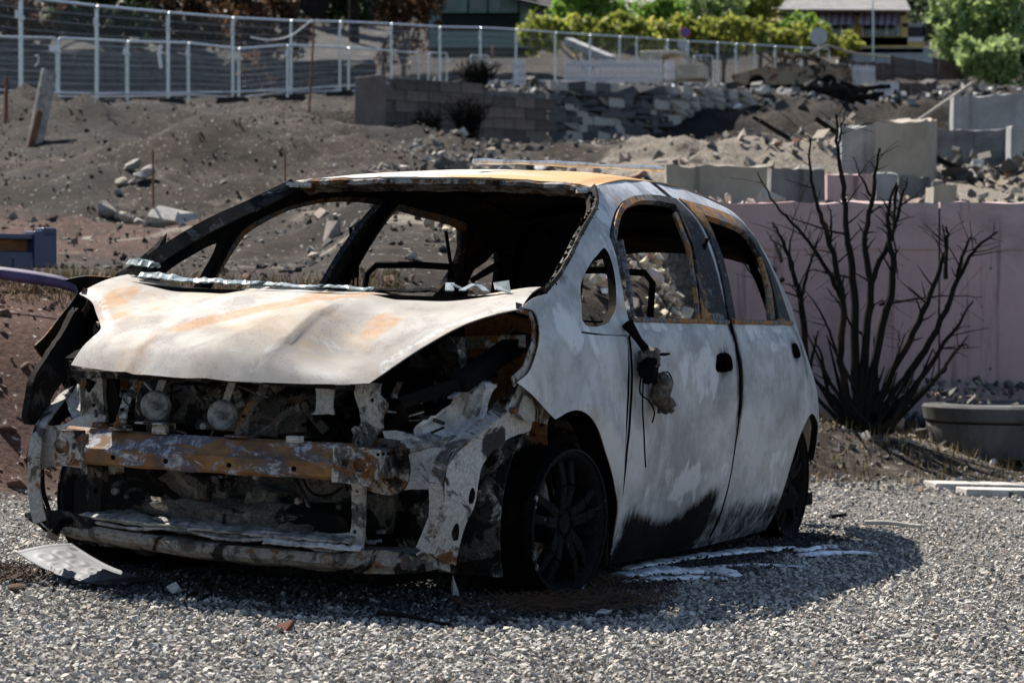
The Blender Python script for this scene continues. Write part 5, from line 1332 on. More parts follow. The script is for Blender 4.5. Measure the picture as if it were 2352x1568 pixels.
# ---- fenders (one each side)
fen = [sp(1264, 672, 1), sp(1228, 683), sp(1196, 706, 1), sp(1225, 714), sp(1236, 740), sp(1236, 790), sp(1216, 850), sp(1187, 878, 1),
       sp(1240, 925), sp(1268, 962, 1), sp(1300, 943), sp(1330, 945), sp(1365, 975), sp(1390, 1040), sp(1405, 1110), sp(1410, 1180), sp(1406, 1240), sp(1394, 1302, 1),
       sp(1421, 1268, 1), sp(1428, 1150), sp(1437, 1000), sp(1441, 880), sp(1440, 772, 1), sp(1370, 769), sp(1336, 765, 1), sp(1318, 715), sp(1300, 690)]
for sgn in (1, -1):
    def ffn(a, b, sgn=sgn):
        y = fs(a, b)
        r = math.hypot(a + .03, b - .23)
        y += .016 * math.exp(-((r - .36) / .06) ** 2)          # wheel-arch lip
        o_ = sstep(0, .38, a) if sgn < 0 else 0.0                 # the far wing is bent outwards
        return (a, sgn * (y + dents(a, b) + .07 * o_), b + .042 * o_)
    panel('fender', fen, ffn, .018, LM, car, th=.004, attrs=SA, flip=sgn > 0)

# ---- body side: A pillar, roof rail, B pillar, C pillar, rear quarter, sill
RAILX = [-.80, -1.0, -1.3, -1.6, -2.0, -2.4, -2.8, -3.1, -3.3]
RAILZ = [1.315, 1.337, 1.362, 1.374, 1.368, 1.335, 1.265, 1.185, 1.11]
ws = [sp(1262, 672), sp(1290, 640), sp(1318, 590), sp(1345, 535), sp(1375, 480)]
bs = [(*sp(1262, 672), 1)] + ws[1:] + [(-.80, 1.315, 1)] + list(zip(RAILX[1:], RAILZ[1:])) + [(-3.38, 1.0), (-3.47, .80), (-3.53, .60), (-3.5, .34, 1), (-3.06, .30, 1),
      (-3.03, .37), (-2.93, .45), (-2.82, .49), (-2.70, .505), (-2.59, .48), (-2.49, .41), (-2.41, .31), (-2.37, .19), (-2.38, .05, 1), (-1.9, .04), (-1.2, .04), (-.56, .05, 1),
      (-.50, .14), (-.46, .30), (-.43, .49), (-.44, .66), (-.47, .815, 1), (-.30, .815), (-.06, .825, 1)]
qwin = [sp(*p) for p in ((1340, 650), (1340, 700), (1347, 745), (1385, 748), (1405, 735), (1420, 700), (1417, 640), (1409, 600), (1396, 572), (1386, 573), (1362, 605))]
fap = [(-.60, .16, 1), (-1.54, .13, 1), (-1.545, .86), (-1.60, 1.05), (-1.63, 1.20), (-1.60, 1.307, 1), (-1.35, 1.308), (-1.10, 1.292), (-.88, 1.252), (-.70, 1.188), (-.615, 1.14, 1), (-.565, .98), (-.53, .84, 1)]
rap_far = [(-1.62, .13, 1), (-2.28, .16, 1), (-2.29, .30), (-2.36, .45), (-2.46, .58), (-2.55, .68), (-2.58, .86), (-2.57, 1.06), (-2.46, 1.21), (-2.30, 1.265), (-1.70, 1.30, 1), (-1.695, 1.20), (-1.665, 1.05), (-1.62, .86)]
rap = [(-1.66, .13, 1), (-2.28, .16, 1), (-2.29, .30), (-2.36, .45), (-2.46, .58), (-2.55, .68), (-2.56, .86), (-2.54, 1.06), (-2.42, 1.20), (-2.28, 1.255), (-1.74, 1.295, 1), (-1.74, 1.20), (-1.71, 1.05), (-1.665, .86)]
fwin_far = [(-.548, .860, 1), (-1.40, .872, 1), (-1.46, .97), (-1.54, 1.13), (-1.60, 1.283, 1), (-1.36, 1.284), (-1.12, 1.268), (-.91, 1.228), (-.765, 1.172), (-.68, 1.125, 1), (-.62, 1.0)]
rwin_far = [(-1.645, .872, 1), (-2.36, .878, 1), (-2.48, 1.0), (-2.50, 1.09), (-2.45, 1.17), (-2.32, 1.23), (-1.76, 1.272, 1), (-1.74, 1.18), (-1.70, 1.05)]
for sgn in (1, -1):
    qh = [] if sgn > 0 else [[(-2.64, .90), (-2.86, .90), (-2.84, 1.0), (-2.74, 1.12), (-2.65, 1.14)]]
    panel('body_side', bs, side_fn(sgn, -.006), .020, [M_BODY, M_SOOT, M_SOOT], car, holes=[qwin, fap, rap if sgn > 0 else rap_far] + qh, th=.028, attrs=SA, flip=sgn > 0)

# ---- doors
def grow(pts, d):
    c = sum((Vector(p[:2]) for p in pts), Vector((0, 0))) / len(pts)
    return [tuple(Vector(p[:2]) + (Vector(p[:2]) - c).normalized() * d) + tuple(p[2:]) for p in pts]
fdoor = [(-.50, .105, 1), (-.62, .085), (-1.575, .075, 1), (-1.59, .3), (-1.585, .7), (-1.585, .86), (-1.625, 1.05), (-1.66, 1.2), (-1.645, 1.318, 1),
         (-1.40, 1.318), (-1.12, 1.298), (-.90, 1.257), (-.73, 1.195), (-.645, 1.15, 1), (-.60, 1.0), (-.535, .83, 1), (-.475, .81, 1), (-.45, .66), (-.44, .49), (-.465, .28)]
fwin = [(-.548, .860, 1), (-1.29, .872, 1), (-1.35, .97), (-1.45, 1.13), (-1.55, 1.293, 1), (-1.32, 1.294), (-1.12, 1.280), (-.90, 1.240), (-.745, 1.183), (-.655, 1.132, 1), (-.60, 1.0)]
rdoor = [(-1.605, .075, 1), (-2.335, .06, 1), (-2.335, .28), (-2.41, .45), (-2.52, .585), (-2.62, .68), (-2.64, .80), (-2.63, .90), (-2.61, 1.07), (-2.48, 1.235), (-2.33, 1.285), (-1.70, 1.322, 1), (-1.72, 1.2), (-1.68, 1.05), (-1.615, .86), (-1.61, .7)]
rwin = [(-1.70, .872, 1), (-2.30, .878, 1), (-2.42, 1.0), (-2.45, 1.09), (-2.40, 1.17), (-2.27, 1.23), (-1.82, 1.268, 1), (-1.80, 1.18), (-1.76, 1.05)]
def door_attr(win):
    def s(x, y, z):
        b = soot_side(x, y, z)
        if z > .885: b = max(b, .38 + .28 * sstep(-1.2, -1.55, x) * (x > -1.7) + .22 * (x < -1.7) * sstep(1.28, 1.15, z))
        return b
    return s
def split(o, zc):
    """the window frame above the belt line gets the rusty frame steel"""
    me = o.data; me.materials.clear()
    for m in (M_BODY, M_SOOT, M_DFRAME): me.materials.append(m)
    V = me.vertices
    me.polygons.foreach_set('material_index', [2 if min(V[i].co.z for i in p.vertices) > zc else 0 for p in me.polygons])
for sgn in (1, -1):
    hol = [fwin, [(-1.33, .69), (-1.335, .735), (-1.36, .752), (-1.47, .756), (-1.515, .735), (-1.52, .70), (-1.50, .69)]] if sgn > 0 else [fwin_far]
    d = panel('front_door', fdoor, side_fn(sgn, .002), .018, LM, car, holes=hol, th=.022, attrs={'soot': door_attr(0), 'rust': rust_side, 'white': white_side}, flip=sgn > 0)
    split(d, .862); d.modifiers['solidify'].material_offset = 1; d.modifiers['solidify'].material_offset_rim = 1
    hol = [rwin, [(-2.34, .735), (-2.345, .775), (-2.37, .79), (-2.46, .79), (-2.50, .77), (-2.495, .74)]] if sgn > 0 else [rwin_far]
    d2 = panel('rear_door', rdoor, side_fn(sgn, .002), .018, LM, car, holes=hol, th=.022, attrs={'soot': door_attr(0), 'rust': rust_side, 'white': white_side}, flip=sgn > 0)
    split(d2, .866); d2.modifiers['solidify'].material_offset = 1; d2.modifiers['solidify'].material_offset_rim = 1
    # inner panel closing the handle hole and the door shell
    for dd, x0, x1 in ((d, -.55, -1.50), (d2, -1.68, -2.28)):
        mb = MB(); n = 12
        for i in range(n):
            xa = lerp(x0, x1, i / n); xb = lerp(x0, x1, (i + 1) / n)
            for za, zb in ((.16, .5), (.5, .80)):
                mb.add([(xa, sgn * (fs(xa, za) - .062), za), (xb, sgn * (fs(xb, za) - .062), za), (xb, sgn * (fs(xb, zb) - .062), zb), (xa, sgn * (fs(xa, zb) - .062), zb)], [(0, 1, 2, 3)])
        mb.build('inner_panel', M_SOOT, dd)
    # rubber channel rail along the belt
    mb = MB(); xs = np.linspace(-.56, -1.57, 14)
    mb.tube([(x, sgn * (fs(x, .868) + .006), .866) for x in xs], .009, 6); mb.build('belt_rail', M_DFRAME, d)
    mb = MB(); xs = np.linspace(-1.63, -2.58, 14)
    mb.tube([(x, sgn * (fs(x, .871) + .006), .869) for x in xs], .009, 6); mb.build('belt_rail', M_DFRAME, d2)
    # channel bars inside the frames
    mb = MB()
    for o_ in (0.0, .035):
        mb.tube([(-.585 - o_*.3, sgn * (fs(-.585, .86) - .012 - o_), .86), (-.655 - o_*.3, sgn * (fs(-.655, 1.0) - .012 - o_), 1.0), (-.72 - o_*.3, sgn * (fs(-.72, 1.13) - .012 - o_), 1.13)], .009, 6)
    if sgn > 0: mb.build('window_channel', M_DFRAME, d)
    mb = MB()
    for k in range(3 if sgn > 0 else 0):
        mb.tube([(-1.255 - k*.04, sgn * (fs(-1.26, .87) - .004 - k * .012), .86), (-1.31 - k*.04, sgn * (fs(-1.31, .97) - .004 - k * .012), .97), (-1.41 - k*.035, sgn * (fs(-1.41, 1.13) - .004 - k * .012), 1.13), (-1.48 - k*.03, sgn * (fs(-1.48, 1.255) - .004 - k * .012), 1.255)], .010, 6)
    if sgn > 0: mb.build('window_channel', M_DFRAME, d)
    mb = MB()
    for k in range(3 if sgn > 0 else 0):
        mb.tube([(-2.14 - k*.05, sgn * (fs(-2.14 - k*.05, .88) + .002 - k * .006), .88), (-2.28 - k*.05, sgn * (fs(-2.28 - k*.05, 1.0) + .002 - k * .006), 1.0), (-2.36 - k*.05, sgn * (fs(-2.36 - k*.05, 1.12) + .002 - k * .006), 1.12)], .011, 6)
    if sgn > 0: mb.build('window_channel', M_DFRAME, d2)

# ---- roof skin
ROOFX = [-.80, -.95, -1.1, -1.4, -1.7, -2.0, -2.4, -2.8, -3.1, -3.3]
ROOFC = [1.338, 1.358, 1.377, 1.402, 1.413, 1.411, 1.386, 1.33, 1.265, 1.205]
def yr(x): z = cub(-x, [-a for a in RAILX], RAILZ); return fs(x, z) - .004
def rail_z(x): return cub(-x, [-a for a in RAILX], RAILZ)
def roof_pt(a, t):
    t = t / .6; zc = cub(-a, [-q for q in ROOFX], ROOFC); zr = rail_z(a) + .004
    z = lerp(zc, zr, abs(t) ** 2.4) + .004 * nz(a, t, 0, 3)
    if abs(t) > .9: z -= .012 * math.sin((abs(t) - .9) / .1 * math.pi)        # drip channel
    return (a, t * yr(a), z)
ro = [(-.815, .598, 1), (-.80, .40), (-.785, .2), (-.78, 0), (-.785, -.2), (-.80, -.40), (-.815, -.598, 1), (-1.5, -.60), (-2.3, -.60), (-3.15, -.60, 1), (-3.2, -.3), (-3.22, 0), (-3.2, .3), (-3.15, .60, 1), (-2.3, .60), (-1.5, .60)]
panel('roof', ro, roof_pt, .030, [M_ROOF, M_SOOT, M_ROOF], car, th=.006, attrs={'rust': lambda x, y, z: .25 + .35 * sstep(-.1, .45, y) - .6 * sstep(.2, -.4, y)})
# windscreen header: channel under the front roof edge
def strip(name, pts, w, h, mat, up=(0, 0, 1), n=6, jit=0, parent=car):
    mb = MB()
    for a, b in zip(pts[:-1], pts[1:]): mb.bar(a, b, w, h, up)
    return mb.build(name, mat, parent)
hdr = []
for i in range(25):
    t = -.585 + 1.17 * i / 24; x, y, z = roof_pt(-.80 - .02 * (abs(t) / .6) ** 2, t); hdr.append((x, y, z))
mb = MB(); m = len(hdr)
prof = [(.004, .000), (.022, -.010), (.020, -.024), (-.030, -.030), (-.085, -.045), (-.085, -.018), (-.03, -.008)]
V = [(x + a, y, z + b + .0025 * math.sin(i * 2.1)) for i, (x, y, z) in enumerate(hdr) for a, b in prof]; F = []
k = len(prof)
for i in range(m - 1):
    for j in range(k - 1): F.append((i*k + j, i*k + j + 1, (i+1)*k + j + 1, (i+1)*k + j))
mb.add(V, F); mb.build('windscreen_header', M_FRAME_R, car, True)
# roof bows
for x in (-1.25, -1.75, -2.25, -2.75):
    pts = [roof_pt(x, t) for t in np.linspace(-.56, .56, 15)]
    strip('roof_bow', [(p[0], p[1], p[2] - .022) for p in pts], .07, .022, M_CHAR)
# rear header above the hatch opening
mb = MB(); pts = [roof_pt(-3.14, t) for t in np.linspace(-.585, .585, 15)]
for a, b in zip(pts[:-1], pts[1:]):
    ya = 1 - (a[1] / .6) ** 2; yb = 1 - (b[1] / .6) ** 2
    mb.add([(a[0], a[1], a[2] - .008), (b[0], b[1], b[2] - .008), (b[0] - .18, b[1] * 1.05, b[2] - .09 + .02 * yb), (a[0] - .18, a[1] * 1.05, a[2] - .09 + .02 * ya)], [(0, 1, 2, 3)])
o = mb.build('rear_header', M_SOOT, car); md = o.modifiers.new('s', 'SOLIDIFY'); md.thickness = .03
# rear panel under the hatch opening
mb = MB(); ys = np.linspace(-1, 1, 15)
for za, zb in ((.30, .55), (.55, .76)):
    for a, b in zip(ys[:-1], ys[1:]):
        def rp(t, z): return (-3.52 - .05 * (1 - t * t) , t * (fs(-3.50, z) - .01), z)
        mb.add([rp(a, za), rp(b, za), rp(b, zb), rp(a, zb)], [(0, 1, 2, 3)])
o = mb.build('rear_panel', M_SOOT, car); md = o.modifiers.new('s', 'SOLIDIFY'); md.thickness = .04
# inner lining of the rear quarters, with stamped holes
for sgn in (1, -1):
    ql = [(-2.52, .62, 1), (-3.42, .62, 1), (-3.40, .90), (-3.30, 1.06), (-3.18, 1.13, 1), (-2.9, 1.22), (-2.55, 1.27, 1), (-2.56, 1.1), (-2.62, .95)]
    if sgn < 0: ql = [(-2.92, .62, 1), (-3.42, .62, 1), (-3.40, .90), (-3.30, 1.06), (-3.18, 1.13, 1), (-2.9, 1.22), (-2.78, 1.24, 1), (-2.84, 1.12), (-2.92, .95)]
    hs = [[(cx + r * math.cos(k), cz + r * math.sin(k)) for k in np.linspace(0, 2*math.pi, 9)[:-1]] for cx, cz, r in ((-3.2, .80, .035), (-3.05, .85, .04), (-3.1, 1.0, .03))]
    panel('quarter_lining', ql, side_fn(sgn, -.075), .04, [M_CHAR], car, holes=hs, th=.012, flip=sgn > 0)
# floor pan, sills inside, tunnel, firewall
mb = MB(); mb.box((-1.60, 0, .14), (2.9, 1.5, .05)); mb.box((-1.3, 0, .22), (2.3, .26, .14)); mb.build('floor_pan', M_SOOT, car)
def fwf(y, z): return (-.02 + .10 * (1 - (y / .75) ** 2) - .10 * sstep(.5, .2, z), y, z)
panel('firewall', [(-.74, .18, 1), (.74, .18, 1), (.74, .84, 1), (.6, .90), (-.6, .90), (-.74, .84, 1)], fwf, .05, [M_FRAME_D], car, th=.02,
      attrs={'rust': lambda x, y, z: .8 * sstep(.35, .6, y), 'soot': lambda x, y, z: .5 * sstep(.3, .0, abs(y))})
# cowl trough below the glass with the melted edge of the windscreen on it
mb = MB()
cw = [(.07 + .05 * (1 - (y / .72) ** 2) - .0, y, .902 + .018 * sstep(.45, .72, abs(y))) for y in np.linspace(-.70, .70, 29)]
for a, b in zip(cw[:-1], cw[1:]): mb.bar(a, b, .16, .03)
mb.build('cowl', M_SOOT, car)
rnd = random.Random(5)
def crumple_strip(name, pts, w, h, mat, seed, th=.004, rows=5, parent=car):
    """melted, wrinkled ribbon laid along a line"""
    rr = random.Random(seed); V = []; F = []; n = len(pts)
    for i, p in enumerate(pts):
        d = (Vector(pts[min(i+1, n-1)]) - Vector(pts[max(i-1, 0)])).normalized(); sd = d.cross(Vector((0, 0, 1))).normalized()
        for j in range(rows):
            t = j / (rows - 1) - .5
            V.append(Vector(p) + sd * t * w * (1 + .35 * nz(i * .31, seed, 0, 1) + rr.uniform(-.1, .1)) + Vector((0, 0, h * (1 - 4 * t * t) * (.75 + .6 * nz(i * .4, j * .7, seed, 1)) + rr.uniform(-.18, .18) * h)))
    for i in range(n - 1):
        for j in range(rows - 1): F.append((i*rows + j, i*rows + j + 1, (i+1)*rows + j + 1, (i+1)*rows + j))
    o = mesh(name, V, F, mat, parent, False); md = o.modifiers.new('s', 'SOLIDIFY'); md.thickness = th
    return o
def cowl_line(y0, y1, dx, z0, n):
    return [(.10 + .05 * (1 - (y / .72) ** 2) + dx, y, z0 + .020 * sstep(.45, .72, abs(y)) + .006 * nz(y, dx, 0, 9)) for y in np.linspace(y0, y1, n)]
crumple_strip('melted_windscreen', cowl_line(-.66, -.20, -.03, .938, 34), .085, .016, M_GLASS, 1)
crumple_strip('melted_windscreen', cowl_line(-.18, .02, -.02, .936, 16), .06, .010, M_GLASS, 2)
crumple_strip('melted_windscreen', cowl_line(.03, .20, -.03, .934, 14), .07, .010, M_GLASS, 3)
crumple_strip('melted_windscreen', cowl_line(-.735, -.64, -.06, .972, 10), .07, .024, M_GLASS, 7)
crumple_strip('cowl_char', cowl_line(.18, .42, -.02, .930, 18), .05, .012, M_CHAR, 4)
for y, s, a in ((.44, .035, .4), (.50, .03, -.3), (.55, .028, .9), (.47, .025, 1.4)):
    mb = MB(); R = Matrix.Rotation(a, 3, 'Z') @ Matrix.Rotation(.35, 3, 'Y')
    mb.box((.09, y, .948), (s * 2, s * .8, .004), R); mb.build('glass_shard', M_GLASS, car)
gx, gy = hp(1168, 672)
mb = MB(); g0 = Vector((gx, gy, hood_z(gx, gy)))
mb.add([g0 + Vector(v) for v in ((-.02, -.06, .03), (.0, .0, .038), (.03, .02, .0), (.0, -.045, .012), (-.02, -.06, .026), (.0, .0, .034), (.03, .02, -.004), (.0, -.045, .008))],
       [(0, 1, 2, 3), (7, 6, 5, 4), (0, 4, 5, 1), (1, 5, 6, 2), (2, 6, 7, 3), (3, 7, 4, 0)])
mb.build('glass_shard', M_GLASS, car)
# charred glass edge along both A pillars
for sgn in (1, -1):
    mb = MB(); rr = random.Random(11); kk = 3 if sgn > 0 else 0
    pts = [Vector((x, sgn * (fs(x, z) - .012), z)) for x, z in [tuple(p) for p in catmull([(p[0], p[1]) for p in ws] + [(-.78, 1.305)], .02, False)]]
    for i in range(len(pts) - 1):
        for k in range(kk):
            c = pts[i].lerp(pts[i + 1], rr.random()) + Vector((-rr.uniform(-.012, .02), -sgn * rr.uniform(.0, .018), rr.uniform(-.008, .004)))
            mb.box(c, (rr.uniform(.010, .022), rr.uniform(.005, .012), rr.uniform(.005, .012)), Matrix.Rotation(rr.uniform(0, 3), 3, Vector((rr.random(), rr.random(), rr.random() + .1)).normalized()))
    if kk: mb.build('charred_glass_edge', M_CHAR, car)
    # windscreen flange
    mb = MB()
    for a, b in zip(pts[:-1], pts[1:]): mb.bar(a + Vector((-.01, -sgn * .016, -.004)), b + Vector((-.01, -sgn * .016, -.004)), .05, .012, (0.4, -sgn * .6, .6))
    mb.build('windscreen_flange', M_FRAME_D, car)
# bits on top of the header corners
for sgn, s in ((1, .05), (-1, .06)):
    p = roof_pt(-.80, sgn * .575); mb = MB(); rr = random.Random(3)
    for k in range(6): mb.box((p[0] + .03 - .01 * k, p[1] + rr.uniform(-.02, .02), p[2] - .006 + rr.uniform(-.006, .006)), (s * rr.uniform(.5, 1.1), s * rr.uniform(.4, .9), .012), Matrix.Rotation(rr.uniform(0, 3), 3, 'Z'))
    mb.build('melted_trim', M_MELT, car)
# trim piece torn up at the foot of the far A pillar
p0 = (.0, -.745, .985)
mb = MB(); mb.add([(.06, -.74, .975), (-.10, -.765, 1.03), (-.215, -.755, 1.10), (-.20, -.75, 1.045), (-.05, -.735, .985)], [(0, 1, 2, 3, 4)])
o = mb.build('cowl_trim', M_FRAME_D, car); md = o.modifiers.new('s', 'SOLIDIFY'); md.thickness = .006
# roof drip strip left lying askew above the roof
q0 = cp(1090, 371, y=.02); q1 = cp(1522, 386, y=.30)
mb = MB(); pts = [q0.lerp(q1, t) + Vector((0, 0, .003 * math.sin(t * 5) + .0012 * math.sin(t * 37))) for t in np.linspace(0, 1, 28)]
mb.tube(pts, [.012 - .004 * math.sin(t * 7) ** 2 for t in np.linspace(0, 1, 28)], 7)
for t in ():
    p = q0.lerp(q1, t); zc = roof_pt(p.x, .6 * p.y / yr(p.x))[2] if -3.2 < p.x < -.8 else 1.36
    mb.bar((p.x, p.y, zc), p, .01, .01)
mb.build('roof_strip', M_ALU, car, True)
# ================================================================== wheels
def tree_copy(o, parent=None, loc=None):
    c = o.copy(); COL.objects.link(c); c.parent = parent
    if loc is not None: c.location = loc
    for ch in o.children: tree_copy(ch, c)
    return c
def make_wheel():
    w = empty('wheel'); w.parent = car
    R = .228
    mb = MB(); mb.lathe([(R, .02), (R + .002, .0), (R - .012, -.012), (R - .022, -.02), (R - .03, -.09), (R - .035, -.15), (R - .02, -.185), (R, -.2), (R, -.205), (R - .03, -.19), (R - .045, -.14), (R - .042, -.02), (R - .026, .005), (R - .012, .018)], 48, close=True)
    mb.build('rim', M_WHEEL, w, True)
    sp_ = MB()
    for k in range(5):
        for s in (-1, 1):
            a = 2 * math.pi * k / 5 + .3 + s * .17; a0 = 2 * math.pi * k / 5 + .3 + s * .30
            p0 = Vector((.045 * math.cos(a0), -.012, .045 * math.sin(a0))); p1 = Vector(((R - .03) * math.cos(a), -.012, (R - .03) * math.sin(a)))
            pm = p0.lerp(p1, .5) + Vector((0, .012, 0))
            sp_.bar(p0, pm, .034, .03, (0, 1, 0)); sp_.bar(pm, p1, .03, .03, (0, 1, 0))
    sp_.build('spoke', M_WHEEL, w, False, .005)
    mb = MB(); mb.lathe([(0, .006), (.03, .004), (.034, -.004), (.062, -.006), (.066, -.03), (.066, -.09), (0, -.09)], 24); mb.build('hub', M_WHEEL, w, True)
    for k in range(5):
        a = 2 * math.pi * k / 5 + .62; mb = MB(); mb.cyl((.05 * math.cos(a), -.006, .05 * math.sin(a)), (.05 * math.cos(a), .006, .05 * math.sin(a)), .009, 6); mb.build('lug_nut', M_CHAR, w)
    mb = MB(); mb.lathe([(.03, -.10), (.14, -.10), (.142, -.106), (.142, -.122), (.03, -.126)], 32); mb.build('brake_disc', M_FRAME_R, w, True)
    mb = MB(); mb.lathe([(R + .004, .018), (R + .0045, .024), (R - .003, .027), (R - .006, .022)], 60, close=True); mb.build('rim_lip', M_LIP, w, True)
    # burnt tyre carcass clinging to the rim
    V = []; F = []; n = 60; rr = random.Random(2); TYP = [(.0 if j in (0, 17) else (.012 if j % 2 else .003), .006 - .0122 * j) for j in range(18)]; nt = len(TYP)
    for k in range(n):
        a = 2 * math.pi * k / n
        for j, (dr, y) in enumerate(TYP):
            r_ = R + dr * rr.uniform(.5, 1.3) + (.0 if math.sin(a) < .4 else -.004)
            V.append((r_ * math.cos(a), y + rr.uniform(-.006, .006), r_ * math.sin(a)))
    for k in range(n):
        for j in range(nt - 1): F.append((k*nt + j, ((k+1) % n)*nt + j, ((k+1) % n)*nt + j + 1, k*nt + j + 1))
    mesh('tyre', V, F, M_CHAR, w, True)
    return w
def m_wheel():
    n = NT('burnt_wheel')
    f = n.noise(14, 7, 0.72, .6); g = n.noise(70, 4, .7)
    c = n.mix(n.rng(f, .67, .71), n.mix(n.rng(g, .45, .65), (.0035, .0037, .0045), (.010, .0105, .012)), (.30, .33, .38))
    n.bump(n.math('ADD', f, g), .4, .004)
    return n.done(c, .7, 0, .07)
M_WHEEL = m_wheel()
def m_lip():
    n = NT('rim_lip_ash_glint'); f = n.noise(16, 6, .75, .4)  # ash flecks on the lip, pale enough to paint a rim highlight
    return n.done(n.mix(n.rng(f, .58, .66), (.006, .006, .007), (.30, .32, .35)), .7, 0, .1)
M_LIP = m_lip()
wheel = make_wheel()
wheel.location = (0, .815, .228); wheel.rotation_euler = (0, 0, math.radians(-9))
for x, y, r in ((0, -.815, math.pi - math.radians(9)), (-2.70, .735, math.radians(-1.5)), (-2.70, -.735, math.pi)):
    c = tree_copy(wheel, car); c.location = (x, y, .228); c.rotation_euler = (0, .4 * x, r)

# ================================================================== front structure
def px(u, v, x): p = cp(u, v, x=x); return (p.y, p.z)
def plate(name, yz, x, mat, th=.006, holes=(), parent=car, step=.02, warp=.006, jag=.0015, tilt=0.0, attrs=None):
    fx = (lambda y, z: x + warp * nz(y, z, x * 5, 14) + tilt * z) if not callable(x) else x
    return panel(name, yz, lambda a, b: (fx(a, b), a, b), step, [mat], parent, holes=holes, th=th, jag=jag, attrs=attrs)
def circ(cy, cz, r, n=10, e=1.0): return [(cy + r * math.cos(2*math.pi*k/n), cz + e * r * math.sin(2*math.pi*k/n)) for k in range(n)]

M_FRAME_L = m_frame('scaled_steel_ashy', 0.75, 0.45, 0.55, 1.2, (0.26, 0.235, 0.205))
# crash beam
def bx(y): return .862 - .26 * (y * y)
prof = [(-.012, .378), (.000, .386), (.003, .428), (-.008, .436), (-.044, .476), (-.060, .482), (-.10, .480), (-.10, .376)]
V = []; F = []; ys = np.linspace(-.535, .43, 40); k = len(prof)
for i, y in enumerate(ys):
    e = .05 * sstep(-.42, -.535, y)
    for j, (dx, z) in enumerate(prof):
        V.append((bx(y) + dx - e * (j in (3, 4, 5)), y - .02 * (j in (4, 5, 6)) * (i == 0), z + .003 * nz(y, j, 0, 12)))
for i in range(len(ys) - 1):
    for j in range(k): F.append((i*k + j, i*k + (j+1) % k, (i+1)*k + (j+1) % k, (i+1)*k + j))
F.append(tuple(range(k))); F.append(tuple(reversed([(len(ys)-1)*k + j for j in range(k)])))
o = mesh('crash_beam', V, F, M_BEAM, car)
for (u, v) in ((405, 1055), (648, 1073), (880, 1100), (960, 1042)):
    pass
for y in (-.30, -.11, .10, .30):
    mb = MB(); mb.cyl((bx(y) - .004, y, .405), (bx(y) + .0035, y, .405), .0075, 10); mb.build('bolt_hole', M_CHAR, o)
# end brackets and crash cans
for sgn in (1, -1):
    y0, y1 = .415, .525
    pl = plate('beam_bracket', [(sgn * y0, .372, 1), (sgn * y1, .366, 1), (sgn * (y1 + .005), .42), (sgn * y1, .474, 1), (sgn * y0, .478, 1)], lambda a, b: bx(a) + .008, M_FRAME_R, .010, holes=[circ(sgn * .452, .43, .012), circ(sgn * .497, .425, .021, 14)])
    mb = MB(); mb.lathe([(.0205, .0), (.0205, .012), (.027, .012), (.027, -.01), (.0205, -.01)], 18, (bx(.497) + .006, sgn * .497, .425), 'x'); mb.build('towing_eye', M_FRAME_R, pl, True)
    mb = MB(); mb.lathe([(.0, -.05), (.02, -.05)], 14, (bx(.497) + .0, sgn * .497, .425), 'x'); mb.build('eye_bottom', M_CHAR, pl)
    mb = MB(); mb.box((.70, sgn * .475, .425), (.20, .105, .088)); c = mb.build('crash_can', M_FRAME_R, car, False, .006)
    for i in range(4):
        mb = MB(); mb.box((.76 - .035 * i, sgn * .5285, .455 - .0 * i), (.016, .002, .008)); mb.build('slot', M_CHAR, c)
    plate('can_flange', [(sgn * .40, .345, 1), (sgn * .50, .330), (sgn * .55, .355), (sgn * .560, .42), (sgn * .545, .48), (sgn * .50, .495), (sgn * .40, .49, 1)], .615, M_FRAME_R, .010)
    # pale radiator-support side plate
    pts = [(sgn * .53, .345, 1), (sgn * .60, .352), (sgn * .66, .349), (sgn * .70, .336, 1), (sgn * .705, .42), (sgn * .70, .475, 1), (sgn * .63, .478), (sgn * .57, .505), (sgn * .51, .52), (sgn * .47, .515, 1)]
    plate('side_plate', pts, .585, M_FRAME_P, .012, warp=.012, tilt=.05)
    # bolts
    for (yy, zz) in ((.52, .345), (.555, .46)):
        mb = MB(); mb.cyl((.615, sgn * yy, zz), (.632, sgn * yy, zz), .011, 6); mb.build('bolt', M_FRAME_R, car)
    # inner wing rail running back to the firewall
    mb = MB(); mb.bar((.60, sgn * .47, .42), (.0, sgn * .47, .44), .08, .12); mb.build('side_rail', M_FRAME_D, car)
    # upper wing rail
    mb = MB(); mb.bar((.50, sgn * .66, .66), (-.05, sgn * .70, .84), .05, .05); mb.bar((.60, sgn * .52, .60), (.50, sgn * .66, .66), .035, .035); mb.build('wing_rail', M_SOOT, car)
    # strut tower
    mb = MB(); mb.lathe([(.16, .28), (.15, .5), (.13, .70), (.10, .78), (.04, .79), (.0, .79)], 18, (-.02, sgn * .54, 0), 'z'); mb.build('strut_tower', M_FRAME_D, car, True)
    # wheel-arch liner
    mb = MB(); arc = [(-.03 + .37 * math.cos(a), .23 + .345 * math.sin(a)) for a in np.linspace(-.45, math.pi + .35, 22)]
    V = [(x, sgn * y, z) for (x, z) in arc for y in (.36, .74)]
    mb.add(V, [(2*i, 2*i + 1, 2*i + 3, 2*i + 2) for i in range(len(arc) - 1)]); o_ = mb.build('arch_liner', M_FRAME_D, car); md = o_.modifiers.new('s', 'SOLIDIFY'); md.thickness = .006
    mb = MB(); mb.box((-.03, sgn * .37, .36), (.86, .02, .66)); mb.build('inner_arch_block', M_SOOT, car)  # closing plate added to block light coming through the arch
    mb = MB(); mb.box((-.44, sgn * .58, .34), (.02, .44, .56)); mb.box((-.2, sgn * .56, .66), (.50, .36, .02)); mb.build('wheelhouse_block', M_SOOT, car)  # further plates added to block light behind the wheel

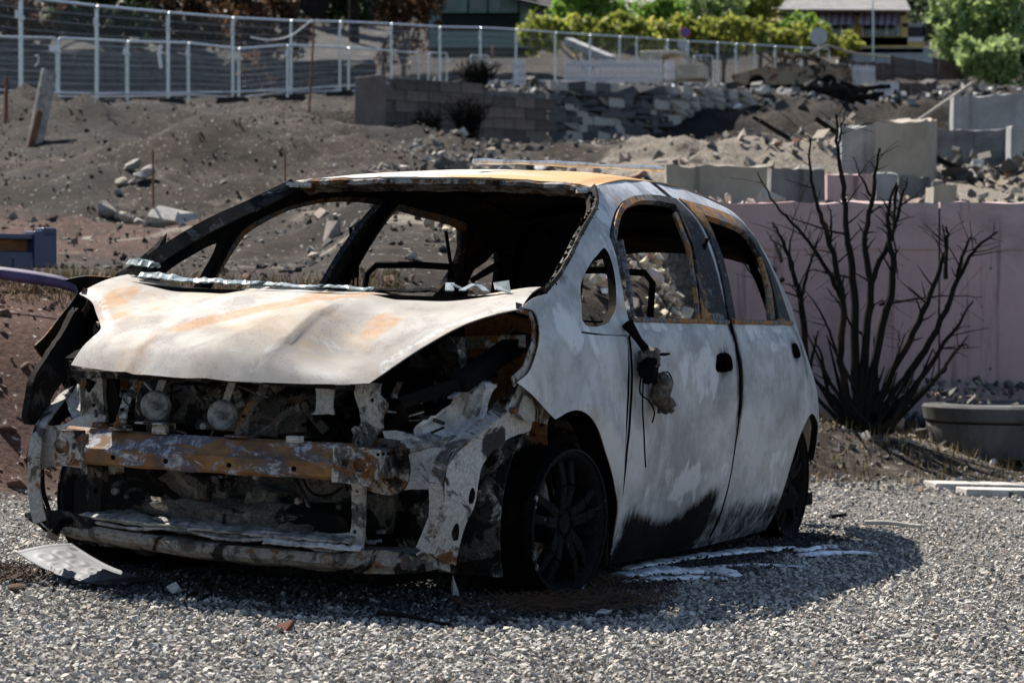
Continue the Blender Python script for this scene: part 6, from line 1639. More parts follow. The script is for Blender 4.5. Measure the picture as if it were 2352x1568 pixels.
# the long flared strut in front of the wheel arch (bumper support)
def gy(x, z): return .775 - .30 * max(0, x - .25) ** 1.6 - .05 * sstep(.3, .1, z)
def gp(u, v, s=None):
    p = hit(u, v, lambda p: p.y - gy(p.x, p.z), 1.1, -.6); return (p.x, p.z) if s is None else (p.x, p.z, 1)
st = [gp(1187, 882, 1), gp(1215, 905), gp(1245, 938), gp(1247, 972, 1), gp(1230, 962), gp(1225, 988), gp(1190, 1000), gp(1150, 1022), gp(1110, 1065), gp(1093, 1110), gp(1088, 1160), gp(1075, 1200), gp(1060, 1250), gp(1046, 1298, 1),
      gp(1010, 1286), gp(985, 1265, 1), gp(1000, 1230), gp(1016, 1190), gp(1018, 1150), gp(1016, 1110), gp(1030, 1060), gp(1052, 1030), gp(1090, 1000), gp(1130, 970), gp(1165, 940), gp(1178, 905)]
h1 = [gp(*q) for q in ((1078, 1118), (1086, 1130), (1084, 1155), (1076, 1158), (1072, 1140))]
h2 = [gp(*q) for q in ((1054, 1200), (1060, 1215), (1056, 1240), (1046, 1242), (1043, 1220))]
for sgn in (1, -1):
    sb = panel('bumper_strut', st, lambda a, b, sgn=sgn: (a, sgn * (gy(a, b) + .006 * nz(a, b, 2, 7) + .008 * math.sin(b * 21)), b), .015, [M_FRAME_P if sgn > 0 else M_FRAME, M_FRAME_D, M_FRAME_D], car, holes=[h1, h2], th=.008, flip=sgn > 0, jag=.0005,
          attrs={'soot': lambda x, y, z: .75 * math.exp(-(((x - .42) / .09) ** 2 + ((z - .46) / .07) ** 2)), 'rust': lambda x, y, z: .5 * sstep(.24, .16, z)})
    # folded flange along the front edge
    fl = [Vector((p[0], sgn * (gy(p[0], p[1]) - .02), p[1])) for p in st[13:25]]
    mb = MB()
    for a, b in zip(fl[:-1], fl[1:]): mb.bar(a, b, .045, .006, (1, 0, .3))
    mb.build('strut_flange', M_FRAME, sb)
# broad ash-covered apron of the far wing
ap = [(175, 705), (192, 740), (172, 790), (140, 850), (112, 905), (98, 962), (52, 968), (60, 905), (92, 835), (135, 765)]
apx = [(p.x, p.z) for p in (cp(u, v, y=-.76) for u, v in ap)]
panel('wing_apron', apx, lambda a, b: (a, -.76 + .02 * nz(a, b, 3, 8), b), .02, [M_FRAME_P, M_FRAME_D], car, th=.02, jag=.003, attrs={'soot': lambda x, y, z: .25})
# small bracket plate with a square hole where strut and fender meet
bp = [gp(1190, 905, 1), gp(1235, 935), gp(1250, 950, 1), gp(1240, 975, 1), gp(1228, 968), gp(1190, 965), gp(1172, 955, 1)]
for sgn in (1, -1):
    panel('strut_bracket', bp, lambda a, b, sgn=sgn: (a, sgn * (gy(a, b) + .022), b), .015, [M_FRAME], car, th=.005, flip=sgn > 0)
    mb = MB(); q = hit(1180, 942, lambda p: p.y - gy(p.x, p.z) - .03, 1.1, -.6); mb.cyl((q.x, sgn * (q.y - .01), q.z), (q.x + .006, sgn * (q.y + .012), q.z), .011, 6); mb.build('bolt', M_FRAME_R, car)

# radiator-support uprights
up = [(.386, .655, 1), (.462, .655, 1), (.462, .62), (.487, .592), (.472, .56), (.474, .525), (.455, .50), (.447, .47), (.43, .455, 1), (.378, .455, 1), (.384, .50), (.405, .54), (.398, .58), (.384, .62)]
plate('upright', up, .63, M_FRAME, .016, holes=[circ(.40, .478, .006), circ(.44, .605, .006)], warp=.014)
mb = MB(); mb.cyl((.64, .402, .515), (.655, .402, .515), .013, 6); mb.build('bolt', M_FRAME_R, car)
up2 = [(-.57, .655, 1), (-.50, .655, 1), (-.49, .60), (-.485, .53), (-.478, .465, 1), (-.55, .462, 1), (-.565, .50), (-.568, .58)]
plate('upright', up2, .60, M_FRAME, .05, holes=[circ(-.545, .60, .006), circ(-.52, .545, .007), circ(-.52, .49, .006)], warp=.010)
up3 = [(-.56, .645, 1), (-.47, .64, 1), (-.45, .55), (-.45, .465, 1), (-.49, .465, 1), (-.50, .55)]
plate('upright', up3, .57, M_FRAME_D, .01)
for yy, xx, w0 in ((.428, .68, .040), (-.452, .69, .055)):
    plate('lower_upright', [(yy - w0/2, .37, 1), (yy + w0/2, .37, 1), (yy + w0 * .42, .27), (yy + w0 * .55, .15, 1), (yy - w0 * .6, .15, 1), (yy - w0 * .4, .27)], xx, M_FRAME if yy > 0 else M_FRAME_D, .03,
          holes=[circ(yy, .29, .008, 10, 1.3), circ(yy - .005, .22, .006), circ(yy, .34, .005)], warp=.01)
# upper tie bar under the hood edge
mb = MB(); pts = [(.70 - .10 * y * y, y, .652 - .02 * abs(y)) for y in np.linspace(-.54, .40, 20)]
for a, b in zip(pts[:-1], pts[1:]): mb.bar(a, b, .06, .022)
mb.build('lock_carrier', M_FRAME_D, car)
# rusty stays between tie bar and beam
for yt, yb in ((-.300, -.312), (.122, .098)):
    path = [(.70, yt, .645), (.725, yt + .004, .61), (.755, yt - .008, .585), (.775, yb, .53), (.79, yb, .485)]
    mb = MB()
    for i, (a, b) in enumerate(zip(path[:-1], path[1:])): mb.bar(a, b, .030 + .006 * (i == 3), .007, (1, 0, .4))
    mb.box((.80, yb, .487), (.06, .07, .006)); o_ = mb.build('stay', M_FRAME_R, car, False, .002)
    mb = MB(); mb.cyl((.79, yb, .497), (.812, yb, .500), .011, 6); mb.build('bolt', M_FRAME_R, o_)
    for zz in (.60, .545): 
        mb = MB(); mb.cyl((.76, yb, zz), (.785, yb, zz), .0045, 8); mb.build('stay_hole', M_CHAR, o_)
# tab on the beam
mb = MB(); mb.box((.80, -.155, .497), (.05, .055, .034)); mb.box((.82, -.18, .512), (.05, .10, .006)); mb.build('beam_tab', M_FRAME_R, car, False, .003)
mb = MB(); mb.box((.81, .285, .488), (.04, .04, .02)); mb.build('beam_tab', M_FRAME, car, False, .003)
# horns
for (yy, zz) in ((-.263, .557), (-.033, .539)):
    h = empty('horn'); h.parent = car; h.location = (.66, yy, zz); h.rotation_euler = (0, math.radians(4), math.radians(14 if yy < -.1 else 6))
    mb = MB(); mb.lathe([(0, .030), (.012, .030), (.014, .026), (.034, .024), (.036, .026), (.042, .024), (.047, .012), (.047, .004), (.04, -.01), (.02, -.03), (0, -.03)], 28, axis='x'); mb.build('horn_disc', M_HORN if 'M_HORN' in globals() else M_ASH_D, h, True)
    mb = MB(); mb.bar((-.01, .0, .03), (-.02, .02, .10), .022, .006, (1, 0, 0)); mb.build('horn_bracket', M_FRAME, h)
# hanging latch plate
plate('latch_plate', [(.258, .64, 1), (.322, .64, 1), (.318, .575), (.324, .557, 1), (.245, .555, 1), (.262, .563, 1), (.266, .60)], .64, M_FRAME_P, .010)
# thin prop rod
mb = MB(); a = cp(332, 878, x=.62); b = cp(352, 902, x=.66); mb.tube([a, b], .004, 6); mb.build('prop_rod', M_FRAME_P, car)

# lower crossmember: a sagging tray
V = []; F = []; ys = np.linspace(-.60, .60, 44); prof = [(-.22, .020), (-.05, .012), (-.006, .012), (.004, .004), (.004, -.016), (-.012, -.032), (-.05, -.042), (-.22, -.04)]; k = len(prof)
for i, y in enumerate(ys):
    x = .80 - .34 * (y - .02) ** 2; z = lerp(.182, .150, (y + .6) / 1.3) - .012 * math.sin((y + .6) * 2.4) + .006 * nz(y, 3, 0, 7) + .02 * sstep(.48, .68, y) * 0
    for dx, dz in prof: V.append((x + dx + .005 * nz(y, dz * 40, 1, 9), y, z + dz + .005 * nz(y, dx * 30, 4, 11)))
for i in range(len(ys) - 1):
    for j in range(k - 1): F.append((i*k + j, i*k + j + 1, (i+1)*k + j + 1, (i+1)*k + j))
F.append(tuple(reversed(range(k)))); F.append(tuple((len(ys)-1)*k + j for j in range(k)))
lc = mesh('lower_crossmember', V, F, M_FRAME_L, car)
# collapsed radiator core lying on it: wavy ribbons of fins
rr = random.Random(21)
mb = MB()
for row in range(16):
    xo = .775 - .016 * row; pts = []
    for y in np.linspace(-.47 + .02 * rr.random(), .40 + .05 * rr.random(), 46):
        xx = xo - .26 * (y - .02) ** 2 + .014 * nz(y, row * .11, 0, 5) ; zz = lerp(.20, .168, (y + .6) / 1.3) + .012 * math.sin(row * .5) + .018 * nz(y, row * .2, 5, 4) + (.022 * math.sin(y * 9 + row * .25) ** 2 * sstep(.10, .3, y))
        pts.append((xx, y, zz + .006 * (row % 2)))
    mb.tube(pts, [.0065 * rr.uniform(.6, 1.3) for _ in pts], 5)
mb.build('radiator_core', M_ASH_D, car, False)
crumple_strip('radiator_ash', [(.70 - .26 * (y - .02) ** 2, y, lerp(.222, .19, (y + .6) / 1.3)) for y in np.linspace(-.46, .42, 60)], .17, .014, M_ASH_D, 31, .006, 7)
crumple_strip('radiator_ash', [(.775 - .26 * (y - .02) ** 2, y, lerp(.196, .172, (y + .6) / 1.3)) for y in np.linspace(.18, .47, 26)], .05, .014, M_ASH, 33, .004, 4)
# flap at the near end of the crossmember
panel('crossmember_flap', [(.42, .165, 1), (.52, .176), (.60, .165, 1), (.64, .150), (.62, .118), (.54, .108), (.45, .105, 1)], lambda a, b: (.79 - .42 * (a - .05) ** 2 + .2 * (b - .1), a, b), .02, [M_FRAME_L], car, th=.006, jag=.002)
panel('crossmember_flap', [(-.42, .205, 1), (-.55, .222), (-.68, .215, 1), (-.75, .195), (-.70, .170), (-.58, .160), (-.45, .155, 1)], lambda a, b: (.77 - .36 * (a + .05) ** 2 + .2 * (b - .1), a, b), .02, [M_FRAME_D], car, th=.006, jag=.002)

# engine bay clutter, each a part of its own
def lump(name, c, d, mat, seed, parent=car, amp=.18, sub=3, fr=2.2):
    bm = bmesh.new(); bmesh.ops.create_icosphere(bm, subdivisions=sub, radius=1.0)
    for v in bm.verts:
        p = v.co.normalized()
        q = Vector([math.copysign(abs(a) ** .7, a) for a in p])           # a little boxy
        k = 1 + amp * fbm(p.x + seed * 3.1, p.y, p.z, fr, 4)
        v.co = Vector((q.x * d[0] * k, q.y * d[1] * k, q.z * d[2] * k)) + Vector(c)
    me = bpy.data.meshes.new(name); bm.to_mesh(me); bm.free(); me.materials.append(mat)
    me.polygons.foreach_set('use_smooth', [True] * len(me.polygons))
    return link(bpy.data.objects.new(name, me), parent)
lump('motor_housing', (.36, -.02, .30), (.17, .26, .13), M_ENGINE, 1, amp=.30, fr=3)
lump('gearbox', (.40, .27, .30), (.15, .14, .13), M_ENGINE, 2, amp=.3, fr=3)
lump('power_unit', (.30, -.05, .55), (.22, .30, .09), M_ENGINE, 3, amp=.25, fr=3)
lump('compressor', (.56, -.18, .30), (.07, .10, .07), M_ENGINE, 4, amp=.35, fr=2.6)
lump('pump', (.58, .08, .27), (.05, .06, .06), M_ENGINE, 5, amp=.4)
lump('battery', (.33, .36, .56), (.11, .09, .10), M_SOOT, 6, amp=.15)
lump('fluid_tank', (.34, -.42, .52), (.09, .08, .12), M_ENGINE, 7, amp=.25)
lump('slag', (.60, -.02, .235), (.08, .30, .05), M_ENGINE, 8, amp=.5, fr=4)
lump('slag', (.58, .30, .225), (.08, .13, .06), M_SOOT, 9, amp=.5, fr=4)
mb = MB(); mb.box((.30, 0, .40), (.10, 1.0, .08)); mb.box((.28, .0, .22), (.16, .9, .08)); mb.build('subframe', M_SOOT, car)
mb = MB(); mb.box((.57, -.20, .415), (.10, .10, .07)); mb.box((.55, -.05, .42), (.08, .30, .05)); mb.box((.60, -.25, .40), (.06, .03, .03)); mb.build('control_box', M_ENGINE, car, False, .008)
# accessory drive: wheels and brackets behind the horns
for (x, y, z, r, m) in ((.45, .01, .585, .035, M_FRAME), (.46, .10, .60, .03, M_FRAME_D), (.44, -.13, .60, .04, M_ENGINE), (.47, .22, .52, .06, M_SOOT), (.48, -.33, .42, .05, M_ENGINE)):
    mb = MB(); mb.lathe([(0, .04), (r * .5, .04), (r * .55, .03), (r * .95, .03), (r, .02), (r, -.02), (r * .8, -.05), (0, -.05)], 20, (x, y, z), 'x'); mb.build('pulley', m, car, True)
for (y0, z0, y1, z1, x, w) in ((-.20, .60, -.14, .65, .55, .03), (-.06, .63, -.03, .56, .54, .028), (.10, .66, .06, .62, .52, .05), (-.42, .62, -.36, .56, .5, .03), (.15, .58, .24, .50, .50, .03), (-.10, .50, .08, .49, .50, .035)):
    mb = MB(); mb.bar((x, y0, z0), (x + .02, y1, z1), w, .012, (1, 0, 0)); mb.build('mount', M_FRAME if x > .53 else M_ENGINE, car, False, .003)
rr = random.Random(8)
for i in range(26):            # hoses, pipes and bare harness wires
    y = rr.uniform(-.5, .45); z = rr.uniform(.22, .62); x = rr.uniform(.42, .64)
    p = [Vector((x, y, z))]
    d = Vector((rr.uniform(-.3, .3), rr.uniform(-1, 1), rr.uniform(-.9, .7)))
    for k in range(7):
        d += Vector((rr.uniform(-.3, .3), rr.uniform(-.5, .5), rr.uniform(-.5, .4))); q = p[-1] + d.normalized() * .035
        q.x = min(.68, max(.40, q.x)); q.z = max(.2, min(.63, q.z)); p.append(q)
    mb = MB(); mb.tube([tuple(a) for a in p], rr.choice((.003, .004, .006, .011)), 6); mb.build('hose' if i % 3 == 0 else 'harness_wire', rr.choice((M_ENGINE, M_SOOT, M_FRAME_D)), car, True)
for i in range(40):            # bolt heads and fittings that catch the light
    y = rr.uniform(-.48, .45); z = rr.uniform(.24, .63); x = rr.uniform(.50, .60); r = rr.uniform(.006, .012)
    mb = MB(); mb.cyl((x, y, z), (x + .02, y + rr.uniform(-.005, .005), z), r, 6); mb.build('bolt', rr.choice((M_ENGINE, M_FRAME_D, M_FRAME)), car)
# corrugated hose at the right end, hanging to the ground
for pts in ([(.68, -.45, .22), (.70, -.50, .20), (.72, -.545, .19), (.74, -.56, .15)],):
    mb = MB(); q = [tuple(lerp(Vector(pts[i]), Vector(pts[i+1]), t)) for i in range(len(pts) - 1) for t in np.linspace(0, 1, 9)[:-1]]
    mb.tube(q, [.013 if i % 2 else .010 for i in range(len(q))], 8); mb.build('corrugated_hose', M_CHAR, car)

# headlamp cavities: hooked bracket, melted housing, ash heap, rusted inner wing
hk = [px(1022, 786, .42) + (1,), px(1032, 770, .42), px(1040, 778, .42), px(1052, 792, .42), px(1062, 772, .42), px(1068, 778, .42), px(1066, 850, .42), px(1064, 895, .42) + (1,), px(1052, 897, .42) + (1,), px(1055, 850, .42), px(1050, 812, .42), px(1030, 806, .42)]
for sgn in (1, -1):
    plate('lamp_bracket', [(sgn * p[0],) + p[1:] for p in hk], .42, M_FRAME_D, .02)
    plate('inner_wing', [(sgn * .50, .45, 1), (sgn * .72, .50, 1), (sgn * .735, .70), (sgn * .72, .86, 1), (sgn * .60, .87), (sgn * .50, .84, 1)], .10, M_FRAME_R, .012, warp=.03, attrs={'rust': lambda x, y, z: .6 * sstep(.55, .75, z)})
    mb = MB(); mb.bar((.16, sgn * .50, .775), (.14, sgn * .73, .79), .05, .04); mb.build('wing_tie', M_FRAME_R, car)
    # fender rim flange round the lamp opening
    fr = [Vector((p[0] + .004, sgn * (fs(p[0], p[1]) - .012), p[1])) for p in fen[2:8]]
    mb = MB()
    for a, b in zip(fr[:-1], fr[1:]): mb.bar(a, b, .03, .004, (0, sgn, .2))
    mb.build('lamp_flange', M_FRAME_R, car)
def shell(name, rows, mat, parent=car, th=.006, jit=.004, seed=1):
    """crumpled skin through a grid of points"""
    rr = random.Random(seed); V = []; F = []; w = len(rows[0])
    R = [catmull3(r, 4) for r in rows]; R = list(zip(*[catmull3(c, 4) for c in zip(*R)])); w = len(R[0])
    for r in R:
        for p in r: V.append(Vector(p) + Vector((rr.uniform(-jit, jit), rr.uniform(-jit, jit), rr.uniform(-jit, jit))))
    for i in range(len(R) - 1):
        for j in range(w - 1): F.append((i*w + j, i*w + j + 1, (i+1)*w + j + 1, (i+1)*w + j))
    o = mesh(name, V, F, mat, parent, True); md = o.modifiers.new('s', 'SOLIDIFY'); md.thickness = th
    return o
rows = [[cp(952, 1020, x=0.56), cp(950, 985, x=0.56), cp(975, 965, x=0.54), cp(1005, 952, x=0.51)],
        [cp(985, 1018, x=0.54), cp(988, 985, x=0.50), cp(1010, 955, x=0.47), cp(1035, 925, x=0.45)],
        [cp(1030, 1012, x=0.51), cp(1040, 975, x=0.44), cp(1055, 925, x=0.42), cp(1062, 893, x=0.40)],
        [cp(1075, 990, x=0.48), cp(1085, 955, x=0.41), cp(1095, 905, x=0.39), cp(1105, 878, x=0.37)],
        [cp(1110, 965, x=0.44), cp(1120, 930, x=0.39), cp(1130, 900, x=0.36), cp(1140, 885, x=0.34)]]
shell('melted_headlamp', rows, M_MELT, seed=4)
rows2 = [[Vector((p[0], -p[1], p[2])) for p in r] for r in rows]
shell('melted_headlamp', rows2, M_MELT, seed=5)
lump('ash_heap', (.53, .60, .475), (.09, .11, .035), M_ASH_D, 12, amp=.6, fr=5)
lump('ash_heap', (.38, .655, .60), (.05, .035, .07), M_ASH_D, 13, amp=.6, fr=4)
lump('ash_heap', (.50, .45, .55), (.06, .06, .06), M_SOOT, 14, amp=.6, fr=4)
for i in range(9):
    a = cp(rr.uniform(900, 1090), rr.uniform(900, 1000), x=rr.uniform(.5, .58)); b = a + Vector((rr.uniform(-.04, .04), rr.uniform(-.10, .10), rr.uniform(-.02, .05)))
    mb = MB(); mb.bar(a, b, rr.uniform(.006, .02), .005); mb.build('lamp_fragment', rr.choice((M_ASH_D, M_FRAME_D, M_FRAME_R)), car)

# ================================================================== cabin
for sgn in (1, -1):
    s = empty('seat_frame'); s.parent = car; s.location = (-1.30, sgn * .37, .20)
    mb = MB(); U = [(0, -.22, .1), (-.06, -.22, .45), (-.13, -.205, .80), (-.14, -.17, .835), (-.14, 0, .84), (-.14, .17, .835), (-.13, .205, .80), (-.06, .22, .45), (0, .22, .1)]
    mb.tube(U, .013, 8); mb.build('back_tube', M_CHAR, s, True)
    mb = MB()
    for z in (.3, .42, .54, .66): mb.tube([(-.03 - (z - .3) * .2, -.215, z), (-.02 - (z - .3) * .2, 0, z - .01), (-.03 - (z - .3) * .2, .215, z)], .004, 5)
    mb.build('back_wire', M_CHAR, s)
    mb = MB(); mb.box((.22, -.22, .08), (.46, .03, .08)); mb.box((.22, .22, .08), (.46, .03, .08)); mb.box((.42, 0, .08), (.05, .44, .06)); mb.build('seat_base', M_CHAR, s)
b = empty('rear_seat_frame'); b.parent = car; b.location = (-2.45, 0, .25)
mb = MB(); mb.tube([(0, -.60, .0), (-.15, -.60, .50), (-.16, -.55, .53), (-.16, .55, .53), (-.15, .60, .50), (0, .60, 0)], .012, 8); mb.build('back_tube', M_CHAR, b)
mb = MB(); mb.tube([(-.05, 0, .1), (-.16, 0, .52)], .01, 6); mb.build('back_post', M_CHAR, b)
# seat belt reels and buckles hanging at the pillars
for (x, sgn, z) in ((-1.58, -1, .98), (-1.58, 1, .97), (-2.40, -1, 1.0)):
    g = empty('belt_buckle'); g.parent = car; g.location = (x, sgn * (fs(x, z) - .085), z)
    mb = MB(); mb.box((0, 0, .03), (.025, .02, .05)); mb.add([(-.02, 0, 0), (.02, 0, 0)], []); mb.build('buckle_body', M_CHAR, g, False, .004)
    mb = MB(); mb.tube([(-.02, 0, .005), (-.02, 0, -.03), (.02, 0, -.03), (.02, 0, .005)], .004, 6); mb.build('buckle_loop', M_CHAR, g)
    mb = MB(); mb.tube([(0, 0, .05), (.01, sgn * .01, .12), (.0, sgn * .03, .20)], .008, 6); mb.build('belt', M_CHAR, g)
for (x, z, dx) in ((-2.46, 1.04, -.10), (-2.50, 1.0, -.2)):
    mb = MB(); mb.tube([(x, -.60, z), (x + dx * .4, -.55, z + .05), (x + dx, -.52, z + .11)], [.012, .016, .010], 7); mb.build('grab_handle', M_CHAR, car)
# steering column stub and dash cross-tube
mb = MB(); mb.tube([(-.12, -.70, .72), (-.14, 0, .74), (-.12, .70, .72)], .022, 10); mb.build('dash_tube', M_CHAR, car, True)
mb = MB(); mb.tube([(-.10, .36, .70), (-.45, .36, .82)], .02, 8); mb.build('steering_column', M_CHAR, car)

# ================================================================== melted door mirror hanging on its loom
mr = empty('melted_mirror'); mr.parent = car
def so(u, v, o): 
    p = hit(u, v, lambda p: p.y - fs(p.x, p.z) - o, 1.0, -3.6); return p
def m_mirror():
    n = NT('melted_plastic'); f = n.noise(30, 6, .7, .8); c = n.mix(n.rng(f, .4, .62), (.035, .03, .028), (.15, .125, .105)); n.bump(f, .6, .01); return n.done(c, .7, 0, .3)
M_MIR = m_mirror()
mb = MB(); mb.tube([so(1440, 742, .01), so(1452, 758, .02), so(1468, 782, .03), so(1482, 800, .04)], [.022, .016, .012, .014], 8); mb.build('mirror_foot', M_CHAR, mr, True)
for i, (u, v, rx, rz, s, m) in enumerate(((1493, 822, .030, .034, 41, M_MIR), (1490, 850, .028, .040, 42, M_CHAR), (1520, 895, .028, .050, 43, M_MIR), (1530, 930, .026, .026, 44, M_MIR))):
    p = so(u, v, .045); lump('mirror_lump', p, (.04, rx, rz), m, s, mr, amp=.45, fr=2.4)
p = so(1518, 815, .05); mb = MB(); mb.bar(p, so(1531, 812, .06), .03, .006); mb.build('mirror_scrap', M_CHAR, mr)
for pts in (((1478, 860), (1476, 930), (1479, 990), (1481, 1040), (1483, 1072)), ((1475, 850), (1470, 900), (1490, 920), (1503, 945), (1498, 970)), ((1520, 860), (1535, 855), (1545, 880), (1535, 900)), ((1515, 862), (1530, 870), (1540, 890))):
    mb = MB(); mb.tube(catmull3([so(u, v, .03 if j else .04) for j, (u, v) in enumerate(pts)], 5), .0028, 5); mb.build('loom_wire', M_CHAR, mr)
# ================================================================== small things on the ground
def gpt(u, v, h=0.0):
    p = cp(u, v, z=h); return CAR @ p
# molten aluminium run out under the sill
def puddle(pts, w0, label, seed, flat=.30):
    rr = random.Random(seed); P = catmull3([gpt(u, v) for u, v in pts], 10); n = len(P); V = []; F = []; m = 12
    for i, p in enumerate(P):
        d = (P[min(i + 1, n - 1)] - P[max(i - 1, 0)]).normalized(); sd = d.cross(Vector((0, 0, 1))).normalized()
        t = i / (n - 1); w = 1.2 * w0 * (.35 + .65 * math.sin(math.pi * min(1, max(0, t * .92 + .05))) ** .5) * (1 + .45 * nz(p.x * 9, p.y * 9, seed, 1)) * (.25 if i in (0, n - 1) else 1)
        for k in range(m):
            a = 2 * math.pi * k / m; V.append(p + sd * math.cos(a) * w * (1 + .2 * rr.uniform(-1, 1)) + Vector((0, 0, .006 + max(-.2, math.sin(a)) * w * flat * (1 + .3 * rr.uniform(-1, 1)))))
    for i in range(n - 1):
        for k in range(m): F.append((i*m + k, i*m + (k+1) % m, (i+1)*m + (k+1) % m, (i+1)*m + k))
    F.append(tuple(reversed(range(m)))); F.append(tuple((n-1)*m + k for k in range(m)))
    o = mesh('aluminium_puddle', V, F, M_ALU, None, True); tag(o, label, 'molten metal', 'solidified aluminium runs beside the sill')
puddle([(1425, 1312), (1500, 1298), (1600, 1283), (1700, 1272), (1790, 1266)], .035, 'thin dull run of solidified aluminium right along the sill', 1)
puddle([(1650, 1272), (1720, 1265), (1800, 1262), (1822, 1260)], .020, 'narrow bright run of aluminium below the rear door', 2)
puddle([(1832, 1270), (1870, 1264), (1905, 1259), (1914, 1262)], .030, 'short rounded aluminium run by the rear wheel, the upper of two', 3, .35)
puddle([(1832, 1279), (1880, 1277), (1950, 1273), (2018, 1277)], .026, 'long white aluminium finger by the rear wheel, the lower of two', 4, .35)
puddle([(1560, 1313), (1640, 1307), (1720, 1301), (1800, 1303), (1862, 1307)], .018, 'thin wavy aluminium run out in the shadow of the wreck', 5)
puddle([(1415, 1330), (1480, 1322), (1560, 1318), (1640, 1318), (1690, 1328)], .050, 'broad flat aluminium puddle nearest the front wheel', 6)
puddle([(1430, 1342), (1520, 1334), (1610, 1332), (1672, 1334)], .030, 'second flat aluminium puddle, the one nearest the camera', 7)
# steel cords of the burnt tyres, spread in curls round the front wheel
def cords(c, r0, r1, n, seed, label, a0, a1):
    rr = random.Random(seed); mb = MB()
    for i in range(n):
        R_ = rr.uniform(r0, r1); s = rr.uniform(a0, a1); e = s + rr.uniform(.3, 1.1); k = 9; ox, oy = rr.gauss(0, .03), rr.gauss(0, .03)
        pts = [CAR @ Vector((c[0] + ox + R_ * math.cos(lerp(s, e, t / k)) * 1.5, c[1] + oy + R_ * math.sin(lerp(s, e, t / k)), .012 + .018 * rr.random() + .01 * math.sin(t * .7 + i))) for t in range(k + 1)]
        mb.tube(pts, .0011, 3, False)
    o = mb.build('tyre_cords', M_CORD); tag(o, label, 'wire', kind='stuff')
M_CORD = plain('rusty_cord', (.085, .045, .025), .8, .4, 20)
cords((.02, .80), .10, .36, 420, 3, 'fine rusty steel cords from the burnt tyre, spread round the front wheel', -.6, 3.6)
cords((.72, -.78), .05, .16, 220, 5, 'tangle of dark steel cords under the far front corner', 0, 6.2)
# bent number plate, embossed, in front of the far corner
A, B, C_, D_ = at(35, 1270, 8.24), at(165, 1257, 8.33), at(365, 1333, 8.04), at(238, 1346, 7.90)
def pt(s, t):
    p = A.lerp(B, s).lerp(D_.lerp(C_, s), t); p = p + Vector((0, 0, -.022 * math.sin(t * math.pi) + .012 * math.sin(s * 2.4) * (1 - t))); return p
def m_plate():
    n = NT('scorched_shaded_plate'); f = n.noise(14, 6, .7, .4); so = n.attr('soot')
    c = n.mix(n.rng(f, .35, .65), (.075, .085, .105), (.14, .152, .18)); c = n.mix(n.rng(n.math('ADD', so, n.math('MULTIPLY', n.math('SUBTRACT', f, .5), .7)), .4, .6), c, (.018, .018, .02))  # scorched metal, base darkened and blued in place of a cast shadow
    return n.done(c, .6, 0, .3)
V = []; F = []; nn, mm = 30, 60; so_ = []
def emboss(s, t):
    h = 0
    for (cs, ct, r) in ((.30, .16, .085), (.62, .16, .085), (.28, .33, .10), (.60, .33, .085), (.34, .52, .10), (.66, .50, .08), (.30, .66, .10), (.66, .64, .08)):
        d = math.hypot((s - cs) * .21, (t - ct) * .47); h = max(h, math.exp(-((d - r * .30) / .006) ** 2) * (math.sin(8 * (s - cs)) > -.75))
    return .0035 * h
for i in range(mm + 1):
    for j in range(nn + 1):
        s, t = j / nn, i / mm; p = pt(s, t); V.append(p + Vector((0, 0, emboss(s, t) + (.004 if min(s, 1 - s) < .03 or t < .015 else 0)))); so_.append(.9 * sstep(.68, .86, t) + .8 * math.exp(-(((s - .9) / .1) ** 2 + ((t - .08) / .05) ** 2)))
for i in range(mm):
    for j in range(nn): F.append((i*(nn+1) + j, i*(nn+1) + j + 1, (i+1)*(nn+1) + j + 1, (i+1)*(nn+1) + j))
o = mesh('number_plate', V, F, m_plate(), None, True, {'soot': so_}); md = o.modifiers.new('s', 'SOLIDIFY'); md.thickness = .0025; tag(o, 'bent scorched metal plate with embossed characters under the front bumper', 'number plate')
# single larger stones and brick pieces
M_BRICK = plain('brick_red', (.20, .075, .045), .95, .45, 25, 0, .8); M_BRICK2 = plain('brick_brown', (.16, .095, .06), .95, .45, 25, 0, .8); M_LIME = plain('pale_limestone', (.50, .48, .45), .9, .25, 12, 0, .4)
def stone(u, v, s, mat, label, seed, sc=(1.2, 1, .75), name='stone', cat='stone', npts=16):
    p = gpt(u, v); vv, tt = hull_variants(1, npts, seed, .9)[0]; me = bpy.data.meshes.new(name)
    if True:
        bm = bmesh.new(); vs_ = [bm.verts.new(a) for a in vv]
        for t in tt: bm.faces.new([vs_[k] for k in t])
        bmesh.ops.subdivide_edges(bm, edges=bm.edges, cuts=1, use_grid_fill=True)
        for w_ in bm.verts: w_.co *= 1 + .10 * fbm(w_.co.x + seed, w_.co.y, w_.co.z, 2.2, 3)
        bm.to_mesh(me); bm.free()
    me.materials.append(mat); o = bpy.data.objects.new(name, me); COL.objects.link(o); o.location = p + Vector((0, 0, s * sc[2] * .55)); o.scale = (s * sc[0], s * sc[1], s * sc[2]); o.rotation_euler = (.1, .15, seed * .7); tag(o, label, cat)
stone(655, 1452, .040, M_BRICK, 'rust-red brick fragment on the sunlit gravel in front of the bumper', 3, (1.2, .9, .75), 'brick_fragment', 'brick')
stone(32, 1335, .042, M_BRICK, 'reddish brick fragment at the left edge, the upper of two', 5, (1.3, .9, .5), 'brick_fragment', 'brick')
stone(40, 1362, .036, M_BRICK2, 'brown brick fragment at the left edge, the lower of two', 8, (1.2, 1, .7), 'brick_fragment', 'brick')
stone(398, 1368, .036, M_LIME, 'pale pointed stone lying in the shade near the number plate', 12, (1.1, .8, .9), npts=9)
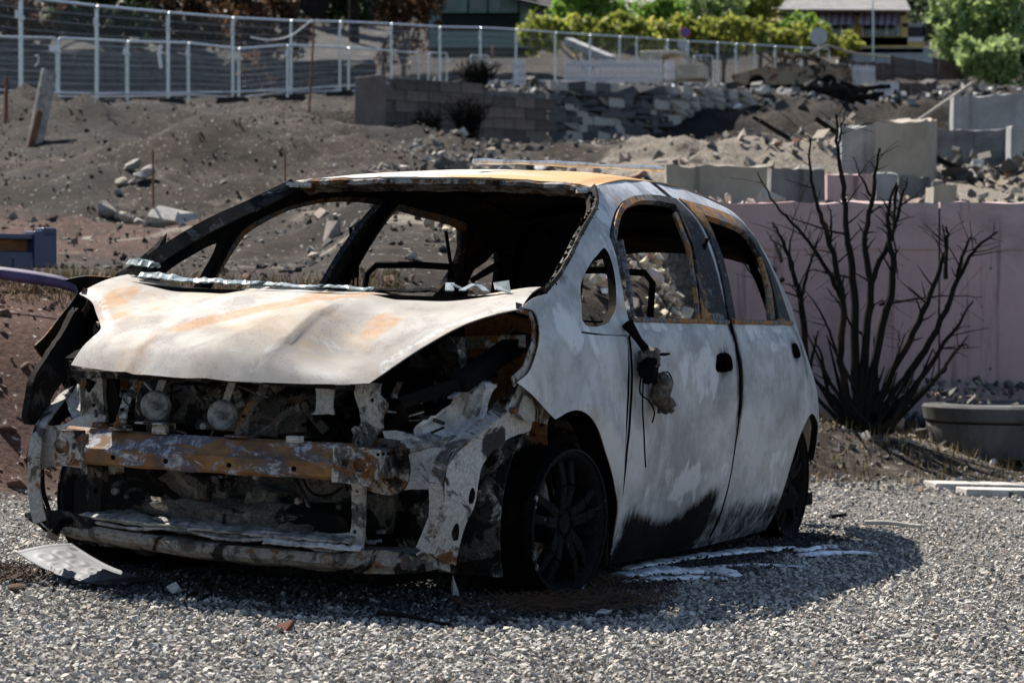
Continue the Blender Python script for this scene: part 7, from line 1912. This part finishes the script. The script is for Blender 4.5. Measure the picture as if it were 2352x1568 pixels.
stone(1386, 1414, .024, M_LIME, 'pale rounded stone in the shade right of the front wheel', 14, (1.4, 1, .7))
stone(1045, 1375, .032, M_ASH, 'white ashy splinter standing below the bumper strut', 15, (.4, .5, 1.7), 'ash_splinter', 'ash')
stone(862, 1385, .020, M_LIME, 'small pale stone below the middle of the bumper', 17)
stone(12, 1250, .026, M_ASH, 'crumpled white scrap at the left edge', 19, (1, .8, .7), 'paper_scrap', 'scrap')
stone(300, 1300, .022, M_ASH, 'white melted drip below the lower crossmember', 21, (.5, .6, 1.5), 'plastic_drip', 'scrap')
stone(260, 1290, .030, M_ASH_D, 'grey melted lump below the lower crossmember', 22, (1.2, .8, .7), 'plastic_drip', 'scrap')
stone(1920, 1190, .045, M_CHAR, 'black charred lump on the gravel behind the rear wheel', 23, (1.5, 1, .5), 'charred_lump', 'lump')
def stick(u0, v0, u1, v1, r, mat, label):
    a, b = gpt(u0, v0, .012), gpt(u1, v1, .012); pts = [a.lerp(b, t) + Vector((0, 0, .004 * math.sin(t * 5) + r)) for t in np.linspace(0, 1, 9)]; mb = MB(); mb.tube(pts, [r * (1 - .3 * t) for t in np.linspace(0, 1, 9)], 7); o = mb.build('stick', mat, None, True); tag(o, label, 'stick')
stick(868, 1412, 1032, 1436, .007, M_CHARWOOD, 'charred stick lying in the shade in front of the bumper')
stick(1985, 1206, 2122, 1212, .012, M_PALE_ST[0], 'pale peeled stick on the gravel right of the wreck')
# ash flakes and crumbs under the front
rg = np.random.default_rng(12); n = 900; x = rg.uniform(.2, 1.0, n); y = rg.uniform(-.7, .95, n); P = np.array([CAR @ Vector((a, b, .012)) for a, b in zip(x, y)])
o = scatter('ash_crumbs', P, rg.uniform(.004, .020, n), GV, M_ASHC, 3, 1.2) if False else scatter('ash_crumbs', P, .003 + .016 * rg.beta(1, 5, n), GV, m_ash('ash_crumb', (.03, .03, .03), (.28, .28, .29), 6), 3, 1.2); tag(o, 'grey ash crumbs fallen under the engine bay', 'ash', kind='stuff')
